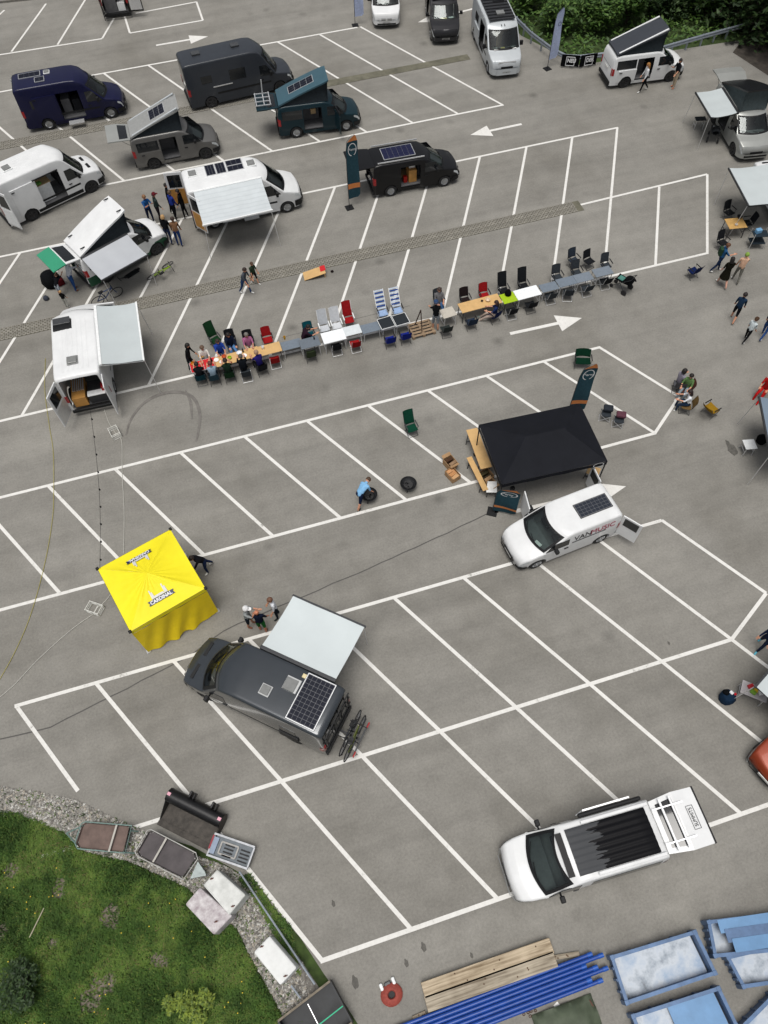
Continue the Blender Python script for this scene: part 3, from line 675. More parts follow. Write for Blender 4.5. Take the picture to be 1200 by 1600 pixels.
a, b = axles('ducato', (20.5, 43.05), -98); v = Van('ducato', 'camper_van', 'light grey high roof camper with black roof rack and open side door', 'van', a, b, 0, LGREY, cut=[(-1, 2.35, 3.5, .45, 2.05)], bumper=LGREY, sidewin=[(-1, 4.0, 4.8, 1.45, 1.9), (1, 3.0, 3.9, 1.4, 1.9)], papers=False)
q = MB(); q.box(v.X(3.9), 0, 2.53, 3.6, 1.62, .05); rk = q.build('roof_rack', RACK, v.root)
for k in range(10):
    q = MB(); q.box(v.X(2.3+k*.36), 0, 2.575, .08, 1.6, .03); q.build('rack_slat', BLACKP, rk)
v.roof('roof_vent', 2.75, 0, .42, .5, .1, VENTG, dz=.07); v.roof('roof_box', 4.6, .25, .9, .7, .12, DARKM, dz=.07)
v.panel('sliding_door', -1, 3.55, 4.75, .42, 1.3, LGREY, .06)
for y, m_ in ((-.55, PAPER), (-.1, PAPERY), (.6, PAPER)): q = MB(); q.box(v.X(.98), y, 1.395, .28, .26, .008); q.build('notice', m_, v.root)
q = MB(); [q.box(*t) for t in ((v.X(1.83), -.1, 2.33, .2, .03, .03), (v.X(1.83), .1, 2.33, .2, .03, .03))]; q.build('roof_mark', BLACKP, v.root)
q = MB(); q.box(v.X(.08), 0, 1.02, .05, 1.1, .06); q.build('chrome_bar', ALU, v.root)
v.cabinet(3.1, .3, .9, .6, .45, .9, WOODL)
# --- white pop-top by the guard rail
v = Van('t6', 'camper_van', 'white van with raised black pop-top roof beside the guard rail', 'van', (1046, 127), (971, 137), -1, WHITE, cut=[(-1, 2.3, 3.35, .42, 1.66)], rim=RIM_B, sidewin=[(-1, 3.42, 4.65, 1.18, 1.66)])
v.poptop(1.75, 4.75, 1.05, mat('roof_skin_dark', (.035, .04, .05), .5), CANV, WHITE); v.panel('sliding_door', -1, 3.35, 4.5, .42, 1.12, WHITE, .05, True); v.cabinet(3.0, .2, 1.0, .6, .45, .75, INTER)
q = MB(); q.box(v.X(4.9)-.03, 0, 1.0, .02, .5, .12); q.build('number_plate', PLATE, v.root)
# --- silver pop-top with awning
p = g(1142.5, 241); u = radians(-99.8); ux = Vector((cos(u), sin(u), 0))
v = Van('trafic', 'camper_van', 'silver grey van with black pop-top, grey tent walls and small awning', 'van', p, p-ux*3.1, -1, SILV, rear='open', rim=RIM_B, cut=[(-1, 2.4, 3.4, .45, 1.66)], bumper=SILV)
v.poptop(1.85, 4.7, 1.05, mat('roof_skin_black', (.012, .013, .015), .35), CANVG); v.tailgate(radians(12), SILV, False); v.awning(-1, 1.75, 4.2, 1.95, 1.5, .12, AWNF, case=DARKM)
q = MB(); q.box(v.X(0)+.02, 0, .42, .05, 1.3, .12); q.build('lower_intake', BLACKP, v.root, bevel=.02)
# --- white van whose awning reaches in from the edge
a, b = axles('t6', (30.6, 29.6), 78.5); v = Van('t6', 'camper_van', 'white van mostly out of frame with wide pale awning over camping table', 'van', a, b, 0, WHITE, papers=False)
v.awning(1, 2.0, 5.0, 2.1, 2.35, .12, AWNF, case=DARKM, lean=-.2)
for y in (-.35, .35):
    q = MB(); q.box(v.X(.5), y, 1.085, .1, .5, .03); q.build('bonnet_vent', BLACKP, v.root, bevel=.01)
# --- vans standing just outside the frame
e0, e1 = g(1184.6, 621, 2.0), g(1200, 701, 2.0); u = atan2(e1.y-e0.y, e1.x-e0.x); ux = Vector((cos(u), sin(u), 0)); uy = Vector((-sin(u), cos(u), 0))
ctr = e0-ux*1.9+uy*(2.3+.1+.97)
a, b = axles('t6', (ctr.x+ux.x*0, ctr.y), math.degrees(u)+180); v = Van('t6', 'camper_van', 'van cut off by the frame with blue grey awning near the black marquee', 'van', a, b, 0, LGREY, papers=False)
v.awning(1, 1.9, 4.9, 2.05, 2.35, .05, mat('awning_cloth_slate', (.16, .21, .27), .55, 0, .05, 1.5), case=DARKM)
e0, e1, e2 = g(1175.7, 1069, 1.9), g(1200, 1041, 1.9), g(1200, 1089, 1.9); u = atan2(e1.y-e0.y, e1.x-e0.x); ux = Vector((cos(u), sin(u), 0)); uy = Vector((sin(u), -cos(u), 0))
nz = e0-ux*1.6+uy*(2.2+.1+.95)
a, b = axles('t6', (nz.x, nz.y), math.degrees(u)+180); v = Van('t6', 'camper_van', 'van cut off by the frame with pale awning above the snack table', 'van', a, b, 0, GREYT, papers=False)
v.awning(-1, 1.6, 4.6, 1.98, 2.15, .08, AWNF, case=DARKM)
# --- orange car
c0 = g(1195, 1216, .5); a, b = axles('car', (c0.x, c0.y), 197); v = Van('car', 'passenger_car', 'orange car with black roof half out of frame', 'car', a, b, 0, ORANGE, papers=False, rim=RIM_B)
# --- navy high roof van
v = Van('transit', 'camper_van', 'dark blue high roof van with open side door and rear ladder', 'van', (176.7, 184), (80, 202), -1, NAVY, norib=True, lens=.45, cut=[(-1, 2.45, 3.75, .45, 2.0)], sidewin=[(-1, 4.2, 5.3, 1.4, 1.85)])
v.solar(4.9, .35, 1.25, .5); v.solar(4.35, -.3, .55, .5, rows_=(2, 2)); v.vent(3.9, .35, .36); v.cabinet(3.4, -.1, .5, .7, .45, .9, INTER); v.cabinet(2.8, -.2, .45, .5, .45, .8, SEATM, 'swivel_seat'); v.panel('sliding_door', -1, 3.8, 5.15, .42, 2.0, NAVY, .05, True)
q = MB(); q.box(v.X(3.1), -1.25, .35, .9, .4, .04); q.build('side_step', ALU, v.root)
q = MB(); [q.bar((v.X(6.05), y, .5), (v.X(6.02), y, 2.55), .03) for y in (.35, .75)]; [q.bar((v.X(6.05), .35, .7+.33*k), (v.X(6.05), .75, .7+.33*k), .025) for k in range(6)]; q.build('rear_ladder', ALU, v.root)
# --- long slate van
p = g(332.7, 168); u = Vector((cos(radians(4)), sin(radians(4)), 0))
v = Van('sprinter', 'panel_van', 'long dark grey high roof van with two roof vents', 'van', p+u*4.4, p, -1, GREYB, lens=.74, rim=RIM_B, sidewin=[(-1, 5.1, 5.75, 1.55, 1.95), (-1, 3.0, 4.0, 1.4, 2.0)], H=2.75, papers=False, norib=True)
v.roof('roof_vent', 5.6, .1, .5, .42, .1, VENTD); v.roof('roof_vent', 3.2, .1, .5, .42, .1, VENTD)
q = MB(); q.box(v.X(4.5), -1.015, 1.25, 1.2, .03, .05); q.build('door_rail', ALU, v.root)
# --- taupe pop-top with hatch up
v = Van('t6', 'camper_van', 'grey brown van with raised pop-top and open tailgate', 'van', (324, 247), (243, 263), -1, GREYT, cut=[(-1, 2.35, 3.3, .42, 1.66)], rear='open', rim=RIM_B, sidewin=[(-1, 3.4, 4.6, 1.15, 1.64)], papers=False)
v.poptop(1.75, 4.75, 1.05, mat('roof_skin_grey', (.28, .285, .28), .45), CANV, LGREY); v.tailgate(radians(8), SILV, True, 1.25, bend=.1); v.panel('sliding_door', -1, 3.32, 4.5, .42, 1.1, GREYT, .05, True); v.cabinet(3.0, .3, 1.0, .5, .45, .9, INTER)
def poppanel(v, d0, d1, rise, dc, y, lx, ly, m=None, rows_=(3, 4)):
    t = (dc-d0)/(d1-d0); sl = atan2(rise, d1-d0); x = v.X(dc); z = v.H-.03+.1+rise*(1-t)+.075
    M = Matrix.Rotation(-sl, 3, 'Y'); q = MB(); q.box(x, y, z, lx, ly, .03, M=M); o = q.build('solar_panel', ALU, v.root)
    cw, ch = (lx-.05)/rows_[0], (ly-.05)/rows_[1]
    for i in range(rows_[0]):
        for j in range(rows_[1]):
            off = M @ Vector((-lx/2+.025+cw*(i+.5), 0, .018)); q = MB(); q.box(x+off.x, y-ly/2+.025+ch*(j+.5), z+off.z, cw-.015, ch-.015, .006, M=M); q.build('solar_cell', SOLAR, o)
poppanel(v, 1.75, 4.75, 1.05, 3.0, 0, 1.0, .95)
# --- dark teal pop-top
v = Van('t6', 'camper_van', 'dark teal van with pop-top, open side door and cycle carrier on hatch', 'van', (543, 204), (463, 215), -1, TEAL, cut=[(-1, 2.3, 3.4, .42, 1.66)], rear='open', sidewin=[(-1, 3.45, 4.65, 1.15, 1.64)], skip_door=(-1,), papers=False)
v.poptop(1.75, 4.75, 1.05, paint('teal_roof', (.045, .1, .13)), CANV); poppanel(v, 1.75, 4.75, 1.05, 3.3, .0, 1.6, .7, None, (4, 3)); p1, p2 = v.tailgate(radians(2), TEAL, True, 1.25, bend=.05)
q = MB()
for y in (-.6, -.2, .2, .6): q.bar((p1.x+.3, y, p1.z+.12), (p2.x-.0, y, p2.z+.14), .05)
for x in (p1.x+.25, p1.x-.1, p2.x+.05): q.bar((x, -.65, p1.z+.15), (x, .65, p1.z+.15), .05)
q.bar((p1.x-.1, .4, p1.z+.15), (p1.x-.05, .45, p1.z+1.0), .06); q.build('cycle_carrier', ALU, v.root)
q = MB(); q.box(v.X(1.35)-.1, -1.45, 1.0, .06, .95, 1.05, .15); o = q.build('front_door', TEAL, v.root, bevel=.02)
q = MB(); q.box(v.X(1.35)-.1, -1.45, 1.55, .03, .8, .4, .15); q.build('door_window', DKGLASS, o)
v.cabinet(2.9, .3, 1.0, .5, .45, .9, INTER); v.cabinet(2.75, -.2, .3, .3, 1.0, .3, WOODL, 'basket')
# --- black van with solar panel
v = Van('trafic', 'camper_van', 'black van with roof solar panel, hatch up and orange cabinet inside', 'van', (694, 290.5), (610, 306), -1, BLACK, cut=[(-1, 2.35, 3.45, .42, 1.62)], rear='open', sidewin=[], papers=False)
v.solar(3.4, 0, 1.75, 1.0, mat('solar_blue', (.012, .014, .045), .4, .0, .3, 30, 0, 0, .2), ALU, (6, 4)); v.tailgate(radians(3), BLACK, False, 1.35, w=.95, bend=.05)
for y in (-.78, .78): q = MB(); q.bar((v.X(2.1), y, 2.0), (v.X(4.7), y, 2.02), .05); q.build('roof_rail', ALU, v.root)
v.cabinet(2.7, -.35, .45, .6, .45, .72, WOODO); v.cabinet(2.7, -.3, .35, .4, 1.2, .22, ALU, 'cool_box'); v.cabinet(3.1, -.5, .2, .2, .45, .35, plastic('#a32018'), 'gas_bottle'); v.cabinet(4.7, -.75, .35, .1, .5, 1.1, WHITEP, 'side_lining'); v.cabinet(3.1, .2, 1.4, .6, .45, .1, WOODL, 'floor_board')
# --- white 4x4 van at the edge
v = Van('sprinter', 'camper_van', 'white high roof van with open side door and black wheel trim', 'van', (146.7, 299.3), (53, 344), -1, WHITE, cut=[(-1, 2.4, 3.75, .45, 2.05)], rim=RIM_B, sidewin=[(-1, 4.4, 5.05, 1.4, 1.85)], rear='open', papers=False)
v.panel('lower_trim', -1, 1.5, 4.2, .3, .5, BLACKP, .012); v.panel('sliding_door', -1, 3.8, 5.2, .5, 2.05, WHITE, .05, True); v.cabinet(3.35, -.3, .8, .6, .45, .95, WHITEP, 'kitchen_block'); v.cabinet(3.3, -.3, .82, .62, 1.4, .04, WOODL, 'worktop')
v.vent(4.6, .0, .5); v.reardoors(radians(200), None, WHITE, WHITEP); v.cabinet(3.5, -.45, .25, .2, 1.44, .1, plastic('#5d9a3a'), 'crate')
for y in (-.4, .35):
    q = MB(); q.box(v.X(.6), y, 1.215, .16, .42, .03); q.build('bonnet_vent', BLACKP, v.root, bevel=.01)
q = MB(); q.bar((v.X(2.4), -1.03, 2.1), (v.X(3.9), -1.03, 2.1), .05); q.build('door_rail', BLACKP, v.root)
# --- white van with awning, four solar panels, orange lined doors
p = g(450, 331); u = Vector((cos(radians(1)), sin(radians(1)), 0))
v = Van('ducato', 'camper_van', 'white high roof van with wide white awning and orange lined back doors', 'van', p, p-u*4.03, -1, WHITE, rear='open', bumper=BLACKP, papers=False)
v.vent(2.35, .25, .5, WHITEP); v.vent(5.45, .35, .5, WHITEP)
for d, y, lx, ly in ((3.95, .35, .5, .9), (4.5, .35, .5, .9), (3.2, .6, .85, .45), (3.2, .12, .85, .45)): v.solar(d, y, lx, ly, rows_=(3, 4))
v.awning(-1, 2.1, 5.65, 2.45, 2.3, .28, AWNS, case=WHITEP); v.reardoors(radians(212), radians(100), WHITE, WOODO); v.cabinet(4.9, .5, 1.5, .6, .45, 1.0, WOODO); v.cabinet(4.9, -.5, 1.5, .6, .45, .8, WOODO)
q = MB(); q.box(v.X(3.0), -1.15, .33, .8, .35, .04); q.build('side_step', ALU, v.root)
# --- white and green pop-top
A, B = g(245, 397.7), g(173, 438)
v = Van('t6', 'camper_van', 'white over green van with white pop-top, grey awning and mint hatch', 'van', A, B, -1, WHITE, GREEN, rear='open', rim=RIM_B, sidewin=[(-1, 3.5, 4.6, 1.18, 1.64), (-1, 2.3, 3.4, 1.18, 1.64)], papers=False)
v.poptop(1.75, 4.75, 1.08, WHITE, CANV); v.tailgate(radians(14), WHITE, True, 1.5, MINT, bend=.35); v.awning(-1, 2.15, 4.75, 1.98, 1.75, .2, AWNG, case=DARKM, lean=-.1)
v.cabinet(4.4, 0, .8, 1.3, .45, .3, ALU, 'drawer'); v.cabinet(4.5, -.3, .4, .5, .75, .2, WHITEP, 'storage_box'); v.cabinet(4.3, .4, .5, .4, .75, .35, cloth('#7d2a22'), 'bag')
for d in (2.0, 4.4):
    for y in (-.6, .6): q = MB(); t = (d-1.75)/3.0; q.box(v.X(d), y, v.H+.16+1.08*(1-t), .25, .05, .03); q.build('roof_clip', BLACKP, v.root)
# --- white van seen from behind and above
a, b = axles('ducato', (-6.93, 29.95), 88.2); v = Van('ducato', 'camper_van', 'white van with roof vents, grey awning and open back doors full of gear', 'van', a, b, 0, WHITE, rear='open', papers=False, skip_door=(-1,))
v.roof('roof_vent', 2.8, .45, .6, .82, .06, BLACKP); v.roof('roof_vent', 2.65, .45, .4, .75, .16, VENTD); v.vent(5.1, .1, .48, VENTG)
v.awning(-1, 1.95, 5.6, 2.42, 1.75, .25, AWNF, case=WHITEP); v.reardoors(None, radians(112), WHITE, ALU)
q = MB(); q.box(v.X(6.35), -1.02, 1.3, .8, .05, 1.9, .06); q.build('rear_door', WHITE, v.root, bevel=.02)
v.cabinet(5.3, .45, 1.2, .6, .45, .55, WOODO, 'bed_box'); v.cabinet(5.4, -.4, .9, .9, .45, .5, DARKM, 'drawer'); v.cabinet(5.75, -.35, .3, .8, .95, .05, WHITEP, 'tray'); v.cabinet(5.6, -.75, .3, .25, .95, .3, plastic('#a81d22'), 'fuel_can')
for k in range(6): v.cabinet(5.0, .2+.09*k, 1.0, .05, 1.02, .06, ALU, 'bed_slat')
q = MB(); q.box(v.X(1.35), -1.4, 1.25, .07, .8, 1.5, -.12); o = q.build('front_door', WHITE, v.root, bevel=.02); q = MB(); q.box(v.X(1.35), -1.4, 1.65, .09, .6, .5, -.12); q.build('door_window', DKGLASS, o)
# --- white music van
v = Van('connect', 'delivery_van', 'small white van with music lettering, solar panel and open doors', 'van', (836, 885), (934, 846), 1, WHITE, rear='open', skip_door=(-1,), papers=True, frontwin=True)
v.solar(3.45, .05, 1.4, .62, mat('solar_grey', (.025, .03, .042), .4, .0, .3, 30, 0, 0, .2), DARKM, (8, 4)); v.reardoors(radians(172), radians(150), WHITE, WHITEP, True)
q = MB(); q.box(v.X(1.35), -1.3, 1.0, .06, .85, 1.25, -.25); o = q.build('front_door', WHITE, v.root, bevel=.03); q = MB(); q.box(v.X(1.37), -1.32, 1.38, .08, .6, .4, -.25); q.build('door_window', DKGLASS, o)
v.cabinet(3.7, 0, 1.0, 1.3, .45, .6, INTER, 'loudspeaker')
def lettering(parent, txt, loc, rot, size, m, name='lettering', ext=.004, sx=1., bold=False, shear=0.):
    cu = bpy.data.curves.new(name, 'FONT'); cu.body = txt; cu.size = size; cu.extrude = ext; cu.align_x = 'LEFT'; cu.shear = shear
    if bold: cu.offset = .012*size/.3
    t = bpy.data.objects.new('tmp_text', cu); COL.objects.link(t); dg = bpy.context.evaluated_depsgraph_get(); me = bpy.data.meshes.new_from_object(t.evaluated_get(dg)); bpy.data.objects.remove(t)
    o = link(name, me, None, parent); me.materials.clear(); me.materials.append(m); o.location = loc; o.rotation_euler = rot; o.scale = (sx, 1, 1); return o
INK = mat('ink_black', (.015, .015, .017), .5); REDV = mat('vinyl_crimson', (.32, .02, .06), .45); ORV = mat('vinyl_orange', (.6, .2, .05), .6); INKW = mat('ink_white', (.75, .76, .77), .6); LBLUE = mat('ink_blue', (.02, .03, .12), .5)
for txt, d, m_, sx in (('VAN', 3.98, INK, 1.0), ('MUSIC', 3.28, REDV, 1.0)):
    # the left flank faces +y; text runs from the tail to the nose seen from outside
    pass
yy = v.hw(3.2, 1.3)+.022
lettering(v.root, 'VAN', (v.X(2.25), yy-.008, 1.28), (radians(84), 0, pi), .4, INK, sx=.95); lettering(v.root, 'MUSIC', (v.X(2.98), yy-.008, 1.28), (radians(84), 0, pi), .4, REDV, sx=.95)
q = MB(); q.box(v.X(2.95), v.hw(3, 1.2)+.01, 1.19, 1.5, .008, .05); q.build('underline', INK, v.root)
# --- anthracite van with awning, solar and bicycles
tail = Vector((-.21, 6.67, 0)); u = radians(138.2); a, b = axles('sprinter', (tail.x+5.93*cos(u), tail.y+5.93*sin(u)), 138.2)
v = Van('sprinter', 'camper_van', 'anthracite van with large solar panel, pale awning and rear bicycle rack', 'van', a, b, 0, ANTH, rim=RIM_B, H=2.6, papers=True, sidewin=[(1, 4.3, 4.9, 1.4, 1.8)], norib=True)
v.solar(5.1, -.02, 1.02, 1.62, frame=ALU, rows_=(6, 10)); v.vent(3.55, .28, .38, mat('vent_frame', (.5, .51, .51), .4)); v.roof('roof_vent', 4.25, -.25, .52, .48, .05, mat('vent_frame', (.5, .51, .51), .4)); v.roof('vent_lid', 4.22, -.22, .42, .42, .11, VENTG); v.roof('cable_gland', 4.5, -.68, .14, .14, .08, plastic('#d9cba0'))
v.awning(-1, 2.62, 5.47, 2.45, 2.2, .3, mat('awning_cloth_pale', (.585, .64, .65), .5, 0, .04, .8), case=DARKM, lean=.0)
for y in (-.45, .45):
    q = MB(); q.box(v.X(.5), y, 1.2, .12, .55, .03); q.build('bonnet_vent', BLACKP, v.root, bevel=.01)
q = MB(); q.box(v.X(1.2), .2, 1.185, .25, .3, .01, .2); q.box(v.X(1.18), -.25, 1.185, .2, .2, .01, .5); q.build('notice', PAPER, v.root)
q = MB(); q.box(v.X(4.6), 1.03, 1.0, .75, .04, .5); q.build('service_hatch', BLACKP, v.root)
q = MB()
for y in (-.75, -.25, .25, .75): q.bar((v.X(5.93)-.05, y, .7), (v.X(5.93)-.12, y, 2.4), .04)
for z in (.8, 1.3, 1.9, 2.35): q.bar((v.X(5.93)-.1, -.85, z), (v.X(5.93)-.1, .85, z), .04)
q.build('rear_ladder', BLACKP, v.root)
CRAFT = v
# --- white van with wet black roof
a, b = axles('t6', (3.68, .70), 177.7); v = Van('t6', 'camper_van', 'white van with wet black pop-top roof, side tent bag and open hatch', 'van', a, b, 0, WHITE, rear='open', papers=False, sidewin=[(1, 2.35, 4.6, 1.2, 1.62), (-1, 2.35, 4.6, 1.2, 1.62)], bumper=LGREY)
def wetroof():
    m = bpy.data.materials.new('wet_black_roof'); m.use_nodes = True; n = m.node_tree; b_ = n.nodes['Principled BSDF']
    tc = n.nodes.new('ShaderNodeTexCoord'); w = n.nodes.new('ShaderNodeTexNoise'); mp = n.nodes.new('ShaderNodeMapping'); mp.inputs['Scale'].default_value = (1.2, 9, 1)
    n.links.new(tc.outputs['Object'], mp.inputs['Vector']); n.links.new(mp.outputs['Vector'], w.inputs['Vector']); w.inputs['Scale'].default_value = 1; w.inputs['Detail'].default_value = 4
    sp = n.nodes.new('ShaderNodeSeparateXYZ'); n.links.new(tc.outputs['Object'], sp.inputs[0])
    ma = n.nodes.new('ShaderNodeMath'); ma.operation = 'MULTIPLY_ADD'; n.links.new(w.outputs['Fac'], ma.inputs[0]); ma.inputs[1].default_value = -1.6; n.links.new(sp.outputs['X'], ma.inputs[2])
    r = n.nodes.new('ShaderNodeValToRGB'); r.color_ramp.elements[0].position = .0; r.color_ramp.elements[1].position = .06; r.color_ramp.elements[0].color = (.004, .004, .005, 1); r.color_ramp.elements[1].color = (.05, .053, .058, 1)
    ad = n.nodes.new('ShaderNodeMath'); ad.operation = 'ADD'; ad.inputs[1].default_value = 1.15; n.links.new(ma.outputs[0], ad.inputs[0])
    n.links.new(ad.outputs[0], r.inputs['Fac']); n.links.new(r.outputs['Color'], b_.inputs['Base Color'])
    r2 = n.nodes.new('ShaderNodeMapRange'); r2.inputs['From Max'].default_value = .06; r2.inputs['To Min'].default_value = .12; r2.inputs['To Max'].default_value = .6; n.links.new(ad.outputs[0], r2.inputs['Value']); n.links.new(r2.outputs[0], b_.inputs['Roughness'])
    b_.inputs['Specular IOR Level'].default_value = .25
    return m
WET = wetroof()
rows = []
for i in range(15):
    d = lerp(1.95, 4.55, i/14); rows.append([(v.X(d), y*.66, v.topz(d)+.06+.02*(1-y*y)+.012*cos(y*22)) for y in [k/14-1 for k in range(29)]])
q = MB(); q.slab(rows, .07); pt = q.build('pop_top_roof', WET, v.root, 50)
for y in (-.73, .73):
    q = MB(); q.bar((v.X(2.5), y, 2.0), (v.X(4.7), y, 2.0), .1, .05); q.build('roof_rail', WHITE, v.root, bevel=.02)
q = MB(); q.box(v.X(1.72), 0, 1.865, .2, 1.25, .02); q.build('front_panel', BLACK, v.root)
p1, p2 = v.tailgate(radians(10), WHITE, True, 1.45, WHITE, bend=.22)
q = MB()
for y in (-.5, .5): q.bar((v.X(4.75), y, v.H+.08), (p1.x-.2, y, p1.z+.12), .04)
for k in range(2): q.bar((lerp(v.X(4.8), p1.x, .35+.45*k), -.75, lerp(v.H, p1.z, .35+.45*k)+.12), (lerp(v.X(4.8), p1.x, .35+.45*k), .75, lerp(v.H, p1.z, .35+.45*k)+.12), .06)
q.build('cycle_carrier', ALU, v.root)
q = MB(); q.box(p2.x-.02, 0, p2.z-.02, .05, 1.7, .1); q.build('hatch_edge', BLACKP, v.root)
mid = p1.lerp(p2, .5); o = lettering(v.root, 'SUMMITS', (mid.x-.07, .27, mid.z+.055), (0, 0, radians(-90)), .16, INK, sx=.85)
q = MB(); mz = mid.z+.05
for y in (-.34, .34): q.box(mid.x-.02, y, mz, .21, .012, .008)
for dx in (-.125, .085): q.box(mid.x+dx, 0, mz, .012, .68, .008)
q.build('print_frame', INK, v.root)
q = MB(); q.box(v.X(3.6), -.95, 1.74, 2.1, .13, .16); q.build('awning_bag', BLACKP, v.root, bevel=.05)
q = MB(); q.bar((v.X(2.75), -1.06, 1.72), (v.X(4.3), -1.06, 1.8), .05); q.bar((v.X(2.8), -1.08, 1.62), (v.X(2.5), -.98, 1.72), .03); q.build('tent_pole', ALU, v.root)
# ------------------------------------------------------------------ yellow tent
YEL = mat('tent_yellow', (.86, .745, .018), .6, 0, .06, 1.2, .15, 0, .3, 3); YEL2 = mat('tent_wall_yellow', (.9, .67, .010), .65, 0, .08, 1.5, .2, 0, .3, 3)
def tent_yellow():
    c = (g(265, 832, 2.15)+g(155, 890, 2.15)+g(206, 985, 2.15)+g(317.5, 915, 2.15))/4; A = radians(17.0); S = 1.48
    t = thing('yellow_pavilion', 'bright yellow square pop-up tent with beer lettering on its roof', 'tent', (c.x, c.y, 0), A)
    zt, zp = 2.15, 2.66
    for k in range(4):
        a = k*pi/2; rows = []; N = 14
        for i in range(N+1):
            f = i/N; r = []
            for j in range(-10, 11):
                x = S*(1-f)*j/10; y = -S*(1-f)
                z = zt+(zp-zt)*f**1.12-.05*sin(pi*f)*(1-abs(j/10)**2)+.012*sin(j*1.9+k)*sin(pi*f)
                r.append((x*cos(a)-y*sin(a), x*sin(a)+y*cos(a), z))
            rows.append(r)
        q = MB(); q.sheet(rows); q.build('roof_panel', YEL, t, 25, clean=True)
        # valance
        rows = [[(x*cos(a)-(-S-.01)*sin(a), x*sin(a)+(-S-.01)*cos(a), z) for z in (zt, zt-.12, zt-.22)] for x in [S*(m/8) for m in range(-8, 9)]]
        q = MB(); q.sheet(rows); q.build('valance', YEL, t, 40)
    for sx in (-1, 1):
        for sy in (-1, 1):
            q = MB(); q.box(sx*(S-.03), sy*(S-.03), 1.05, .045, .045, 2.1); lg = q.build('leg', ALU, t)
            q = MB(); q.box(sx*(S-.02), sy*(S-.02), .02, .16, .16, .04); q.build('foot_plate', STEEL, lg)
            q = MB(); q.box(sx*(S+.01), sy*(S+.01), zt+.02, .11, .11, .09); q.build('corner_cap', BLACKP, t, bevel=.02)
    # side curtain on the near side, gathered folds running obliquely
    rows = []
    for i in range(61):
        u = i/60; x = -S+2*S*u; r = []
        for k in range(9):
            w = k/8; ph = u*26+w*7; am = .055*(.25+w)*sin(pi*min(1, .1+u)); bot = .05+.02*sin(u*9)+(.09 if .42 < u < .6 else 0)
            r.append((x, -S-.035+am*sin(ph)-.1*w*w*sin(pi*u), lerp(zt-.2, bot, w)))
        rows.append(r)
    q = MB(); q.sheet(rows); q.build('side_curtain', YEL2, t, 60)
    # printed marks on two roof faces
    NAVYP = mat('print_navy', (.01, .016, .07), .5); GREYP = mat('print_pale_grey', (.62, .62, .6), .5)
    sl = atan2(zp-zt, S)
    for a, f0 in ((0, .33), (pi, .33)):
        M = Matrix.Rotation(a, 4, 'Z') @ Matrix.Translation((0, -S*(1-f0), zt+(zp-zt)*f0**1.12+.0)) @ Matrix.Rotation(sl, 4, 'X')
        e = bpy.data.objects.new('printed_mark', None); COL.objects.link(e); e.parent = t; e.matrix_local = M @ Matrix.Scale(.82, 4); e.empty_display_size = .1
        q = MB(); q.add([(-.62, -.1, .012), (-.56, 0, .012), (-.62, .1, .012), (.62, .1, .012), (.56, 0, .012), (.62, -.1, .012)], [(0, 1, 4, 5), (1, 2, 3, 4)]); q.build('banner_print', NAVYP, e)
        lettering(e, 'CARDINAL', (-.52, -.075, .016), (0, 0, 0), .22, INKW, sx=.94, bold=True, ext=.002)
        q = MB()
        for x0, w_, h_ in ((-.3, .14, .3), (-.33, .07, .42), (.3, .14, .3), (.26, .07, .44), (-.02, .5, .1)): q.add([(x0-w_/2, .12, .012), (x0+w_/2, .12, .012), (x0+w_/2*.8, .12+h_, .012), (x0-w_/2*.8, .12+h_, .012)], [(0, 1, 2, 3)])
        q.v = [(x, y, z+.001*(i//4)) for i, (x, y, z) in enumerate(q.v)]; q.build('emblem_print', GREYP, e)
tent_yellow()
# ------------------------------------------------------------------ black marquee
TBLK = mat('tent_black', (.010, .011, .015), .7, 0, .15, 1.5, .1, 0, .12, 4)
def tent_black():
    cs = [g(746, 665, 2.15), g(906, 633, 2.15), g(948, 717, 2.15), g(787, 757, 2.15)]; c = (cs[0]+cs[1]+cs[2]+cs[3])/4
    A = radians(-3.2); SX, SY = 2.2, 1.5
    t = thing('black_marquee', 'large black hipped pop-up marquee over wooden benches', 'tent', (c.x, c.y, 0), A); zt, zp, rg = 2.15, 2.85, .8
    def quad(P, name):
        rows = []
        for i in range(9):
            f = i/8; a = P[0].lerp(P[3], f); b = P[1].lerp(P[2], f)
            rows.append([tuple(a.lerp(b, j/10)-Vector((0, 0, .05*sin(pi*f)*sin(pi*j/10)))) for j in range(11)])
        q = MB(); q.sheet(rows); q.build(name, TBLK, t, 25, clean=True)
    a, b, c_, d = Vector((-SX, SY, zt)), Vector((SX, SY, zt)), Vector((SX, -SY, zt)), Vector((-SX, -SY, zt)); r0, r1 = Vector((-rg, 0, zp)), Vector((rg, 0, zp))
    quad((a, b, r1, r0), 'roof_panel'); quad((d, c_, r1, r0), 'roof_panel'); quad((a, d, r0, r0), 'roof_panel'); quad((b, c_, r1, r1), 'roof_panel')
    for p, q_ in ((a, b), (b, c_), (c_, d), (d, a)):
        n = Vector((p.x+q_.x, p.y+q_.y, 0)).normalized()*.008; q = MB(); q.sheet([[tuple(p.lerp(q_, i/10)+n-Vector((0, 0, k*.11+.02*sin(i*2)*(k == 2)))) for k in range(3)] for i in range(11)]); q.build('valance', TBLK, t, 40)
    for p in (a, b, c_, d):
        q = MB(); q.box(p.x*.985, p.y*.985, 1.05, .04, .04, 2.1); lg = q.build('leg', BLACKP, t); q = MB(); q.box(p.x*.985, p.y*.985, .02, .15, .15, .04); q.build('foot_plate', BLACKP, lg)
    o = MB(); o.lathe([(.2, 0), (.23, 0)], 20); o = o.build('oval_print', INKW, t); o.scale = (1, .6, 1); o.rotation_euler = (radians(90), 0, 0); o.location = (SX-.35, -SY-.016, zt-.12)
tent_black()
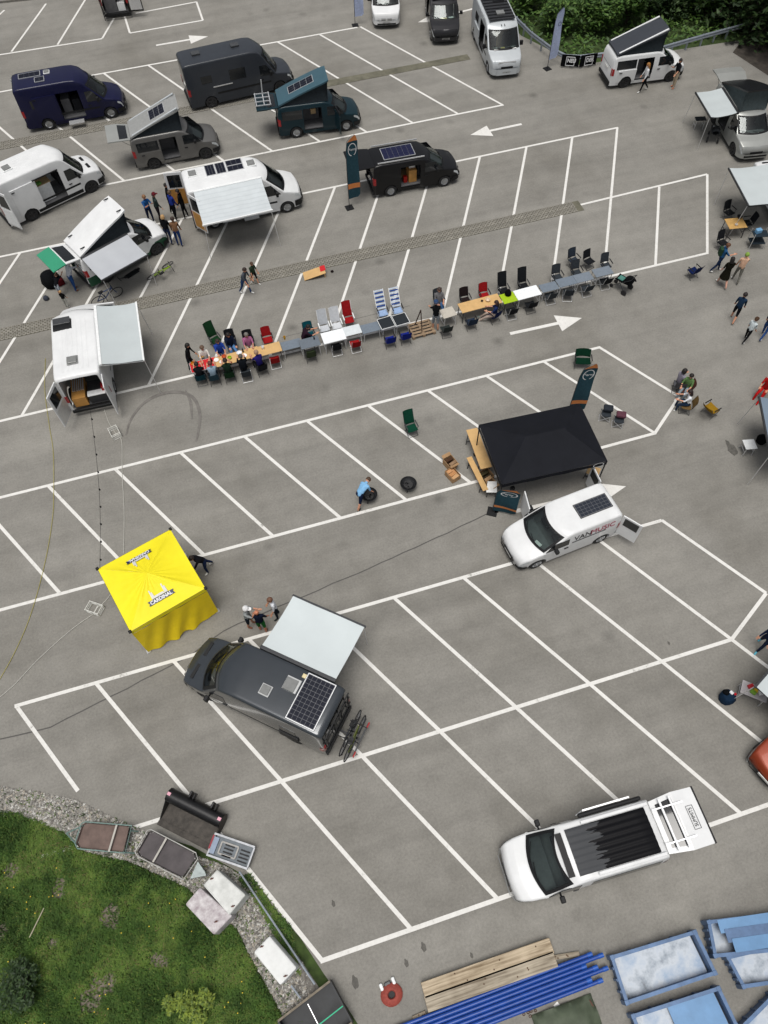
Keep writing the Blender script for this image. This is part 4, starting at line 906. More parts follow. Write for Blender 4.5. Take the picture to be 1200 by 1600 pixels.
# ------------------------------------------------------------------ feather flags
FTEAL = cloth('#2b4650'); FWHITE = cloth('#aeb9d6')
def flag(base, top_z, w, deg, m, label, orange=True, lean=(0, 0), ring=True, low=.55):
    p = g(*base); t = thing('feather_flag', label, 'flag', p, radians(deg), 'feather flags')
    q = MB(); q.box(0, 0, .02, .42, .42, .04); q.build('base_plate', BLACKP, t)
    q = MB(); H = top_z; pts = [(0, 0, .02), (0, 0, H*.5), (.02, 0, H*.8), (.15*w, 0, H*.93), (.45*w, 0, H*.985), (.8*w, 0, H)]; q.tube(pts, [.02, .016, .013, .011, .009, .007], 6); q.build('pole', DARKM, t)
    rows = []; mi = []
    for i in range(25):
        f = i/24; z = lerp(low, H*.99, f); x0 = interp([(0, .01), (.72, .02), (.85, .06*w), (.93, .2*w), (1, .72*w)], f); x1 = interp([(0, w*.8), (.04, w), (.9, w), (1, .86*w)], f)
        rows.append([(lerp(x0, x1, j/6), .05*sin(f*7+j*.5)*(j/6), z) for j in range(7)])
    q = MB(); k = 7; q.sheet(rows)
    for fi in range(len(q.f)):
        f = (fi//6)/24
        q.mi[fi] = 1 if orange and (f > .9 or .15 < f < .22) else 0
    q.build('flag_cloth', [m, ORV], t, 60)
    if ring:
        zc = lerp(low, H, .78); xc = w*.55
        for e in (-1, 1):
            q = MB(); n = 24; vs = []
            for i in range(n):
                a = 2*pi*i/n; vs += [(xc+cos(a)*w*.36, 0, zc+sin(a)*H*.085), (xc+cos(a)*w*.31, 0, zc+sin(a)*H*.075)]
            q.add([(x, .05*sin(.78*7+x/w*3)*(x/w)+e*.012, z) for x, _, z in vs], [(2*i, 2*((i+1) % n), 2*((i+1) % n)+1, 2*i+1) for i in range(n)]); q.build('oval_print', INKW, t)
        lettering(t, 'Ferny', (xc-w*.27, .035-.03, zc-.05), (radians(90), 0, 0), .2, INKW, sx=.9, ext=.001).location.y = -.0+.05*sin(.78*7+1.6)*.55-.016
    return t
flag((546, 325), 4.15, .68, 5, FTEAL, 'dark teal feather flag with orange tip beside the black van')
flag((884, 655), 3.6, .7, -12, FTEAL, 'dark teal feather flag rising behind the black marquee')
flag((769, 800), 1.95, .95, -32, FTEAL, 'short dark teal feather flag at the corner of black marquee', low=.15)
flag((555, 40), 3.4, .62, -5, FWHITE, 'pale blue feather flag at the tip of parking row', orange=False, ring=False)
o = flag((855, 108), 3.5, .62, 12, FWHITE, 'pale blue feather flag standing near the guard rail banners', orange=False, ring=False)
q = MB(); q.lathe([(.09, 0), (.12, 0)], 18); r = q.build('ring_print', LBLUE, o); r.rotation_euler = (radians(90), 0, 0); r.location = (.38, -.03, 2.6)
# ------------------------------------------------------------------ furniture
def chair(kind, at, deg, fab, frame, label, z=.42, w=.52, name='camping_chair', group='camping chairs', back=None):
    p = g(at[0], at[1], z); t = thing(name, label, 'chair', (p.x, p.y, 0), radians(deg), group); F = cloth(fab) if isinstance(fab, str) else fab; t.scale = (.89, .89, .95)
    hb = back or {'camp': .5, 'high': .78, 'low': .45, 'moon': .5, 'deck': .85}[kind]; sh = z; d = .46; rec = .16 if kind in ('camp', 'low') else .34
    rows = [[(x, y*w/2, sh-.03*(1-(y*y))-.02*sin(pi*(x+d/2)/d)+.015*(x/d)) for y in (-1, -.5, 0, .5, 1)] for x in (-d/2, -d/4, 0, d/4, d/2)]
    q = MB(); q.slab(rows, .018); q.build('seat', F, t, 60)
    b0 = Vector((-d/2-.01, 0, sh+.03)); b1 = b0+Vector((-rec*hb/.5 if kind != 'high' else -.3, 0, hb)); seg = 7 if kind == 'deck' else 1
    if kind == 'deck':
        q = MB(); q.bar((b0.x, -w/2, b0.z), (b1.x, -w/2, b1.z), .03); q.bar((b0.x, w/2, b0.z), (b1.x, w/2, b1.z), .03); bk = q.build('backrest', frame, t)
        for k in range(9):
            c = b0.lerp(b1, (k+.5)/9); q = MB(); dv = (b1-b0).normalized(); q.bar(tuple(c-Vector((0, w/2, 0))), tuple(c+Vector((0, w/2, 0))), .02, .085 if k % 2 else .07, up=tuple(dv.cross(Vector((0, 1, 0))))) if 0 else q.bar(tuple(c-dv*.04), tuple(c+dv*.04), w, .014); q.build('slat', cloth('#2f4f8f') if k % 2 else cloth('#c9d3e0'), bk)
    else:
        rows = []
        for i in range(6):
            f = i/5; c = b0.lerp(b1, f); rows.append([(c.x-.045*(1-y*y)*(1.6 if kind == 'moon' else 1), y*w/2*(1-.1*f*f if kind == 'camp' else 1), c.z) for y in (-1, -.5, 0, .5, 1)])
        q = MB(); q.slab(rows, .02); q.build('backrest', F, t, 60)
    for sy in (-1, 1):
        y = sy*w/2
        q = MB(); q.cyl((d/2, y, sh), (-d/2-.04, y, 0), .013, n=5); q.build('leg', frame, t); q = MB(); q.cyl((-d/2, y*.97, sh), (d/2+.02, y*.97, 0), .013, n=5); q.build('leg', frame, t)
        q = MB(); q.cyl((b0.x, y, b0.z-.05), (b1.x, y*.98, b1.z), .012, n=5); q.build('back_post', frame, t)
        if kind != 'low':
            q = MB(); q.box(-.02, sy*(w/2+.02), sh+.2, .44, .05, .025); ar = q.build('armrest', frame if kind == 'high' else BLACKP, t)
            q = MB(); q.cyl((d/2-.06, sy*(w/2+.02), sh+.19), (d/2-.1, y, sh-.02), .011, n=5); q.build('arm_post', frame, ar)
    if kind in ('high', 'deck', 'low'):
        q = MB(); q.cyl((d/2+.02, -w/2, .015), (d/2+.02, w/2, .015), .013, n=5); q.cyl((-d/2-.04, -w/2, .015), (-d/2-.04, w/2, .015), .013, n=5); q.build('stretcher', frame, t)
    return t
def table(at, L, Wd, m, label, z=.72, deg=0., legm=None, rim=None, split=False, name='camping_table', legs=True):
    p = g(at[0], at[1], z); t = thing(name, label, 'table', (p.x, p.y, 0), radians(deg), 'tables set end to end' if abs(p.y-24.5) < 1.2 else None); lm = legm or ALU
    if split:
        for s_ in (-1, 1): q = MB(); q.box(s_*L/4, 0, z-.015, L/2-.012, Wd, .03); q.build('table_top', m, t, bevel=.006)
    else: q = MB(); q.box(0, 0, z-.015, L, Wd, .03); q.build('table_top', m, t, bevel=.008)
    if rim:
        q = MB()
        for s_ in (-1, 1): q.box(0, s_*(Wd/2+.008), z-.012, L+.03, .022, .04); q.box(s_*(L/2+.008), 0, z-.012, .022, Wd+.03, .04)
        if split: q.box(0, 0, z+.002, .02, Wd, .006)
        q.build('edge_trim', rim, t)
    for sx in (-1, 1):
        for sy in (-1, 1): q = MB(); q.bar((sx*(L/2-.08), sy*(Wd/2-.05), z-.03), (sx*(L/2-.05), sy*(Wd/2-.03), 0), .03); q.build('leg', lm, t)
        q = MB(); q.bar((sx*(L/2-.06), -Wd/2+.05, .25), (sx*(L/2-.06), Wd/2-.05, .25), .022); q.build('stretcher', lm, t)
    return t
TWOOD = mat('varnished_pine', (.6, .38, .16), .45, 0, .12, 3); TRED = plastic('#c3262c', .45); TGREY = plastic('#747d87', .5); TDGREY = plastic('#676f78', .45); TWHITE = plastic('#e9ecee', .4); TPALE = plastic('#cfd5d8', .45); TBLUEG = plastic('#6f7984', .5); TBLK2 = plastic('#22272c', .5); TBEIGE = plastic('#b9b3a8', .55); TLIME = plastic('#9dbb1d', .5)
table((318, 570), 1.22, .62, TRED, 'red folding table at the end of the long table row', .70, 2, rim=ALU, split=True)
table((370.5, 557), 2.1, .62, TWOOD, 'long varnished wooden table laid with food beside the red table', .72, 2.5, DARKM)
table((420.7, 545), 1.1, .62, TWOOD, 'shorter varnished wooden table holding one white jug', .737, 2, DARKM)
table((455, 538), .95, .55, TBLUEG, 'grey camping table between wooden table and seated dark-haired person', .6, 1)
table((483.7, 535), .95, .62, TDGREY, 'dark grey camping table with rounded edge before teal chair', .72, 1)
table((521, 525), 1.1, .72, TWHITE, 'bright white folding table before two clear plastic chairs', .72, 1)
table((550, 515.7), .85, .6, TPALE, 'pale grey folding table between two red chairs', .70, 1)
table((578.7, 511.7), .9, .58, TBLUEG, 'blue grey camping table between pale table and black-topped tables', .6, 1)
table((604, 504), .72, .68, TBLK2, 'black-topped white-edged table before a striped deck chair, nearer pale table', .7, 4, rim=WHITEP)
table((625.3, 499), .72, .68, TBLK2, 'black-topped white-edged table next to the timber pallet', .7, 4, rim=WHITEP)
table((700, 488), .7, .62, TBEIGE, 'small beige table behind the person in black top', .7, 5)
table((750, 473.6), 2.1, .66, TWOOD, 'varnished wooden table with a bowl next to lime green table', .72, 2, DARKM)
table((794.6, 465), .72, .66, TLIME, 'lime green table with black bag hanging over it', .735, 2, DARKM)
table((824, 457), 1.25, .68, TWHITE, 'large white table beside the lime green table', .75, 2)
table((857.7, 448), .9, .55, TBLUEG, 'blue grey camping table adjoining the large white table', .66, 1)
table((885, 439.7), .95, .58, TBLUEG, 'blue grey camping table second from the large white table', .7, 1)
table((911.5, 433), .9, .58, TGREY, 'blue grey camping table third from the large white table', .72, 1)
table((941.7, 424), .95, .58, TGREY, 'blue grey camping table next to the pram', .7, 1)
BLK = '#1b1d20'; DGREY = '#33383d'; RED = '#8e1a1d'; DGRN = '#16351f'; TEALC = '#0d4a55'; NAVYC = '#12204a'; BLUEC = '#16257a'
N_, S_ = -90, 90
WH = WHITEP
for a in (('high', (336, 530), -70, DGRN, DARKM, 'tall dark green chair leaning back behind the red table'),
 ('camp', (361, 534), N_, BLK, DARKM, 'black chair under the person in white top and dark jacket'),
 ('camp', (389, 535), N_, BLK, DARKM, 'black chair under the person in pink shirt'),
 ('camp', (418, 530), N_, RED, ALU, 'red chair with white frame behind shorter wooden table'),
 ('camp', (483, 522), N_, TEALC, DARKM, 'teal camping chair behind dark grey table'),
 ('high', (507, 512), N_, plastic('#b9bdc2', .4), WH, 'pale clear plastic chair farther from the red chair'),
 ('high', (526, 508), N_, plastic('#c6c9cd', .4), WH, 'pale clear plastic chair directly beside the red recliner'),
 ('high', (545, 499), N_, RED, WH, 'tall red recliner with white frame behind pale table'),
 ('deck', (598, 488), N_, '#8fa6c8', WH, 'blue and white striped deck chair nearer the red recliner'),
 ('deck', (621, 484), N_, '#8fa6c8', WH, 'blue and white striped deck chair nearer the pallet'),
 ('camp', (686, 470), N_, DGREY, DARKM, 'dark camping chair under the person in grey check shirt'),
 ('camp', (727, 468), N_, '#241c1c', DARKM, 'brown black camping chair behind the table with bowl'),
 ('camp', (757, 461), N_, RED, DARKM, 'red camping chair behind the table with bowl'),
 ('high', (787, 453), N_, BLK, DARKM, 'tall black recliner behind lime green table'),
 ('high', (818, 446), N_, BLK, DARKM, 'tall black chair behind the large white table'),
 ('camp', (871, 432), N_, DGREY, DARKM, 'dark grey chair behind tables, nearest the large white table'),
 ('camp', (901, 425), N_, DGREY, DARKM, 'dark grey chair behind tables in the middle of three'),
 ('camp', (947, 414), N_, DGREY, ALU, 'dark grey chair behind the table next to pram'),
 ('camp', (897, 406), -80, '#2e3640', DARKM, 'large slate camping chair standing back from the tables'),
 ('low', (921, 407), -75, BLK, DARKM, 'small black folding stool chair next to slate chair'),
 ('low', (313, 588), S_, '#123a45', DARKM, 'dark blue chair under the person in black at red table'),
 ('camp', (334, 588), S_, '#29404c', DARKM, 'blue grey chair under the person in pale blue shirt'),
 ('camp', (358, 584), S_, DGRN, DARKM, 'dark green chair under person seated at long wooden table'),
 ('low', (384, 582), S_, DGREY, ALU, 'dark chair with bare silver legs at long wooden table'),
 ('camp', (408, 573), 100, BLK, DARKM, 'black chair under the person in purple top'),
 ('low', (429, 561), S_, RED, WH, 'red folding chair with white frame before shorter wooden table'),
 ('camp', (485, 552), S_, '#39432f', DARKM, 'olive camping chair before the dark grey table'),
 ('low', (525, 541), S_, BLK, ALU, 'black folding chair before the bright white table'),
 ('low', (555, 536), S_, RED, WH, 'red folding chair with white frame before pale grey table'),
 ('camp', (609, 530), S_, BLUEC, DARKM, 'royal blue camping chair nearer the red folding chair'),
 ('camp', (633, 524), S_, BLUEC, DARKM, 'royal blue camping chair directly before the pallet'),
 ('low', (697, 513), S_, '#2c3130', DARKM, 'dark grey green folding chair before the beige table'),
 ('camp', (736, 502), S_, '#243043', DARKM, 'red and navy camping chair before the table with bowl'),
 ('camp', (772, 491), 110, NAVYC, DARKM, 'navy camping chair under person with outstretched legs'),
 ('low', (799, 485), S_, BLK, ALU, 'black folding chair with silver frame before lime green table'),
 ('low', (829, 475), S_, BLK, DARKM, 'black folding chair before the large white table'),
 ('low', (860, 461), S_, DGREY, ALU, 'folding chair with silver frame before tables, nearest white table'),
 ('low', (888, 456), 70, DGREY, ALU, 'tilted folding chair with silver frame before blue grey tables'),
 ('low', (917, 449), S_, DGREY, ALU, 'dark folding chair with silver frame third from the white table'),
 ('low', (946, 438), S_, BLK, ALU, 'black folding chair with silver frame beside the pram')): chair(*a)
chair('high', (643, 668), -85, '#0f3d2e', DARKM, 'tall dark green chair standing alone in a parking bay', back=.7)
chair('moon', (911, 563), -110, '#082a1c', DARKM, 'wide dark green moon chair near the feather flag', w=.8, back=.32)
for px, lb in (((948, 645)), 'grey folding stool piled with bags, nearer the marquee'), (((968, 655)), 'grey folding stool with red cloth beside another stool'):
    chair('low', px, -30, DGREY, ALU, lb, w=.42, back=.05, name='folding_stool')
chair('moon', (1113, 637), 15, '#8a6a1c', DARKM, 'tan butterfly chair standing empty near seated friends', w=.62, back=.42)
chair('low', (1073, 632), 150, '#6b5636', DARKM, 'brown chair under person with long dark hair', w=.55)
chair('low', (1062, 600), 60, '#57585c', DARKM, 'grey chair under person in patterned shirt')
chair('low', (1070, 606), 160, '#5d3a33', DARKM, 'rust brown chair under person in green top')
chair('camp', (1084, 422), 100, NAVYC, DARKM, 'navy camping chair outside the painted bay corner')
chair('camp', (1140, 331), -80, BLK, DARKM, 'black mesh camping chair behind the small wooden table')
chair('camp', (1130, 378), -80, BLK, DARKM, 'black mesh camping chair behind the person with rucksack')
chair('camp', (1168, 347), 170, BLK, DARKM, 'black chair between small wooden table and metal rack')
table((1150, 348.5), .95, .8, mat('bamboo_top', (.5, .3, .1), .45, 0, .15, 4), 'small bamboo table with pan under the wide awning', .7, -10, DARKM)
table((1095, 185), .62, .4, TBLK2, 'small black table beside the silver van', .6, -15, ALU)
table((1172, 694), .5, .5, plastic('#d8dadb', .5), 'small white patterned table under blue grey awning', .55, -12, ALU)
table((1179, 1080), .9, .5, mat('tray_grey', (.4, .38, .39), .5), 'low table crowded with snacks under pale awning', .6, -42, ALU)
# rack by the awning
t = thing('camp_rack', 'folding metal camp rack with dark shelves under wide awning', 'rack', g(1178, 385), radians(-15))
for z in (.35, .8): q = MB(); q.box(0, 0, z, .75, .5, .03); q.build('shelf', plastic('#1f2a33'), t)
for sx in (-1, 1):
    for sy in (-1, 1): q = MB(); q.bar((sx*.37, sy*.25, 0), (sx*.37, sy*.25, .95), .025); q.build('leg', ALU, t)
q = MB(); q.box(-.1, .1, .92, .3, .22, .22); o = q.build('water_carrier', plastic('#6f9fc4'), None, bevel=.03); o.location = g(1178, 385); tag(o, 'light blue water carrier on the camp rack', 'canister')
# table-top things: (photo point, kind, colour, label)
def pot(at, z, r, h, col, label, name, cat, prof=None, rough=.4):
    p = g(at[0], at[1], z); q = MB(); P = prof or [(0, 0), (r*.7, 0), (r, h), (r*.9, h), (r*.62, .012), (0, .012)]; q.lathe([(max(a, .0005), b) for a, b in P], 14)
    o = q.build(name, plastic(col, rough), None, 40); o.location = (p.x, p.y, z+.001); return tag(o, label, cat)
def bottle(at, z, col, label, r=.04, h=.28): return pot(at, z, r, h, col, label, 'bottle', 'bottle', [(0, 0), (r, 0), (r, h*.6), (r*.4, h*.78), (r*.35, h), (0, h)], .2)
pot((303, 569), .70, .13, .07, '#c77a1d', 'orange fruit bowl on the end of red table', 'fruit_bowl', 'bowl'); bottle((331, 565), .70, '#14100f', 'dark bottle standing on the red table'); bottle((328, 570), .70, '#1b1512', 'second small dark bottle nearer the edge of red table', .035, .2)
pot((315, 556), .70, .16, .05, '#c98f2a', 'golden tray of food held at red table', 'food_tray', 'tray'); pot((338, 563), .72, .12, .03, '#e8e6e2', 'white plate with dark food by red table edge', 'plate', 'plate'); pot((346, 566), .72, .1, .03, '#dcdcd8', 'small white plate at near edge of long wooden table', 'plate', 'plate')
pot((350, 558), .72, .11, .07, '#b5532c', 'terracotta bowl on the long wooden table', 'bowl', 'bowl'); pot((359, 560), .72, .1, .08, '#8fae2b', 'green salad bowl on the long wooden table', 'bowl', 'bowl'); pot((361, 567), .72, .06, .04, '#7d4a2a', 'little brown dish at the near edge of long table', 'dish', 'dish')
pot((374, 552), .72, .13, .05, '#e3e3e6', 'white dish with purple food on long wooden table', 'dish', 'dish'); pot((382, 556), .72, .12, .03, '#eef0f2', 'white plate with wrapping on long wooden table', 'plate', 'plate'); bottle((380, 550), .72, '#20242a', 'dark bottle beside the white plates on long table')
pot((411, 545), .737, .07, .16, '#e9e9ea', 'white jug on the shorter wooden table', 'jug', 'jug'); pot((445, 530), .6, .06, .18, '#c99a2c', 'yellow cup stack on the grey table', 'cup', 'cup')
pot((762, 470), .72, .12, .1, '#d9c6ae', 'round cream pan on the wooden table', 'pan', 'pan'); pot((753, 471), .72, .06, .06, '#3c2c28', 'small brown cup on the wooden table with pan', 'cup', 'cup'); bottle((491, 530), .72, '#15181b', 'small dark bottle on the dark grey table', .035, .18)
pot((1155, 340), .7, .14, .1, '#17181a', 'black cooking pan on the bamboo table', 'pan', 'pan'); pot((1150, 352), .7, .08, .07, '#d7cfc6', 'pale bowl on the bamboo table', 'bowl', 'bowl')
for i, (px, py, c, lb) in enumerate(((1172, 1073, '#b3232b', 'red packet on the snack table'), (1180, 1079, '#d9b62c', 'yellow packet on the snack table'), (1187, 1083, '#dcdcdc', 'white packet on the snack table'), (1176, 1082, '#7aa636', 'green packet on the snack table'))):
    p = g(px, py, .6); q = MB(); q.box(0, 0, .06, .2, .14, .12, i*.7); o = q.build('snack_packet', plastic(c), None, bevel=.02); o.location = (p.x, p.y, .6); tag(o, lb, 'packet')
p = g(794, 462, .72); q = MB(); q.lathe([(.001, .3), (.1, .28), (.17, .12), (.15, .01), (.001, 0)], 12); o = q.build('black_bag', cloth('#0c0d0f'), None, 60); o.location = (p.x, p.y+.05, .737); tag(o, 'black bag lying on the lime green table', 'bag')
# ------------------------------------------------------------------ benches, boxes, fire bowls
def bench(a, b, label, z=.47, w=.24, name='beer_bench', cat='bench'):
    A, B = g(*a, z), g(*b, z); c = (A+B)/2; d = B-A; L = d.length; t = thing(name, label, cat, (c.x, c.y, 0), atan2(d.y, d.x)); q = MB(); q.box(0, 0, z-.015, L, w, .03); q.build('seat' if z < .6 else 'table_top', TWOOD, t, bevel=.005)
    for sx in (-1, 1):
        q = MB(); x = sx*(L/2-.25); q.bar((x, -w/2+.02, z-.03), (x, -w/2-.03, 0), .03); q.bar((x, w/2-.02, z-.03), (x, w/2+.03, 0), .03); q.bar((x, -w/2, .2), (x, w/2, .2), .025); q.build('leg_frame', DARKM, t)
bench((737, 670), (760, 731), 'wooden trestle table edge showing under the black marquee', .74, .5, 'beer_table', 'table'); bench((733, 714), (759, 766), 'wooden trestle bench standing out beside the black marquee')
bench((930, 729), (925, 742), 'wooden table end under the marquee near open van door', .74, .5, 'beer_table', 'table')
CARD = mat('cardboard', (.36, .22, .11), .85, 0, .15, 6)
def carton(at, lx, ly, h, deg, label, fill=None, flaps=True):
    p = g(*at); t = thing('cardboard_box', label, 'box', p, radians(deg)); q = MB()
    for s_ in (-1, 1): q.box(s_*lx/2, 0, h/2, .015, ly, h); q.box(0, s_*ly/2, h/2, lx, .015, h)
    q.box(0, 0, .01, lx, ly, .02); q.build('box_shell', CARD, t)
    if flaps:
        for s_ in (-1, 1): q = MB(); q.bar((s_*lx/2, 0, h), (s_*(lx/2+.13), 0, h+.06), ly, .01); q.build('flap', CARD, t)
    for i, (x, y, c, r) in enumerate(fill or ()): q = MB(); q.box(x, y, h*.55, .3*lx, ly*.8, h*.6, .1*i); q.build('contents', cloth(c) if r else CARD, t, bevel=.01)
carton((703, 727), .5, .42, .35, -75, 'open cardboard box stuffed with mixed wrapping, upper of two', [(-.12, 0, '#4a3527', 1), (.12, .05, '#8c735b', 1)])
carton((707, 745), .55, .42, .3, -72, 'cardboard box full of firewood logs, lower of two', [(-.18, 0, '#c09065', 1), (0, 0, '#b58459', 1), (.18, 0, '#c29a70', 1)], False)
carton((757, 748), .5, .6, .32, -75, 'crate of bottles beside the wooden trestle bench', [(-.12, 0, '#4a4430', 1), (.12, 0, '#3a3428', 1)], False)
carton((767, 762), .35, .35, .4, -70, 'tall cardboard box behind the short feather flag')
def firebowl(at, label):
    p = g(*at); t = thing('fire_bowl', label, 'fire bowl', p); IRON = mat('black_iron', (.022, .023, .025), .55, .4, .3, 8)
    q = MB(); q.lathe([(.06, .13), (.25, .18), (.345, .33), (.355, .36), (.345, .36), (.33, .33), (.24, .2), (.001, .15)], 24); q.build('bowl', IRON, t, 45)
    q = MB(); q.lathe([(.001, .25), (.12, .25), (.2, .24)], 9); [q.box(random.uniform(-.12, .12), random.uniform(-.12, .12), .25, .12, .06, .05, random.random()*3) for _ in range(7)]; q.build('ash', mat('ash', (.035, .035, .036), .95, 0, .4, 20), t)
    for k in range(3): a = 2*pi*k/3; q = MB(); q.cyl((cos(a)*.2, sin(a)*.2, .18), (cos(a)*.27, sin(a)*.27, 0), .02, n=6); q.build('leg', IRON, t)
firebowl((638, 762), 'black iron fire bowl standing alone in a parking bay'); firebowl((577, 779), 'black iron fire bowl held by the bending person in blue shirt')
p = g(758, 778); q = MB(); q.add([(0, 0, .45), (.45, .05, .45), (.4, .6, .45), (.02, .55, .45)], [(0, 1, 2, 3)]); q.v += [(x, y, .43) for x, y, _ in q.v[:4]]; q.f += [(7, 6, 5, 4), (0, 4, 5, 1), (1, 5, 6, 2), (2, 6, 7, 3), (3, 7, 4, 0)]; q.mi += [0]*5
t = thing('sign_board', 'white info board propped by the short feather flag', 'sign', (p.x, p.y, 0), radians(-25)); q.build('board', PAPER, t); q = MB(); [q.bar((x, y, .43), (x, y, 0), .03) for x, y in ((.05, .05), (.4, .1), (.35, .55))]; q.build('stand', DARKM, t)
# cornhole board
p = g(491, 427, .15); t = thing('toss_board', 'tilted wooden toss game board with red top edge on asphalt', 'game board', (p.x, p.y, 0), radians(-4)); M = Matrix.Rotation(radians(-12), 3, 'Y')
q = MB(); q.box(0, 0, .17, 1.15, .6, .02, M=M); q.build('board', TWOOD, t); q = MB(); q.box(.46, .1, .29, .28, .38, .012, M=M); q.build('red_patch', TRED, t); q = MB(); [q.bar((.5, y, .27), (.52, y, 0), .04) for y in (-.25, .25)]; q.build('leg', TWOOD, t)
for at, lb in (((519, 425), 'small black bean bag beside the toss board'), ((505, 420), 'dark bean bag lying behind the toss board')):
    p = g(*at); q = MB(); q.box(0, 0, .03, .14, .14, .06, .5); o = q.build('bean_bag', cloth('#1a1213'), None, bevel=.025); o.location = (p.x, p.y, .021); tag(o, lb, 'bean bag')
# pallet and black tripod post
p = g(658, 513, .14); t = thing('timber_pallet', 'weathered timber pallet lying in the table row', 'pallet', (p.x, p.y, 0), radians(2)); PW = mat('weathered_pine', (.27, .19, .12), .85, 0, .3, 5)
for k in range(5): q = MB(); q.box(0, -.4+.2*k, .15, 1.2, .12, .025); q.build('plank', PW, t)
for k in range(3): q = MB(); q.box(-.53+.53*k, 0, .07, .12, .95, .13); q.build('skid', PW, t)
b = g(660, 523); t = thing('display_post', 'thin dark forked post standing over the pallet', 'post', (b.x, b.y+.1, 0)); q = MB(); q.bar((0, -.05, 0), (-.05, .1, 1.45), .04); q.build('post', mat('rust_brown', (.05, .025, .018), .8), t); q = MB(); q.bar((-.2, .55, 0), (-.05, .1, 1.45), .04); q.build('post', _M['rust_brown'], t)
# bicycles
def bicycle(p, rz, col, label, lying=False, tilt=0.):
    t = thing('bicycle', label, 'bicycle', p, rz, 'bicycles'); r = .33; FR = paint('bike_'+col.lstrip('#'), col)
    e = t
    Rm = Matrix.Rotation(radians(tilt), 4, 'X')
    def T(a): return tuple((Rm @ Vector(a))+Vector((0, 0, .05 if lying else 0)))
    for x in (-.52, .52):
        q = MB(); q.tube([T((x+r*cos(2*pi*k/20), 0, r+r*sin(2*pi*k/20))) for k in range(21)], .022, 5, False); w = q.build('wheel', RUBBER, t); q = MB()
        for k in range(8): a = pi*k/8; q.cyl(T((x+r*cos(a), 0, r+r*sin(a))), T((x-r*cos(a), 0, r-r*sin(a))), .004, n=3)
        q.build('spokes', STEEL, w)
    q = MB(); P = dict(bb=(-.08, 0, .3), st=(-.22, 0, .78), hd=(.36, 0, .8), ra=(-.52, 0, .33), fa=(.52, 0, .33), hb=(.33, 0, .95))
    for a, b_ in (('bb', 'st'), ('bb', 'hd'), ('st', 'hd'), ('ra', 'bb'), ('ra', 'st'), ('hd', 'fa'), ('hd', 'hb')): q.cyl(T(P[a]), T(P[b_]), .022, n=6)
    q.build('frame', FR, t)
    q = MB(); q.cyl(T((.36, -.32, .98)), T((.36, .32, .98)), .016, n=6); q.build('handlebar', BLACKP, t); q = MB(); q.bar(T((-.35, 0, .84)), T((-.1, 0, .86)), .12, .05); q.build('saddle', BLACKP, t)
    q = MB(); q.bar(T((-.08, -.15, .2)), T((-.08, .15, .4)), .03); q.build('pedals', BLACKP, t); return t
ang = CRAFT.root.rotation_euler.z
def cr(x, y): v_ = Matrix.Rotation(ang, 3, 'Z') @ Vector((x, y, 0)); return CRAFT.root.location+v_
bicycle(cr(-3.45, 0)+Vector((0, 0, .42)), ang+pi/2, '#20242c', 'dark bicycle on rack nearest the anthracite van'); bicycle(cr(-3.68, .1)+Vector((0, 0, .42)), ang-pi/2, '#4c5518', 'bicycle with olive frame on the rack, farther from van')
t = thing('bicycle_rack', 'towbar bicycle rack carrying two bicycles behind the van', 'rack', cr(-3.5, 0), ang)
q = MB(); q.bar((.5, 0, .38), (-.35, 0, .38), .07); [q.bar((x, -.75, .4), (x, .75, .4), .06, .03) for x in (.05, -.18)]; q.bar((-.33, -.6, .4), (-.33, .6, .4), .05); q.build('rack_frame', DARKM, t)
for s_ in (-1, 1): q = MB(); q.box(-.36, s_*.55, .45, .05, .2, .12); q.build('tail_light', TAILL, t)
bicycle(g(246, 424), radians(35), '#7d9a1e', 'lime green mountain bicycle lying on the asphalt', True, 62); bicycle(g(170, 470), radians(20), '#23406e', 'blue bicycle parked behind the white van with rear gear', False, 12)
p = g(207, 428); q = MB(); q.box(0, 0, .03, .75, .3, .05); t = thing('scooter', 'black kick scooter lying under the grey awning', 'scooter', p, radians(30)); q.build('deck', BLACKP, t, bevel=.02); q = MB(); q.cyl((-.35, 0, .05), (-.75, .12, .09), .02); q.cyl((-.75, -.1, .09), (-.72, .3, .09), .018); q.build('handlebar', DARKM, t); q = MB(); [q.lathe([(.001, -.02), (.07, -.02), (.07, .02), (.001, .02)], 10, 'y', (x, 0, .07)) for x in (-.42, .42)]; q.build('wheel', RUBBER, t)
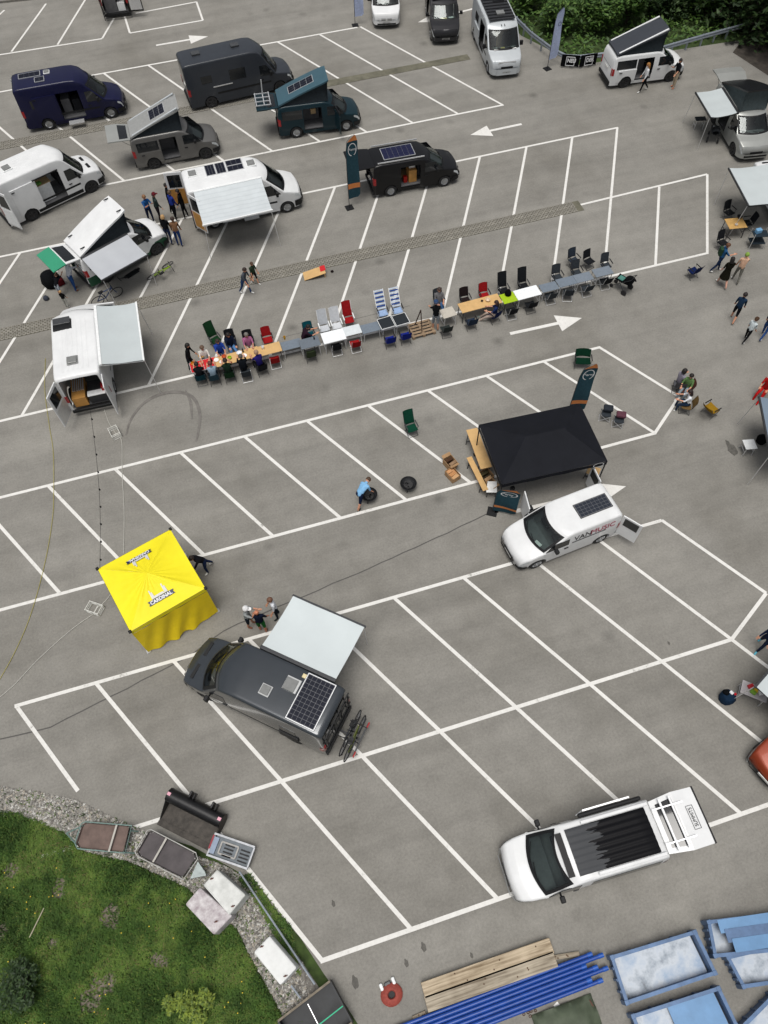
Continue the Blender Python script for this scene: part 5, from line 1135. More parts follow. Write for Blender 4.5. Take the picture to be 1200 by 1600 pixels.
# prams
def pram(at, deg, col, label, acc='#b5c7c4'):
    p = g(*at); t = thing('pram', label, 'pram', p, radians(deg)); F = cloth(col)
    q = MB(); rows = [[(lerp(-.38, .35, i/6), y*.22, .5+.12*abs(y)**2+.1*(i/6-.5)**2) for y in (-1, -.5, 0, .5, 1)] for i in range(7)]; q.slab(rows, .05); q.build('seat', F, t, 60)
    q = MB(); rows = [[(-.36+.32*sin(a)*.9+.0, .24*cos(b_), .62+.38*sin(b_)*cos(a)) for b_ in [pi*k/8 for k in range(9)]] for a in [radians(-55+18*k) for k in range(7)]]; q.sheet(rows); q.build('hood', F, t, 60)
    for sy in (-1, 1):
        q = MB(); q.cyl((.4, sy*.2, .12), (-.5, sy*.26, 1.0), .016); q.cyl((-.35, sy*.28, .14), (.1, sy*.22, .6), .016); q.build('frame', DARKM, t)
    q = MB(); q.cyl((-.5, -.26, 1.0), (-.5, .26, 1.0), .02); q.build('push_bar', BLACKP, t)
    for x, y, r in ((.42, -.2, .1), (.42, .2, .1), (-.36, -.3, .15), (-.36, .3, .15)): q = MB(); q.lathe([(.001, -.03), (r, -.03), (r, .03), (.001, .03)], 14, 'y', (x, y, r)); q.build('wheel', RUBBER, t)
    q = MB(); q.box(.1, 0, .62, .3, .3, .06); q.build('blanket', cloth(acc), t, bevel=.02)
pram((969, 451), 120, '#0e0f11', 'black three-wheeled pram at the far end of table row', '#4f7d74'); pram((1112, 217), 60, '#26282b', 'grey and black pram beside the silver van', '#b8bcc0')
p = g(83, 444); t = thing('luggage_pile', 'big black wheeled bag standing behind the mint hatch', 'bag', p, radians(20)); q = MB(); q.lathe([(.001, 0), (.42, .02), (.5, .3), (.42, .62), (.2, .72), (.001, .74)], 14); q.build('bag_body', cloth('#101113'), t, 60); q = MB(); q.box(.35, -.3, .2, .35, .3, .35); q.build('side_pocket', cloth('#5c1a1f'), t, bevel=.05)
p = g(73, 468); q = MB(); q.lathe([(.001, 0), (.12, .01), (.15, .1), (.1, .2), (.001, .22)], 12); o = q.build('ball_bag', cloth('#3b3f49'), None, 60); o.location = p; tag(o, 'small grey bag lying near the child in black shirt', 'bag')
p = g(1133, 1092); t = thing('shopping_bag', 'navy bag with white and red top near the snack table', 'bag', p, .4); q = MB(); q.lathe([(.001, 0), (.25, .01), (.28, .3), (.2, .42), (.001, .4)], 10); q.build('bag_body', cloth('#16283c'), t, 60); q = MB(); q.box(.14, .02, .42, .12, .14, .06); q.build('cloth', cloth('#d8d8da'), t, bevel=.02); q = MB(); q.box(.2, -.1, .4, .1, .08, .06); q.build('red_cloth', cloth('#b5202c'), t, bevel=.02); q = MB(); q.lathe([(.001, .5), (.1, .48), (.12, .4)], 8, 'z', (0, .15, 0)); q.build('flap', cloth('#0b0c0e'), t)
for i, (px, py, c, lb) in enumerate(((950, 640, '#2c3036', 'dark grey bag on the folding stool nearer marquee'), (970, 650, '#5b3a44', 'dark bag with red cloth on the folding stool'))):
    p = g(px, py, .45); q = MB(); q.box(0, 0, .09, .42, .32, .16, -.5); o = q.build('bag', cloth(c), None, bevel=.05); o.location = (p.x, p.y, .46); tag(o, lb, 'bag')
p = g(1188, 690); q = MB(); q.lathe([(.001, 0), (.2, .01), (.24, .22), (.15, .36), (.001, .38)], 12); o = q.build('black_rucksack', cloth('#0c0d0f'), None, 60); o.location = p; tag(o, 'black rucksack behind the small white patterned table', 'bag')
# speaker by the marquee leg
p = g(797, 778); t = thing('camera_tripod', 'small black tripod standing next to the short feather flag', 'tripod', p); q = MB(); q.box(0, 0, .75, .18, .14, .2); q.build('head', BLACKP, t, bevel=.02)
for k in range(3): a = 2*pi*k/3; q = MB(); q.cyl((0, 0, .68), (cos(a)*.3, sin(a)*.3, 0), .014); q.build('leg', DARKM, t)
# banners and crates with cables
def crate(at, deg, label):
    p = g(*at); t = thing('plastic_crate', label, 'crate', p, radians(deg)); G = plastic('#d6d6d0')
    for s_ in (-1, 1):
        for z in (.03, .14, .25): q = MB(); q.bar((-.28, s_*.19, z), (.28, s_*.19, z), .02, .035); q.build('side_bar', G, t); q = MB(); q.bar((s_*.28, -.19, z), (s_*.28, .19, z), .02, .035); q.build('side_bar', G, t)
    for s_ in (-1, 0, 1): q = MB(); q.bar((s_*.28, -.19, .02), (s_*.28, .19, .02), .03, .02); q.build('base_bar', G, t)
    for sx in (-1, 0, 1):
        for sy in (-1, 1): q = MB(); q.bar((sx*.28, sy*.19, 0), (sx*.28, sy*.19, .27), .03, .03); q.build('post', G, t)
crate((181, 679), -75, 'pale plastic crate with cables behind the white van'); crate((150, 953), -35, 'pale plastic crate with cables beside the yellow tent')
def cable(pts, r, m, label, name='cable', z=.03, cat='cable'):
    P = [g(p[0], p[1], p[2] if len(p) > 2 else z) for p in pts]; Q = []
    for i in range(len(P)-1):
        p0, p1, p2, p3 = P[max(i-1, 0)], P[i], P[i+1], P[min(i+2, len(P)-1)]
        for k in range(10):
            t = k/10; Q.append(.5*((2*p1)+(p2-p0)*t+(2*p0-5*p1+4*p2-p3)*t*t+(3*p1-p0-3*p2+p3)*t**3))
    Q.append(P[-1]); q = MB(); q.tube(Q, r, 5); return tag(q.build(name, m, None, 60), label, cat)
cable([(71, 560), (70, 610), (77, 665), (83, 705), (84, 760), (82, 810), (70, 880), (48, 960), (20, 1025), (-15, 1085)], .012, plastic('#a39a4e'), 'thin yellow hose snaking across the asphalt', 'hose', cat='hose')
cable([(163, 640), (170, 660), (180, 676), (190, 690), (191, 740), (194, 800), (193, 865)], .012, plastic('#bdbcb4'), 'white power cable running from crate to yellow tent', 'power_cable')
cable([(188, 905), (168, 935), (152, 950)], .012, plastic('#c2c1ba'), 'short white cable from yellow tent to crate', 'power_cable'); cable([(148, 958), (110, 985), (60, 1030), (20, 1072), (-20, 1105)], .012, plastic('#b8b7b0'), 'white cable running from crate to the picture edge', 'power_cable')
t = thing('string_lights', 'black festoon light string from white van to yellow tent', 'light string', (0, 0, 0)); A, B = g(141, 640, 1.2), g(156, 888, 2.2); N = 18; P = [A.lerp(B, i/N)-Vector((0, 0, .5*sin(pi*i/N))) for i in range(N+1)]
q = MB(); q.tube(P, .008, 4); q.build('wire', BLACKP, t)
for i in range(1, N, 2): q = MB(); c = P[i]; q.lathe([(.001, 0), (.03, -.02), (.04, -.08), (.02, -.12), (.001, -.13)], 8, 'z', tuple(c)); q.build('bulb', BLACKP, t, 60)
# ------------------------------------------------------------------ people
_hand = {}
def hand_mesh(sg):
    if sg in _hand: return _hand[sg]
    q = MB(); q.box(0, 0, -.045, .028, .078, .09)
    for i, (y, l) in enumerate(((-.029, .062), (-.01, .078), (.01, .074), (.029, .06))):
        q.tube([(0, y, -.08), (.006, y*1.1, -.08-l*.55), (.022, y*1.15, -.08-l)], [.0095, .009, .007], 5)
    q.tube([(.005, -sg*.034, -.025), (.02, -sg*.062, -.05), (.03, -sg*.066, -.082)], [.012, .0105, .008], 5)
    _hand[sg] = q.mesh('hand', 50); return _hand[sg]
_face = []
def face_mesh():
    if _face: return _face[0]
    q = MB(); q.add([(.1, -.016, -.03), (.1, .016, -.03), (.128, 0, -.028), (.102, 0, .022)], [(0, 1, 2), (0, 2, 3), (1, 3, 2)], 0)
    for sy in (-1, 1):
        q.lathe([(.001, -.004), (.011, 0), (.001, .006)], 6, 'y', (.097, sy*.034, .012), 1)
        q.box(-.005, sy*.1, -.005, .035, .016, .055, 0, None, 0)
    q.box(.1, 0, -.062, .008, .042, .009, 0, None, 2)
    _face.append(q.mesh('face', 50)); return _face[0]
def person(at, deg, label, shirt='#1c1d20', pants='#1f2a44', hair='#2a1c14', skin='#c48f73', shoes='#d9d9d6', h=1.74, lean=4, lh=4, lk=4, rh=-4, rk=6, la=8, le=18, ra=8, re=18, abd=8, sit=False, sleeves=False, shorts=False, hairlen=0, cap=None, skirt=None, headp=8, heady=0, z=0., pz=None, twist=0, bald=False, pack=None):
    s = h/1.75; R_ = radians
    V = {}; rad = {}; edges = []
    def put(n, p, r, par=None, reg='s'): V[n] = Vector(p); rad[n] = r; (edges.append((par, n, reg)) if par else None)
    L_ = R_(lean); sd = Vector((sin(L_), 0, cos(L_))); put('pel', (0, 0, 0), .135)
    put('wst', sd*.17, .125, 'pel', 's'); put('chs', sd*.36, .145, 'wst', 's'); put('nkb', sd*.5, .075, 'chs', 's')
    hp = R_(lean*.5+headp); hd = Vector((sin(hp), 0, cos(hp))); put('nck', V['nkb']+hd*.055, .056, 'nkb', 'k'); put('hd1', V['nkb']+hd*.125, .083, 'nck', 'k'); put('hd2', V['nkb']+hd*.195, .1, 'hd1', 'k'); put('hd3', V['nkb']+hd*.255, .078, 'hd2', 'k')
    for sg, hf, kf, af, ef, n in ((1, lh, lk, la, le, 'l'), (-1, rh, rk, ra, re, 'r')):
        a, b = R_(hf), R_(hf-kf); spread = .05 if not sit else .1
        put(n+'hp', (0, sg*.088, -.06), .1, 'pel', 'p'); k0 = V[n+'hp']+Vector((sin(a), sg*spread, -cos(a)))*.2; put(n+'th', k0, .085, n+'hp', 'p')
        put(n+'kn', V[n+'hp']+Vector((sin(a), sg*spread, -cos(a)))*.42, .06, n+'th', 'p'); put(n+'cf', V[n+'kn']+Vector((sin(b), 0, -cos(b)))*.15, .056, n+'kn', 'c')
        put(n+'an', V[n+'kn']+Vector((sin(b), 0, -cos(b)))*.41, .04, n+'cf', 'c'); fa = Vector((1, sg*.15, 0)).normalized(); tilt = -.35 if hf-kf > -20 or sit else -.6
        put(n+'ft', V[n+'an']+fa*.07+Vector((0, 0, -.035)), .042, n+'an', 'f'); put(n+'to', V[n+'an']+fa*.17+Vector((0, 0, -.045)), .034, n+'ft', 'f')
        put(n+'sh', V['nkb']-sd*.055+Vector((0, sg*.175, 0)), .064, 'nkb' if 0 else 'chs', 's'); A = R_(af+lean*.3); ab = R_(abd)
        ud = Vector((sin(A)*cos(ab), sg*sin(ab), -cos(A)*cos(ab))); put(n+'el', V[n+'sh']+ud*.28, .043, n+'sh', 's'); A2 = A+R_(ef); inn = -.25 if ef > 45 else 0
        fd = Vector((sin(A2), sg*(sin(ab)*.5+inn), -cos(A2))).normalized(); put(n+'wr', V[n+'el']+fd*.25, .031, n+'el', 'a'); V[n+'fd'] = fd
    names = [n for n in rad]; lowz = min(V['lan'].z, V['ran'].z)-.075
    off = -lowz if pz is None else pz/s
    me = bpy.data.meshes.new('body'); bm = bmesh.new(); sl = bm.verts.layers.skin.verify(); bv = {}
    for n in names:
        v = bm.verts.new((V[n]+Vector((0, 0, off)))*s); v[sl].radius = (rad[n]*s, rad[n]*s); v[sl].use_root = (n == 'pel'); bv[n] = v
    for a, b, _ in edges: bm.edges.new((bv[a], bv[b]))
    bm.to_mesh(me); bm.free()
    tmp = bpy.data.objects.new('tmp_body', me); COL.objects.link(tmp); md = tmp.modifiers.new('skin', 'SKIN'); md.use_smooth_shade = True; sb = tmp.modifiers.new('sub', 'SUBSURF'); sb.levels = 1; sb.render_levels = 1
    dg = bpy.context.evaluated_depsgraph_get(); bme = bpy.data.meshes.new_from_object(tmp.evaluated_get(dg)); bpy.data.objects.remove(tmp)
    SK = mat('skin_'+skin.lstrip('#'), skin, .6, 0, .06, 12); HR = mat('hair_'+hair.lstrip('#'), hair, .7, 0, .3, 25)
    mats = [SK, cloth(shirt), cloth(pants), plastic(shoes, .6)]; bme.materials.clear(); [bme.materials.append(m) for m in mats]
    reg = {'s': 1, 'k': 0, 'p': 2, 'c': 0 if shorts else 2, 'f': 3, 'a': 1 if sleeves else 0}
    segs = [((V[a]+Vector((0, 0, off)))*s, (V[b]+Vector((0, 0, off)))*s, reg[r] if not (b in ('lhp', 'rhp')) else 2, (rad[a]+rad[b])/2*s) for a, b, r in edges]
    for pl in bme.polygons:
        c = pl.center; best = 1e9; bi = 1
        for a, b, r, rr in segs:
            ab_ = b-a; t_ = max(0, min(1, (c-a).dot(ab_)/max(ab_.length_squared, 1e-9))); d = (c-(a+ab_*t_)).length-rr
            if d < best: best = d; bi = r
        pl.material_index = bi; pl.use_smooth = True
    p = g(at[0], at[1], z) if not isinstance(at, Vector) else at
    t = thing('person', label, 'person', (p.x, p.y, 0 if pz is None and not z else (z if pz is None else 0)), R_(deg), 'people')
    if sit: t.location.z = 0
    link('body', bme, None, t)
    W_ = lambda n: (V[n]+Vector((0, 0, off)))*s
    # hair, face
    hm = Matrix.Translation(W_('hd2')) @ Matrix.Rotation(R_(heady), 4, 'Z') @ Matrix.Rotation(hp, 4, 'Y') @ Matrix.Scale(s, 4)
    o = link('face', face_mesh(), [SK, mat('eye_dark', (.02, .015, .012), .3), mat('lips', (.35, .12, .1), .6)], t); o.matrix_local = hm; f_ = o
    if not bald:
        q = MB(); rows = []
        for i in range(8):
            ph = i/7*R_(118); r = []
            for j in range(17):
                th = 2*pi*j/16; rr = .112; front = cos(th)
                phx = ph*(.62 if front > .35 else 1.0); zz = rr*1.05*cos(phx)+.01; q_ = rr*sin(phx)
                if hairlen and front < .2 and i == 7: zz -= hairlen*.6; q_ *= 1.1
                if hairlen and front < .2 and i == 6: zz -= hairlen*.25; q_ *= 1.08
                r.append((q_*cos(th)*1.05-.012, q_*sin(th)*.98, zz))
            rows.append(r)
        q.sheet(rows); o = q.build('hair', HR, t, 70); o.matrix_local = hm
    if cap:
        q = MB(); q.lathe([(.001, .135), (.07, .125), (.112, .075), (.122, .03)], 14); q.add([(.1, -.08, .035), (.21, -.05, .03), (.21, .05, .03), (.1, .08, .035), (.1, -.08, .025), (.21, -.05, .02), (.21, .05, .02), (.1, .08, .025)], [(0, 1, 2, 3), (7, 6, 5, 4), (0, 4, 5, 1), (1, 5, 6, 2), (2, 6, 7, 3)]); o = q.build('cap', cloth(cap), t, 50); o.matrix_local = hm
    for n, sg in (('l', 1), ('r', -1)):
        fd = V[n+'fd']; rot = Vector((0, 0, -1)).rotation_difference(fd).to_matrix().to_4x4(); o = link('hand', hand_mesh(sg), SK, t); o.matrix_local = Matrix.Translation(W_(n+'wr')) @ rot @ Matrix.Scale(s, 4)
        if o.data.materials[0] is not SK: o.material_slots[0].link = 'OBJECT'; o.material_slots[0].material = SK
    if f_.data.materials[0] is not SK: f_.material_slots[0].link = 'OBJECT'; f_.material_slots[0].material = SK
    if skirt:
        q = MB(); b0 = W_('wst'); q.lathe([(.14*s, 0), (.17*s, -.2*s), (.25*s, -.58*s)], 16, 'z', tuple(b0)); o = q.build('skirt', cloth(skirt), t, 60)
    if pack:
        q = MB(); c = W_('chs'); q.box(c.x-.19*s, 0, c.z-.03, .17, .3, .44); o = q.build('rucksack', cloth(pack), t, bevel=.05)
    return t
SITP = dict(sit=True, lh=82, lk=84, rh=84, rk=82, pz=.53, lean=-4, la=35, le=55, ra=35, re=55, headp=14)
def sitter(at, deg, label, **k):
    d = dict(SITP); d.update(k); p = g(at[0], at[1], .5); return person(Vector((p.x, p.y, 0)), deg, label, **d)
# by the guard rail
person((1003, 143), 170, 'person with long blond hair, white top and black trousers by white van', '#d8d9dc', '#15161a', '#9a6a32', hairlen=.3, lh=16, rh=-16, rk=22, sleeves=True)
person((1051, 137), 190, 'person in black top and beige trousers at the front of white van', '#14151a', '#b3a58f', '#1b1312', hairlen=.1, shoes='#b26b4a', ra=35, re=80, la=30, re_=0) if 0 else person((1051, 137), 190, 'person in black top and beige trousers at the front of white van', '#14151a', '#b3a58f', '#1b1312', hairlen=.1, shoes='#b26b4a', ra=35, re=80, la=30)
# right-hand strollers
person((1117, 424), -20, 'person in blue shirt and jeans carrying a green rucksack', '#27547d', '#1c2d4a', '#5a3a24', pack='#2c4433', lh=14, rh=-14, rk=18, ra=40, re=60)
person((1126, 446), 75, 'person in short black dress walking with bare legs', '#16150f', '#16150f', '#15100e', hairlen=.25, skirt='#1a1912', shorts=True, lh=20, rh=-16, rk=24, skin='#c99a86')
person((1147, 440), 60, 'person in pale grey trousers with green headscarf', '#cfa98f', '#6c6a63', '#7a9a3a', lh=12, rh=-12, rk=14, ra=40, re=70)
person((1143, 501), 40, 'bearded person in navy jacket and black shorts walking', '#1d3148', '#111318', '#1d1411', shorts=True, shoes='#6b4632', sleeves=True, lh=18, rh=-14, rk=20)
person((1162, 533), 20, 'child in white T-shirt, black trousers and brown cap', '#c9d3d6', '#131417', '#4a3524', cap='#4d3b2e', h=1.5, lh=16, rh=-14, rk=18)
person((1189, 527), 25, 'person in blue jeans and white shoes at the picture edge', '#1d2a44', '#2c4a80', '#3a2a1c', lh=20, rh=-16, rk=22)
sitter((1062, 596), 10, 'seated person in patterned shirt with black hair among three friends', shirt='#8b8794', pants='#2f3138', hair='#15100f', hairlen=.1)
sitter((1072, 604), -140, 'seated person in green top and grey trousers facing friend', shirt='#5d7a4c', pants='#8d9aa3', hair='#18120f')
sitter((1076, 629), 150, 'seated person in white top with long dark hair', shirt='#dfe2e6', pants='#23344a', hair='#221214', hairlen=.3, lean=12)
sitter((1196, 606), -150, 'person in red trousers sitting with legs stretched at picture edge', shirt='#a51c1c', pants='#b51d1d', lh=70, lk=35, rh=72, rk=60, shoes='#3a2a24')
person((1184, 1010), 200, 'person in navy jacket and white cap at picture edge', '#15223f', '#1c2438', cap='#d9d9de', shoes='#5fb0c4', sleeves=True, lh=18, rh=-12, rk=18)
# bending person at the fire bowl
person((563, 789), 38, 'person in light blue printed T-shirt bending over a fire bowl', '#7fb0d8', '#15203a', '#4a3424', shorts=True, shoes='#1a1714', lean=68, lh=30, lk=22, rh=-16, rk=14, la=-8, le=12, ra=-14, re=20, headp=45)
# yellow tent and awning group
person((325, 891), 205, 'person in black T-shirt and jeans stepping to the yellow tent', '#15161a', '#1d2b4a', '#241912', lean=34, lh=12, lk=16, rh=-20, rk=8, la=35, le=40, ra=30)
person((393, 977), -20, 'person with white cap and grey T-shirt raising a hand', '#8f9494', '#1e2733', '#8a7a68', cap='#dcdcdc', shorts=True, shoes='#7a4b35', ra=70, re=90, la=40, le=60)
person((412, 985), 80, 'bald person in navy T-shirt and green shorts', '#121a2c', '#1f6b2f', bald=True, skin='#b9785a', shorts=True, shoes='#6a4433', abd=18)
person((434, 963), -170, 'person in white T-shirt and dark trousers beside the awning', '#d5d8de', '#1c2530', '#6a4a38', shoes='#22282a')
# group at the white van with orange doors
person((238, 348), -60, 'person in blue T-shirt and navy trousers with folded arms', '#1f4f86', '#1a2542', '#7d5a3c', la=40, le=85, ra=40, re=85, skin='#b98568')
person((252, 346), 20, 'person with dark red cap and grey green top', '#2d3a38', '#241f24', '#402020', cap='#5c1f26', sleeves=True)
person((276, 343), 35, 'person in royal blue jacket and black trousers', '#22347f', '#121318', '#4a3a2a', sleeves=True)
person((291, 340), 160, 'person in black standing between the open orange doors', '#141417', '#17181c', '#17100e', sleeves=True)
person((270, 331), 0, 'person in black behind the person in royal blue', '#131315', '#17171b', '#1a1311')
person((267, 381), 70, 'person with blond hair in black top and dark jeans', '#101114', '#222e4a', '#b08d5f', sleeves=True, hairlen=.06)
person((282, 384), 80, 'person in brown pullover and blue jeans', '#7a5a42', '#22396a', '#33251f', sleeves=True, shoes='#e6e6e4')
# green van group
person((119, 453), 40, 'person in white top and blue jeans leaning into open mint hatch', '#cdd0d8', '#2c4f86', '#3a2a20', lean=28, la=70, le=30, ra=60, shoes='#8a5a44')
person((96, 462), 60, 'child in black shirt and pale shorts reaching into luggage', '#15161a', '#a9b1ba', '#5a4030', h=1.25, lean=45, la=80, ra=80, shorts=True)
person((106, 480), 70, 'small child in black T-shirt and light trousers', '#101010', '#b3b3ac', '#a98a5c', h=1.05)
person((385, 458), -40, 'person in grey top and jeans walking over the paver strip', '#4a4f57', '#2a4067', '#2a1c16', lean=20, lh=18, rh=-14, rk=18)
person((399, 443), -60, 'child in dark green top and black shorts beside paver strip', '#2f3d2e', '#17181b', '#4a3424', h=1.4, shorts=True, lh=16, rh=-14, rk=16)
# at the tables
person((301, 577), -20, 'standing person in black with dark hair at the red table', '#121316', '#1a1c22', '#14100e', lean=14, sleeves=True, hairlen=.12)
sitter((321, 560), -90, 'seated person in white top behind the red table', shirt='#d9d6cf', pants='#2a2c33', hair='#5f4a3a')
sitter((345, 550), -85, 'seated person in blue blouse behind long wooden table', shirt='#26449a', pants='#2b3c5c', hair='#2a1b18')
sitter((361, 540), -80, 'seated person in dark jacket, white top and jeans', shirt='#171f33', pants='#5a86b8', hair='#17110f', sleeves=True, hairlen=.08)
sitter((389, 540), -90, 'seated person with grey hair in pink shirt', shirt='#a8688c', pants='#b9ad9f', hair='#6d6a66', skin='#bd8870')
sitter((313, 588), 90, 'seated person in black before the red table', shirt='#17181c', pants='#1b2230', hair='#17110e', lean=8)
sitter((334, 587), 90, 'seated person in pale blue shirt before the red table', shirt='#8ea3b3', pants='#2c3a4c', hair='#5e3028', lean=8)
sitter((357, 582), 90, 'seated person in dark green before long wooden table', shirt='#182a1e', pants='#1d2126', hair='#2b1f18', lean=6)
sitter((381, 576), 90, 'seated person in black jacket before long wooden table', shirt='#11151b', pants='#20242c', hair='#4f4a44', lean=8, sleeves=True)
sitter((406, 569), 110, 'seated person in purple T-shirt with thin hair', shirt='#251f68', pants='#17181c', hair='#9a7c66', lean=6)
sitter((473, 528), 0, 'seated person with dark hair bending over the grey tables', shirt='#2a1a26', pants='#22252c', hair='#120d0c', lean=30)
sitter((686, 472), -100, 'seated person in grey check shirt by the pallet', shirt='#6a6a6c', pants='#3b5a80', hair='#3a2c26', lean=-14)
person((680, 515), 80, 'standing person in black vest and grey shorts at beige table', '#0f1114', '#7c8288', '#3b4a66', cap='#33486b', shorts=True, lean=12, la=40, ra=40)
sitter((773, 490), 150, 'seated person in navy with legs stretched out', shirt='#1e2c55', pants='#b9a79c', hair='#2a1714', lh=70, lk=25, rh=72, rk=30, hairlen=.15, shoes='#8fa3a0')
# ------------------------------------------------------------------ lawn corner, gravel, yard things
def inpoly(x, y, P):
    c = False; j = len(P)-1
    for i in range(len(P)):
        if (P[i][1] > y) != (P[j][1] > y) and x < (P[j][0]-P[i][0])*(y-P[i][1])/(P[j][1]-P[i][1])+P[i][0]: c = not c
        j = i
    return c
def gp(pts): return [(q.x, q.y) for q in (g(*p) for p in pts)]
gravel_poly = gp([(-40, 1222), (0, 1228), (60, 1238), (120, 1250), (190, 1283), (235, 1302), (300, 1335), (350, 1352), (392, 1378), (420, 1420), (440, 1450), (470, 1500), (500, 1545), (540, 1605), (575, 1680), (470, 1680), (450, 1600), (420, 1545), (395, 1500), (370, 1450), (330, 1420), (290, 1385), (200, 1345), (130, 1330), (100, 1300), (60, 1285), (30, 1275), (-40, 1280)])
verge_poly = gp([(392, 1366), (430, 1420), (470, 1466), (505, 1520), (540, 1570), (575, 1625), (600, 1690), (560, 1690), (520, 1610), (490, 1560), (455, 1505), (425, 1455), (398, 1405), (372, 1372)])
GRAVM = mat('gravel_bed', (.16, .15, .135), .95, 0, .5, 14, .6)
q = MB(); q.prism(gravel_poly, -.01, .008); struct(q.build('gravel_bed', GRAVM))
rnd = random.Random(3)
STM = [mat('stone_%d' % i, c, .9, 0, .25, 9) for i, c in enumerate(((.36, .345, .315), (.26, .25, .23), (.56, .55, .52), (.17, .16, .145), (.42, .38, .32)))]
xs = [p[0] for p in gravel_poly]; ys = [p[1] for p in gravel_poly]
b = MB(); n = 0; tries = 0
OCT = [(1, 0, 0), (-1, 0, 0), (0, 1, 0), (0, -1, 0), (0, 0, 1), (0, 0, -.4)]; OF = [(0, 2, 4), (2, 1, 4), (1, 3, 4), (3, 0, 4), (2, 0, 5), (1, 2, 5), (3, 1, 5), (0, 3, 5)]
while n < 17000 and tries < 120000:
    tries += 1; x = rnd.uniform(max(min(xs), -13), max(xs)); y = rnd.uniform(max(min(ys), -3.5), max(ys))
    if not inpoly(x, y, gravel_poly): continue
    if inpoly(x, y, verge_poly) and rnd.random() < .93: continue
    r = rnd.choice((.018, .022, .028, .035, .045)); a = rnd.random()*6.28; e = rnd.uniform(.6, 1.5); ca, sa = cos(a), sin(a)
    vs = []
    for (u, v_, w_) in OCT: u2 = u*r*e*rnd.uniform(.8, 1.2); v2 = v_*r*rnd.uniform(.8, 1.2); vs.append((x+u2*ca-v2*sa, y+u2*sa+v2*ca, .012+(w_*.7+.25)*r))
    b.add(vs, OF, rnd.choice((0, 0, 1, 1, 2, 3, 4))); n += 1
o = b.build('gravel', STM, clean=None); struct(o, 'stuff'); o['label'] = 'grey gravel stones between asphalt and lawn'
# lawn
lawn = [(-40, 20), (-40, -30), (-1.7, -30)]
def lawnpoly(): return gp([(-60, 1262), (30, 1272), (60, 1283), (100, 1302), (130, 1332), (200, 1348), (290, 1388), (330, 1425), (368, 1452), (393, 1503), (418, 1548), (448, 1602), (470, 1690), (-60, 1690)])
LP = lawnpoly(); GM = [mat('blade_%d' % i, c, .75, 0, .3, 3) for i, c in enumerate(((.037, .086, .012), (.06, .125, .018), (.1, .17, .024), (.13, .165, .035), (.17, .15, .055)))]
holes = [(g(92, 1393), .3), (g(96, 1380), .22), (g(172, 1430), .4), (g(180, 1440), .25), (g(250, 1500), .3), (g(256, 1506), .2), (g(140, 1565), .42), (g(152, 1545), .35), (g(170, 1535), .3), (g(5, 1455), .3), (g(85, 1475), .18), (g(18, 1360), .3)]
xs = [p[0] for p in LP]; ys = [p[1] for p in LP]; b = MB(); n = 0; tries = 0
from mathutils import noise as mnoise
while n < 52000 and tries < 260000:
    tries += 1; x = rnd.uniform(max(min(xs), -13.6), max(xs)+.6); y = rnd.uniform(max(min(ys), -3.2), max(ys)+.4)
    inl = inpoly(x, y, LP); inv_ = (not inl) and inpoly(x, y, verge_poly)
    if not (inl or inv_):
        if rnd.random() > .035 or not inpoly(x, y, gravel_poly): continue
    bare = any((x-c.x)**2+(y-c.y)**2 < (r*(.75+.5*mnoise.noise((x*2, y*2, 3))))**2 for c, r in holes)
    if bare and rnd.random() < .78: continue
    d = mnoise.noise((x*.8, y*.8, 0))+.5*mnoise.noise((x*3, y*3, 1)); hgt = (.07+.09*max(0, d+.4))*rnd.uniform(.6, 1.5)*(.6 if inv_ else 1)
    mi = (0 if d > .25 else 1 if d > -.1 else 2) if rnd.random() < .7 else rnd.choice((0, 1, 2, 3, 4 if d < -.2 else 1)); a = rnd.random()*6.28
    for k in range(2):
        a2 = a+k*1.9; w_ = rnd.uniform(.012, .022); l = rnd.uniform(.03, .09); bx, by = x+rnd.uniform(-.03, .03), y+rnd.uniform(-.03, .03); ca, sa = cos(a2), sin(a2)
        b.add([(bx-sa*w_, by+ca*w_, 0), (bx+sa*w_, by-ca*w_, 0), (bx+ca*l*.5+sa*w_*.7, by+sa*l*.5-ca*w_*.7, hgt*.75), (bx+ca*l*.5-sa*w_*.7, by+sa*l*.5+ca*w_*.7, hgt*.75), (bx+ca*l*1.3, by+sa*l*1.3, hgt)], [(0, 1, 2, 3), (3, 2, 4)], mi)
    n += 1
o = b.build('grass', GM, clean=None); struct(o, 'stuff'); o['label'] = 'uneven green lawn with bare patches'
for hk, (c, r) in enumerate(holes):
    q = MB(); P = [(c.x+cos(2*pi*k/18)*r*(1+.35*mnoise.noise((cos(k*.35)*2, sin(k*.35)*2, c.x))), c.y+sin(2*pi*k/18)*r*(1+.35*mnoise.noise((cos(k*.35)*2, sin(k*.35)*2, c.y)))) for k in range(18)]; q.prism(P, -.03, -.0085+.0012*hk); struct(q.build('bare_soil', mat('dry_soil', (.17, .145, .115), .95, 0, .5, 12, .6)))
b = MB()
for k in range(240):
    x, y = rnd.uniform(-12, -2.5), rnd.uniform(-3, 6)
    if not inpoly(x, y, LP) or mnoise.noise((x*.7, y*.7, 9)) < .05: continue
    z = rnd.uniform(.12, .2); r = .02; b.add([(x+r*cos(2*pi*j/5), y+r*sin(2*pi*j/5), z) for j in range(5)], [(0, 1, 2, 3, 4)])
o = b.build('wild_flowers', mat('petal_yellow', (.6, .45, .03), .7), clean=None); struct(o, 'stuff'); o['label'] = 'tiny yellow flowers dotted over the lawn'
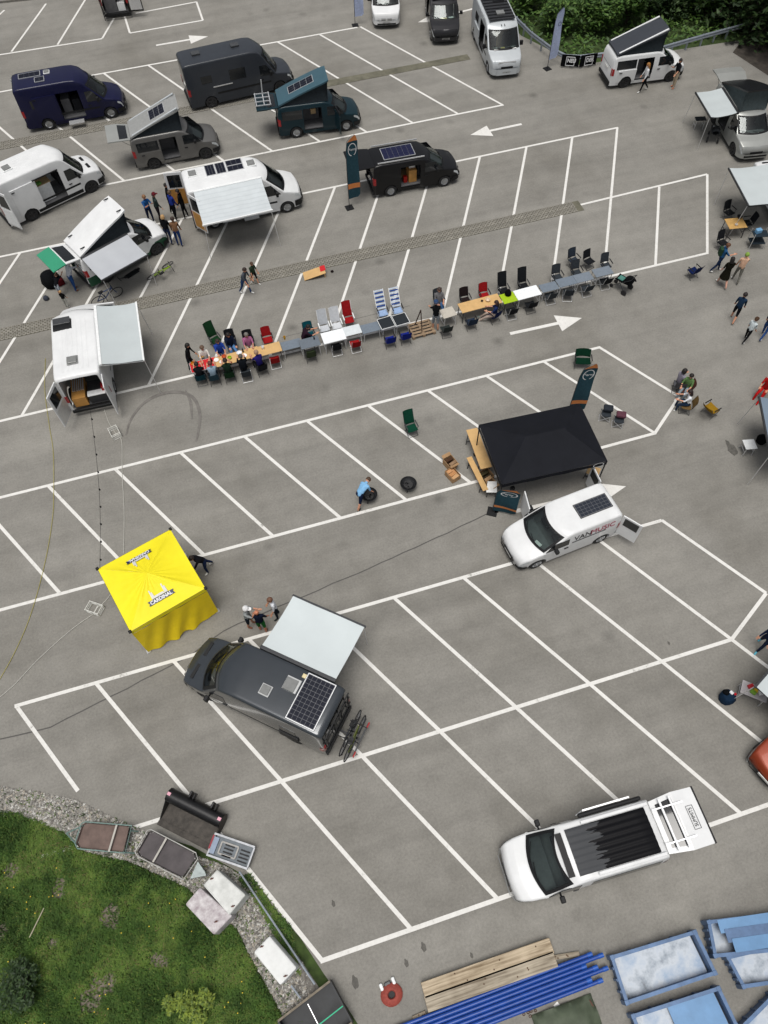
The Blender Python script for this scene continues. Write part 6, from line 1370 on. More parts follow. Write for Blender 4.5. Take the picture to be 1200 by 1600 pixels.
# ---- foliage
LEAFM = {}
def leaves(mbs, c, rx, ry, rz, n, size, rn, mats_n, hollow=.35):
    for _ in range(n):
        while True:
            u = Vector((rn.uniform(-1, 1), rn.uniform(-1, 1), rn.uniform(-1, 1))); l = u.length
            if hollow < l < 1: break
        p = Vector((c[0]+u.x*rx, c[1]+u.y*ry, c[2]+u.z*rz)); a = rn.random()*6.28; ti = rn.uniform(-.9, .9); s_ = size*rn.uniform(.6, 1.4)
        dx = Vector((cos(a), sin(a), ti*.6)).normalized()*s_; dy = Vector((-sin(a), cos(a), rn.uniform(-.6, .6))).normalized()*s_*.45
        mi = rn.randrange(mats_n)
        mbs.add([p-dx, p+dy*.9, p+dx, p-dy*.9], [(0, 1, 2, 3)], mi)
def leafset(name, cols): return [mat('leaf_%s_%d' % (name, i), c, .6, 0, .3, 2, 0, 0, .35) for i, c in enumerate(cols)]
LG = leafset('bush', ((.042, .095, .016), (.058, .12, .02), (.032, .072, .013), (.085, .15, .028))); LDK = leafset('dark', ((.02, .044, .011), (.027, .058, .014), (.014, .032, .009), (.038, .072, .016))); LY = leafset('lime', ((.16, .22, .03), (.2, .26, .035), (.11, .17, .03)))
BARK = mat('bark', (.06, .048, .036), .95, 0, .4, 12, .5)
def bush(p, r, h, m, label, n=900, leaf=.12, clumps=7, seed=0, name='bush', cat='bush', group=None):
    rn = random.Random(seed); t = thing(name, label, cat, (p[0], p[1], p[2] if len(p) > 2 else 0), rn.random()*6, group); b = MB(); st = MB()
    for k in range(clumps):
        a = rn.random()*6.28; d = r*rn.uniform(.1, .75); c = (cos(a)*d, sin(a)*d, h*rn.uniform(.35, .85)); rr = r*rn.uniform(.35, .6)
        leaves(b, c, rr, rr, rr*.8*min(1.2, h/r), n//clumps, leaf, rn, len(m)); st.tube([(0, 0, 0), (c[0]*.4, c[1]*.4, c[2]*.5), c], [.04, .03, .012], 5)
    b.build('crown', m, t, clean=None); st.build('trunk', BARK, t); return t
def tree(p, H, r, m, label, n=5000, leaf=.16, seed=0, conifer=False, name='tree', base=.25, group='trees beyond the guard rail'):
    rn = random.Random(seed); t = thing(name, label, 'tree', p, rn.random()*6, group); b = MB(); st = MB(); st.tube([(0, 0, 0), (.05, .04, H*.3), (-.04, .05, H*.65), (0, 0, H*.95)], [H*.028, H*.022, H*.013, .02], 8)
    if conifer:
        for k in range(26):
            f = k/25; z = H*(base+(1-base)*f); R_ = r*(1-f)**.85+.15; nb = max(5, int(11*(1-f)+4))
            for j in range(nb):
                a = 2*pi*j/nb+k*.7+rn.uniform(-.2, .2); L_ = R_*rn.uniform(.75, 1.1); tip = Vector((cos(a)*L_, sin(a)*L_, z-L_*.28)); st.tube([(0, 0, z), tuple(tip)], [.03, .008], 3)
                for q_ in range(max(5, n//(26*nb))):
                    u = rn.uniform(.2, 1); c = Vector((0, 0, z)).lerp(tip, u); leaves(b, tuple(c), .22, .22, .12, 1, leaf, rn, len(m), 0)
    else:
        for k in range(22):
            a = rn.random()*6.28; el = rn.uniform(-.35, 1.2); d = r*rn.uniform(.35, .85); c = Vector((cos(a)*cos(el)*d, sin(a)*cos(el)*d, H*.62+sin(el)*d*H*.36/r)); rr = r*rn.uniform(.28, .48)
            leaves(b, tuple(c), rr, rr, rr*.75, n//22, leaf, rn, len(m)); st.tube([(0, 0, H*rn.uniform(.25, .5)), tuple(c*.6+Vector((0, 0, c.z*.38))), tuple(c)], [H*.012, H*.008, .015], 5)
    b.build('crown', m, t, clean=None); st.build('trunk', BARK, t); return t
# lawn shrubs
p = g(45, 1530); bush(p, .75, .8, LDK, 'dark green shrub growing in the lawn', 1500, .06, 9, 4); p = g(310, 1575); bush(p, .55, .6, LY, 'lime green shrub at the lower part of lawn', 900, .055, 8, 5)
p = g(275, 1572); bush(p, .35, .45, LY, 'small lime green shrub beside the larger one', 400, .05, 5, 6)
p = g(60, 1442); q = MB(); q.cyl((-.25, -.35, .12), (.25, .35, .14), .02, .015, 6); o = q.build('stick', mat('pale_wood', (.42, .38, .28), .8), None); o.location = p; tag(o, 'pale stick lying in the lawn', 'stick')
# ---- beyond the guard rail
VP = [(25.2, 43.6), (28.5, 43.3), (38.5, 42.6), (46, 41.0), (70, 60), (70, 100), (20, 100), (21.9, 70), (23.6, 48)]
rn = random.Random(11); b = MB(); UG = MB(); n = 0
while n < 16000:
    x = rn.uniform(22, 52); y = rn.uniform(42.3, 62)
    if not inpoly(x, y, VP): continue
    s_ = rn.uniform(.08, .22); leaves(UG, (x, y, rn.uniform(.05, .5)+.5*max(0, mnoise.noise((x*.5, y*.5, 2)))), .12, .12, .08, 1, s_, rn, 4, 0); n += 1
o = UG.build('undergrowth', LG, clean=None); struct(o, 'stuff'); o['label'] = 'tangled undergrowth beyond the guard rail'
BL = ['leafy green bush right behind the pale blue feather flag', 'leafy bush behind the guard rail banners', 'tall leafy bush behind the two banners, second from flag', 'leafy bush in the gap beside the white pop-top van', 'leafy bush above the raised black pop-top', 'bushy green shrub at the bend of guard rail', 'rounded green bush far behind the light grey camper', 'wide green bush behind the row of bushes near the flag', 'broad bush at the top edge above banners', 'tall bush deep behind the guard rail', 'bright bush at the top edge above feather flag']
for i, (x, y, r, h) in enumerate(((26.2, 47.2, 1.6, 2.2), (28.4, 46.4, 1.5, 2.0), (30.6, 46.6, 1.7, 2.6), (33.2, 46.6, 1.5, 2.2), (35.6, 46.4, 1.5, 2.0), (25.1, 50.4, 1.4, 1.8), (25.0, 54.2, 1.8, 2.6), (28.6, 50.5, 2.1, 3.0), (31.8, 51.0, 2.1, 3.0), (35.2, 50.2, 1.9, 2.8), (28.0, 55.0, 2.3, 3.4))):
    bush((x, y), r, h, LG if i % 4 != 3 else LDK, BL[i], 2600, .15, 11, 20+i, group='bushes behind the guard rail')
TL = ['dark spruce at the corner behind the silver van', 'dark spruce rising behind the end of guard rail', 'tall dark spruce at the top right corner', 'dark broad tree behind the spruces', 'dark spruce above the raised black pop-top', 'dark tree shading the right edge of lot']
for i, (px, py, H_, r, cf) in enumerate(((1200, 60, 15, 3.2, True), (1130, 22, 15, 3.2, True), (1170, 28, 17, 3.4, True), (1225, 38, 14, 4.2, False), (1078, 5, 15, 3.0, True), (1260, 100, 14, 4.0, False))):  # heights raised so the trees block sky light over this corner of the lot
    p = g(px, py); tree((p.x, p.y, 0), H_, r, LDK, TL[i], 10000, .24, 40+i, cf, 'spruce' if cf else 'tree', .03)
# guard rail with two banners
GR = mat('galvanised', (.33, .37, .42), .5, .5, .2, 6); t = thing('guard_rail', 'galvanised steel guard rail along the edge of lot', 'guard rail', (0, 0, 0))
pts = [g(806, 28, .65), g(830, 52, .65), g(862, 76, .65), g(884, 88, .65), g(905, 89, .65), g(950, 84, .65), g(1030, 76, .65), g(1100, 56, .65), g(1160, 40, .65)]
pts = [Vector((p.x, p.y, .62)) for p in pts]
for i in range(len(pts)-1):
    q = MB(); A, B = pts[i], pts[i+1]; n_ = Vector((-(B-A).y, (B-A).x, 0)).normalized()
    prof = [(0, .16), (.05, .1), (.05, .05), (0, .0), (.05, -.05), (.05, -.1), (0, -.16)]
    q.sheet([[tuple(P+n_*a*-1+Vector((0, 0, z))) for a, z in prof] for P in (A, B)]); q.build('rail_beam', GR, t)
    m_ = int((B-A).length/1.3)+1
    for k in range(m_): c = A.lerp(B, k/m_)+n_*.08; q = MB(); q.box(c.x, c.y, .36, .08, .1, .72); q.build('rail_post', GR, t)
def banner(a, b, label, txt):
    A, B = g(*a, .6), g(*b, .6); d = B-A; c = (A+B)/2; t = thing('banner', label, 'banner', (c.x-.02, c.y-.13, 0), atan2(d.y, d.x)); L_ = d.length; q = MB(); rows = [[(lerp(-L_/2, L_/2, i/10), -.05*sin(i*1.3)*f-.03, .82-.72*f) for f in (0, .33, .66, 1)] for i in range(11)]; q.sheet(rows); q.build('cloth', cloth('#0d0e10'), t, 60)
    q = MB(); w_, h_ = L_*.42, .5
    for y0 in (.72, .2): q.box(0, -.12, y0, w_*1.1, .012, .035)
    for x0 in (-1, 1): q.box(x0*w_*.55, -.12, .46, .035, .012, .55)
    q.build('print_frame', INKW, t); lettering(t, txt, (-w_*.42, -.125, .4), (radians(90), 0, 0), .32, INKW, sx=.85, bold=True)
banner((877, 88), (905, 90), 'black banner with white frame hanging nearer the feather flag', 'NEU'); banner((906, 90), (932, 86), 'black banner with white frame hanging nearer the white van', 'DER')
# low wall / bank at the far left edge of the lot and the right corner soil
q = MB(); q.prism(gp([(-80, 14), (70, -2), (70, -14), (-80, 0)]), 0, .14); struct(q.build('kerb', mat('kerb_stone', (.2, .19, .17), .9, 0, .3, 4, .3)))
q = MB(); q.prism(gp([(1145, 82), (1160, 62), (1230, 60), (1260, 130), (1200, 118)]), -.02, .012); struct(q.build('bare_bank', mat('dark_soil', (.05, .042, .034), .95, 0, .5, 3, .6)))
# ---- yard things at the lower left
STEELB = mat('bucket_black', (.012, .012, .013), .4, .3, .3, 6, .1); WORN_SHADED = mat('worn_shaded_steel', (.05, .044, .038), .6, .5, .5, 5, .2)  # worn plate steel, its colour also darkened for the shade below the hump
a, b_ = g(255, 1258, .5), g(338, 1300, .5); c = (a+b_)/2; d = b_-a; L_ = 2.1
t = thing('loader_bucket', 'black steel loader bucket standing on the asphalt edge', 'bucket', (c.x, c.y, 0), atan2(d.y, d.x))
prof = [(.14, .5), (.18, .62), (.3, .7), (.48, .68), (.58, .56), (.62, .35), (.5, .1)]; plate = [(.5, .1), (.3, .045), (-.45, .03)]
q = MB(); q.sheet([[(x, y, z) for y, z in prof] for x in (-L_/2, L_/2)]); q.sheet([[(x, .02+(y-.02)*.95, z*.96) for y, z in prof] for x in (-L_/2, L_/2)]); q.build('bucket_shell', STEELB, t, 50)
q = MB(); q.sheet([[(x, y, z) for y, z in plate] for x in (-L_/2, 0, L_/2)]); q.build('floor_plate', WORN_SHADED, t)
for sx in (-1, 1): q = MB(); P_ = prof+[(.3, .045), (-.45, .03)]; n_ = len(P_); q.add([(sx*L_/2, y, z) for y, z in P_]+[(sx*(L_/2-.03), y, z) for y, z in P_], [tuple(range(n_)), tuple(range(2*n_-1, n_-1, -1))]+[(i, (i+1) % n_, n_+(i+1) % n_, n_+i) for i in range(n_)]); q.build('side_plate', WORN_SHADED if sx > 0 else STEELB, t)
q = MB(); q.box(0, -.5, .045, L_, .2, .03); q.build('cutting_edge', WORN_SHADED, t)
for x in (-.3, .55):
    q = MB(); q.box(x, .66, .62, .08, .22, .3); q.box(x+.14, .66, .62, .05, .22, .26); q.build('mount_bracket', STEELB, t, bevel=.02)
for x in (-L_/2+.08, L_/2-.08): q = MB(); q.box(x, .38, .715, .12, .1, .02); q.build('reflector', plastic('#d9a0b0'), t)
RUST = mat('tub_brown', (.15, .105, .09), .8, .1, .3, 2.5, .2); RUST2 = mat('tub_dark', (.075, .065, .068), .7, .1, .3, 2.5, .2); GREENF = mat('green_tube', (.16, .24, .22), .5, .3, .3, 6)
def handcart(poly, zt, mtub, mrim, label, bar, tongue):
    P = [g(x, y, zt) for x, y in poly]; c = sum(P, Vector())/len(P); t = thing('flat_cart', label, 'cart', (c.x, c.y, 0)); n = len(P)
    loc = [(p.x-c.x, p.y-c.y) for p in P]; ins = [(x*.93, y*.93) for x, y in loc]; bot = [(x*.9, y*.9) for x, y in loc]
    q = MB(); q.add([(x, y, zt) for x, y in ins]+[(x, y, zt-.1) for x, y in bot], [(i, (i+1) % n, n+(i+1) % n, n+i) for i in range(n)]+[tuple(range(2*n-1, n-1, -1))]); q.build('tray', mtub, t)
    q = MB(); q.tube([(x, y, zt) for x, y in loc]+[(loc[0][0], loc[0][1], zt)], .021, 6); q.build('rim_tube', mrim, t)
    A, B = (g(*e_, zt+.02)-Vector((c.x, c.y, 0)) for e_ in bar); q = MB(); q.bar(tuple(A), tuple(B), .06, .03); q.build('cross_bar', mat('bar_grey', (.42, .4, .36), .6), t)
    for p in tongue: q = MB(); w0 = g(*p[0], zt-.05)-Vector((c.x, c.y, 0)); w1 = g(*p[1], p[1][2] if len(p[1]) > 2 else .2)-Vector((c.x, c.y, 0)) if len(p[1]) == 2 else None; w1 = g(p[1][0], p[1][1], .3)-Vector((c.x, c.y, 0)); q.cyl(tuple(w0), tuple(w1), .025); q.build('drawbar', mrim, t)
    for (x, y) in (ins[0], ins[n//2]): q = MB(); q.lathe([(.001, -.05), (.18, -.05), (.18, .05), (.001, .05)], 14, 'y', (x*.7, y*.7, .18)); q.build('wheel', RUBBER, t)
    for (x, y) in bot: q = MB(); q.bar((x, y, zt-.1), (x*.9, y*.9, .05), .04); q.build('leg', mrim, t)
    return t
handcart([(117, 1317), (127, 1287), (133, 1284), (206, 1290), (195.5, 1333), (121, 1326)], .55, RUST, GREENF, 'flat brown tray cart with greenish tube frame on the gravel', ((182.5, 1289), (170, 1331)), [((120, 1320), (104, 1302)), ((130, 1290), (104, 1302)), ((205, 1298), (216, 1299)), ((195, 1332), (210, 1333))])
t2 = handcart([(211, 1331), (230.5, 1297.5), (236, 1296), (306, 1332.5), (309, 1342), (286.5, 1374.5), (215, 1338)], .6, RUST2, mat('rim_pale', (.34, .335, .32), .5, .3, .2, 6), 'large dark grey tray cart with pale rim on the gravel', ((260, 1310), (239, 1347)), [((310, 1358), (326, 1368))])
P = [g(x, y, .58) for x, y in ((309, 1346), (320, 1362), (322, 1368), (297, 1373))]; q = MB(); q.prism([(p.x, p.y) for p in P], .45, .58); o = q.build('side_step', mat('galva', (.22, .25, .25), .45, .6, .2, 8), t2); o.location = (-t2.location.x, -t2.location.y, 0)
# grey folded rack platform
P = [g(x, y, .35) for x, y in ((335, 1300), (399, 1322), (388, 1361), (321, 1336))]; c = sum(P, Vector())/4; d = P[1]-P[0]; e = P[3]-P[0]; L_, W_ = d.length, e.length
t = thing('lifting_platform', 'folded grey aluminium platform with wheels slots beside the bucket', 'platform', (c.x, c.y, 0), atan2(d.y, d.x)); PG = mat('platform_grey', (.1, .115, .13), .5, .4, .25, 5)
q = MB(); q.box(0, 0, .2, L_*.96, W_*.94, .1); q.build('deck', PG, t, bevel=.01)
RLM = mat('rail_grey', (.3, .31, .33), .45, .5, .2, 8)
for s_ in (-1, 1): q = MB(); q.box(0, s_*W_*.46, .33, L_*.98, .06, .09); q.build('side_rail', RLM, t); q = MB(); q.box(s_*L_*.48, 0, .3, .05, W_*.9, .07); q.build('end_rail', RLM, t)
q = MB(); [q.box(*z) for z in ((-.1, W_*.25, .27, L_*.4, .05, .04), (-.1, -W_*.25, .27, L_*.4, .05, .04), (-.1-L_*.2, 0, .275, .05, W_*.5, .04), (-.1+L_*.2, 0, .275, .05, W_*.5, .04))]; q.build('inner_frame', mat('pale_frame', (.33, .32, .3), .5), t)
for k in range(4):
    for x in (-.1, .45): q = MB(); q.box(x, -.2+.11*k, .265, .32, .045, .05); q.build('slat', BLACKP, t)
q = MB(); q.box(-L_*.42, 0, .29, .2, W_*.7, .06); q.build('lamp_panel', mat('blue_grey_panel', (.2, .26, .36), .4), t); q = MB(); q.box(-L_*.49, W_*.1, .33, .05, W_*.6, .08); q.build('red_strip', plastic('#8d2f3c'), t)
# concrete blocks
def block(top, zt, m, label, hooks):
    P = [g(x, y, zt) for x, y in top]; c = sum(P, Vector())/4; t = thing('concrete_block', label, 'block', (c.x, c.y, 0), 0, 'concrete ballast blocks'); q = MB(); q.prism([(p.x-c.x, p.y-c.y) for p in P], 0, zt); q.build('block_body', m, t, bevel=.05)
    for x, y in hooks: w = g(x, y, zt)-c; q = MB(); q.tube([(w.x-.06, w.y, zt-.02), (w.x-.04, w.y, zt+.06), (w.x+.04, w.y, zt+.06), (w.x+.06, w.y, zt-.02)], .014, 5); q.build('lifting_loop', mat('rusty_iron', (.09, .03, .02), .8, 0, .4, 20), t); q = MB(); q.prism([(w.x+.035*cos(k*.9)*(1+.4*sin(k*2.1)), w.y+.03*sin(k*.9)*(1+.4*cos(k*3.3))) for k in range(7)], zt+.001, zt+.004); q.build('rust_stain', mat('rust_stain', (.16, .07, .05), .9), t)
def concrete(name, lo, hi, sc): m = mat(name, tuple((a+b)/2 for a, b in zip(lo, hi)), .9, 0, .1, sc, .4); r = [n for n in m.node_tree.nodes if n.type == 'VALTORGB'][0]; r.color_ramp.elements[0].color = lo+(1,); r.color_ramp.elements[1].color = hi+(1,); return m
block([(339, 1358), (384, 1398), (358, 1430), (317, 1383)], .85, concrete('concrete_pale', (.45, .46, .44), (.74, .75, .73), 2.5), 'pale concrete block leaning by the cart drawbar', [(331, 1373), (364, 1416)])
block([(312, 1386), (363, 1431), (334, 1461), (289, 1413)], .8, concrete('concrete_purple', (.3, .25, .27), (.68, .66, .66), 5), 'lichen stained purple grey concrete block on the lawn edge', [(338, 1440)])
block([(421, 1462), (464, 1512), (438, 1540), (396, 1488)], .85, concrete('concrete_white', (.64, .65, .64), (.8, .81, .8), 2), 'whitish concrete block standing alone on the gravel', [(409, 1479), (446, 1525)])
# tube barrier along the verge
t = thing('tube_barrier', 'long thin steel tube barrier along the grassy verge', 'barrier', (0, 0, 0)); A, B = g(374, 1362, .35), g(492, 1538, .35); q = MB(); q.cyl(tuple(A), tuple(B), .03, n=8); q.build('tube', GR, t)
for f in (.12, .5, .9): p = A.lerp(B, f); q = MB(); q.cyl((p.x, p.y, .35), (p.x, p.y, 0), .025, n=6); q.build('post', GR, t)
p = g(455, 1540, .2); p2 = g(470, 1560, .2); q = MB(); q.cyl(tuple(p), tuple(p2), .03); o = q.build('steel_tube', GR, None); tag(o, 'short steel tube between white block and dark container', 'tube')
# dark open container with green strap
P = [g(x, y, .5) for x, y in ((506, 1530), (540, 1595), (490, 1660), (432, 1605))]; c = sum(P, Vector())/4; d = P[1]-P[0]; e = P[3]-P[0]; L_, W_ = d.length, e.length
t = thing('open_container', 'dark open container with a green strap at lower edge', 'container', (c.x, c.y, 0), atan2(d.y, d.x)); DK = mat('container_dark', (.02, .022, .025), .6, .1, .3, 4)
q = MB(); q.box(0, 0, .1, L_, W_, .06); q.build('floor', DK, t)
for s_ in (-1, 1): q = MB(); q.box(0, s_*W_/2, .3, L_, .05, .45); q.build('side_wall', DK, t); q = MB(); q.box(s_*L_/2, 0, .3, .06, W_, .5); q.build('end_wall', mat('aged_timber', (.2, .17, .13), .85, 0, .3, 6), t)
q = MB(); q.bar((L_*.1, -W_*.5, .54), (L_*.1, W_*.5, .54), .03); q.build('strap', plastic('#1fae82'), t); q = MB(); q.bar((-L_*.4, .05, .53), (L_*.4, .05, .53), .02); q.build('cross_wire', STEEL, t)
# red sign base
p = g(612, 1554); t = thing('beacon_base', 'red rubber beacon base with two white feet', 'beacon base', (p.x, p.y, 0), radians(8)); RB = mat('red_rubber', (.28, .05, .035), .75, 0, .25, 12)
q = MB(); q.lathe([(.12, .0), (.33, .0), (.36, .06), (.3, .14), (.14, .16), (.11, .1)], 20); o = q.build('base_ring', RB, t, 50); o.scale = (.95, .85, 1); q = MB(); q.lathe([(.001, .03), (.13, .03)], 14); q.build('socket', BLACKP, t)
for s_ in (-1, 1): q = MB(); q.box(s_*.2, .3, .08, .1, .2, .1); q.build('foot', WHITEP, t, bevel=.03)
q = MB(); q.box(0, .3, .06, .2, .12, .08); q.build('bracket', DARKM, t, bevel=.02)
# timber baulks
def grain(name, lo, hi):
    m = bpy.data.materials.new(name); m.use_nodes = True; n = m.node_tree; L = n.links; b = n.nodes['Principled BSDF']; b.inputs['Roughness'].default_value = .85; b.inputs['Specular IOR Level'].default_value = .2
    tc = n.nodes.new('ShaderNodeTexCoord'); mp = n.nodes.new('ShaderNodeMapping'); mp.inputs['Scale'].default_value = (.9, 22, 22); L.new(tc.outputs['Object'], mp.inputs['Vector']); a = n.nodes.new('ShaderNodeTexNoise'); a.inputs['Scale'].default_value = 1; a.inputs['Detail'].default_value = 5; a.inputs['Distortion'].default_value = .4; L.new(mp.outputs['Vector'], a.inputs['Vector'])
    c = n.nodes.new('ShaderNodeTexNoise'); c.inputs['Scale'].default_value = 1.4; c.inputs['Detail'].default_value = 4; L.new(tc.outputs['Object'], c.inputs['Vector']); ma = n.nodes.new('ShaderNodeMath'); ma.operation = 'MULTIPLY_ADD'; L.new(c.outputs['Fac'], ma.inputs[0]); ma.inputs[1].default_value = .6; L.new(a.outputs['Fac'], ma.inputs[2])
    r_ = n.nodes.new('ShaderNodeValToRGB'); e = r_.color_ramp.elements; e[0].position = .55; e[0].color = lo+(1,); e[1].position = 1.0; e[1].color = hi+(1,); L.new(ma.outputs[0], r_.inputs['Fac']); L.new(r_.outputs['Color'], b.inputs['Base Color']); return m
TIM = grain('weathered_timber', (.2, .15, .095), (.52, .43, .31)); TIM2 = grain('grey_timber', (.16, .13, .095), (.44, .385, .3))
def beam(a, b, w, z0, h, m, label):
    A, B = g(*a, z0+h), g(*b, z0+h); d = B-A; c = (A+B)/2; t = thing('timber_beam', label, 'beam', (c.x, c.y, z0), atan2(d.y, d.x), 'stacked timber beams'); q = MB(); q.box(0, 0, h/2, d.length, w, h); q.build('beam_body', m, t, bevel=.012)
    for s_ in (-1, 1): q = MB(); q.box(s_*(d.length/2+.001), 0, h/2, .004, w*.96, h*.94); q.build('end_grain', mat('end_grain', (.24, .17, .1), .9, 0, .3, 20), t)
    rn_ = random.Random(int(a[0])); 
    for k in range(5): q = MB(); q.lathe([(.001, h+.0015), (.025, h+.0015)], 7, 'z', (rn_.uniform(-.45, .45)*d.length, rn_.uniform(-.35, .35)*w, 0)); q.build('knot', mat('knot', (.1, .06, .035), .9), t)
beam((661, 1548), (862, 1477), .42, .12, .2, TIM, 'wide sawn beam topmost of the timber, nearest the lot'); beam((666, 1569.5), (868, 1498), .42, .12, .2, TIM2, 'wide sawn beam lying between the first beam and blue pipes')
for a, b_, lb in (((690, 1563), (672, 1540), 'short bearer under the left end of beams'), ((860, 1497), (905, 1490), 'short plank sticking out under the blue pipes'), ((868, 1560), (922, 1538), 'plank lying on the near side of blue pipes'), ((645, 1592), (665, 1583), 'beam stub at the left end below the pipes'), ((850, 1530), (846, 1510), 'bearer under the right end of beams')): beam(a, b_, .13, .0, .1, TIM2, lb)
# blue pipes
BLP = mat('blue_pipe', (.012, .06, .3), .35, .0, .15, 4)
ends = [((640, 1612), (925, 1500)), ((655, 1616), (938, 1503)), ((668, 1622), (930, 1509)), ((672, 1610), (942, 1512)), ((690, 1622), (936, 1518)), ((715, 1622), (943, 1522)), ((660, 1630), (940, 1527))]
LBp = ['blue plastic pipe farthest from the tarpaulin', 'blue plastic pipe second from the timber', 'blue plastic pipe third from the timber', 'blue plastic pipe in the middle of the bundle', 'blue plastic pipe third from the tarpaulin', 'blue plastic pipe second from the tarpaulin', 'blue plastic pipe nearest the tarpaulin']
for i, (a, b_) in enumerate(ends):
    A0, B0 = g(932, 1511, .2), g(697, 1601, .2); dr = (A0-B0).normalized(); nn = Vector((-dr.y, dr.x, 0)); off = (3-i)*.118; hi = .25 if i % 2 else .2
    A = A0+nn*off+dr*(.35*sin(i*2.1)); B = B0+nn*off-dr*2
    t = thing('blue_pipe', LBp[i], 'pipe', (0, 0, 0), 0, 'blue plastic pipes'); q = MB(); ax = (A-B).normalized()
    q.tube([(B.x, B.y, hi), (A.x, A.y, hi)], .06, 10, False); q.build('tube', BLP, t, 60); q = MB(); q.tube([(A.x-dr.x*.14, A.y-dr.y*.14, hi), (A.x+dr.x*.02, A.y+dr.y*.02, hi)], .068, 10); q.build('socket', mat('blue_socket', (.015, .09, .4), .4), t, 60)
# tarpaulin heap
c = g(890, 1608); t = thing('tarpaulin', 'dull green tarpaulin bundle below the blue pipes', 'tarpaulin', (c.x, c.y, 0)); q = MB(); rows = []
for i in range(13):
    rows.append([((i-6)*.16, (j-4)*.16, max(.02, .42*(1-((i-6)/6.5)**2)*(1-((j-4)/4.6)**2)+.16*mnoise.noise((i*.6, j*.7, 4)))) for j in range(9)])
q.slab(rows, .02); q.build('cloth', mat('tarp_green', (.075, .095, .06), .6, 0, .2, 4), t, 60)
p = g(930, 1578); q = MB(); q.cyl((0, 0, 0), (-.1, .3, .12), .04); o = q.build('iron_peg', mat('rusty_iron2', (.1, .05, .035), .85), None); o.location = p; tag(o, 'rusty iron peg beside the tarpaulin', 'peg')
p = g(870, 1571); q = MB(); q.box(0, 0, .01, .16, .13, .012, .4); o = q.build('paper_scrap', PAPER, None); o.location = p; tag(o, 'scrap of white paper near the pipes', 'paper')
p = g(825, 1578); t = thing('iron_chain', 'small heap of dark chain near the blue pipes', 'chain', p)
for k in range(14): a = k*1.1; q = MB(); q.tube([(cos(a)*.02*k+.04*cos(2*pi*j/8), sin(a)*.016*k+.03*sin(2*pi*j/8), .02+.01*(k % 3)) for j in range(9)], .01, 4, False); q.build('link', mat('rusty_iron2', (.1, .05, .035)), t)
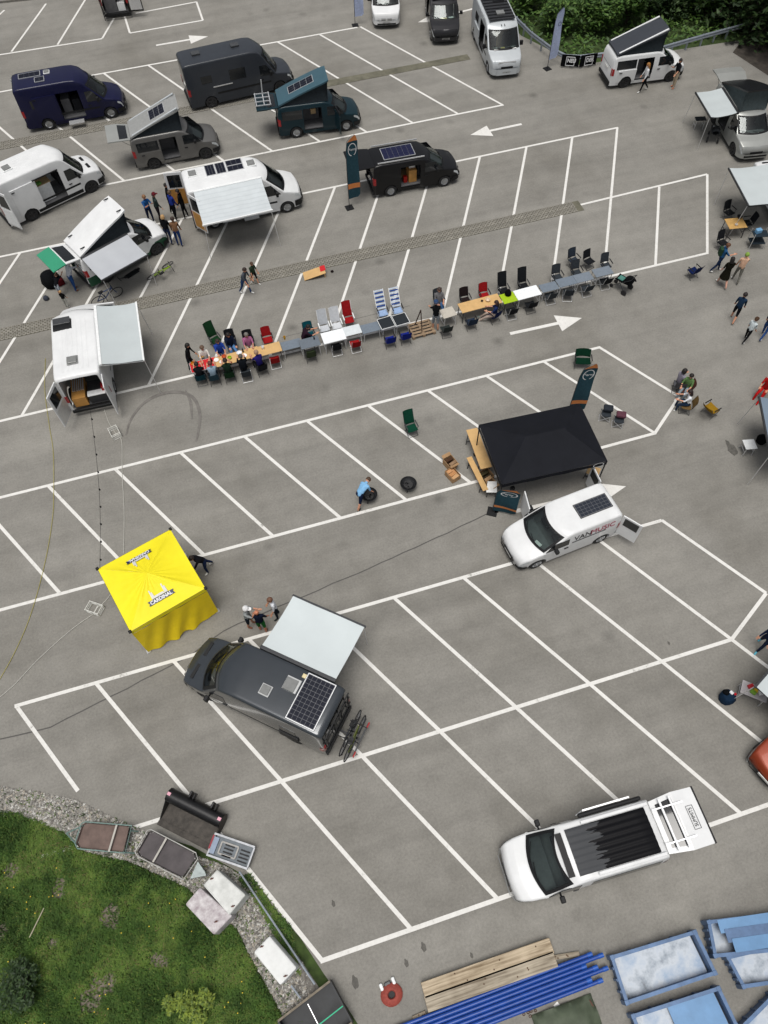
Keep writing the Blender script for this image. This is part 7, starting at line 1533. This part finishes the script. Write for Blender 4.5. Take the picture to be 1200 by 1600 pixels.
# blue skips
BST = mat('blue_steel', (.085, .15, .275), .45, .2, .25, 3); BST2 = mat('blue_sheet', (.12, .25, .44), .4, .1, .12, 2)
def worn_floor(name):
    m = mat(name, (.5, .53, .57), .55, .2, .1, 1.1, .2); r = [n for n in m.node_tree.nodes if n.type == 'VALTORGB'][0]; e = r.color_ramp.elements; e[0].position = .28; e[0].color = (.05, .055, .06, 1); e[1].position = .5; e[1].color = (.47, .51, .56, 1); k = e.new(.4); k.color = (.3, .34, .39, 1); k = e.new(.75); k.color = (.2, .3, .45, 1); return m
WF = worn_floor('worn_floor_sheet')
def skip(corners, zt, label, extra=None):
    P = [g(x, y, zt) for x, y in corners]; c = sum(P, Vector())/4; loc = [Vector((p.x-c.x, p.y-c.y, 0)) for p in P]; t = thing('blue_skip', label, 'skip', (c.x, c.y, 0), 0, 'blue steel skips')
    q = MB(); ins = [p*.95 for p in loc]; q.prism([(p.x, p.y) for p in ins], .06, .1); q.build('floor', WF, t)
    for i in range(4):
        a, b_ = loc[i], loc[(i+1) % 4]; q = MB(); q.bar(tuple(a+Vector((0, 0, zt/2))), tuple(b_+Vector((0, 0, zt/2))), .05, zt); w = q.build('wall', BST, t); q = MB(); q.bar(tuple(a*1.01+Vector((0, 0, zt))), tuple(b_*1.01+Vector((0, 0, zt))), .1, .07); q.build('rim', BST, w)
        for k in (.25, .5, .75): p = a.lerp(b_, k)*1.04; q = MB(); q.box(p.x, p.y, zt*.5, .07, .07, zt*.9); q.build('rib', BST, w)
    for p in loc: q = MB(); q.box(p.x*1.01, p.y*1.01, zt*.5, .13, .13, zt+.1); q.build('corner_post', BST, t, bevel=.01)
    return t, loc, zt
skip([(957, 1496), (1085, 1457), (1116, 1520), (980, 1566)], .45, 'blue steel skip with scuffed pale floor, nearest the timber')
t, loc, zt = skip([(990, 1588), (1122, 1545), (1158, 1620), (1020, 1665)], .45, 'blue steel skip with bright blue sheet inside at lower edge'); q = MB(); a = [loc[0].lerp(loc[1], .4)*.9, loc[1]*.92, loc[2]*.92, loc[3].lerp(loc[2], .4)*.9]; q.prism([(p.x, p.y) for p in a], .2, .23); q.build('sheet', BST2, t)
t, loc, zt = skip([(1108, 1441), (1240, 1425), (1250, 1480), (1118, 1493)], .5, 'blue steel skip loaded with loose panels at picture edge')
for k in range(3): q = MB(); a, b_ = loc[0].lerp(loc[3], .18+.3*k), loc[1].lerp(loc[2], .1+.3*k); q.bar(tuple(a.lerp(b_, .1+.06*k)+Vector((0, 0, .52+.03*k))), tuple(b_+Vector((0, 0, .54))), .36, .03); q.build('loose_panel', BST if k % 2 else BST2, t)
skip([(1138, 1496), (1250, 1470), (1270, 1525), (1162, 1541)], .4, 'blue steel skip half hidden under the loaded one'); t, loc, zt = skip([(1160, 1605), (1210, 1555), (1290, 1590), (1250, 1660)], .45, 'blue steel skip cut by the lower corner')
for ok_, (x, y, s_) in enumerate(((555, 1535, .16), (635, 1505, .1), (662, 1480, .12), (521, 1412, .09), (737, 1493, .07), (1144, 702, .3), (1137, 692, .12), (1045, 1005, .06))):
    p = g(x, y); q = MB(); q.prism([(p.x+s_*.6*cos(2*pi*k/12)*(1+.2*sin(k*2.3)), p.y+s_*1.2*sin(2*pi*k/12)*(1+.2*cos(k*1.7))) for k in range(12)], .001, .004+.002*ok_); struct(q.build('oil_stain', mat('oil_stain', (.095, .09, .08), .8, 0, .35, 9)))
for (x, y) in ((1030, 707), (1018, 695), (612, 1190)): pass
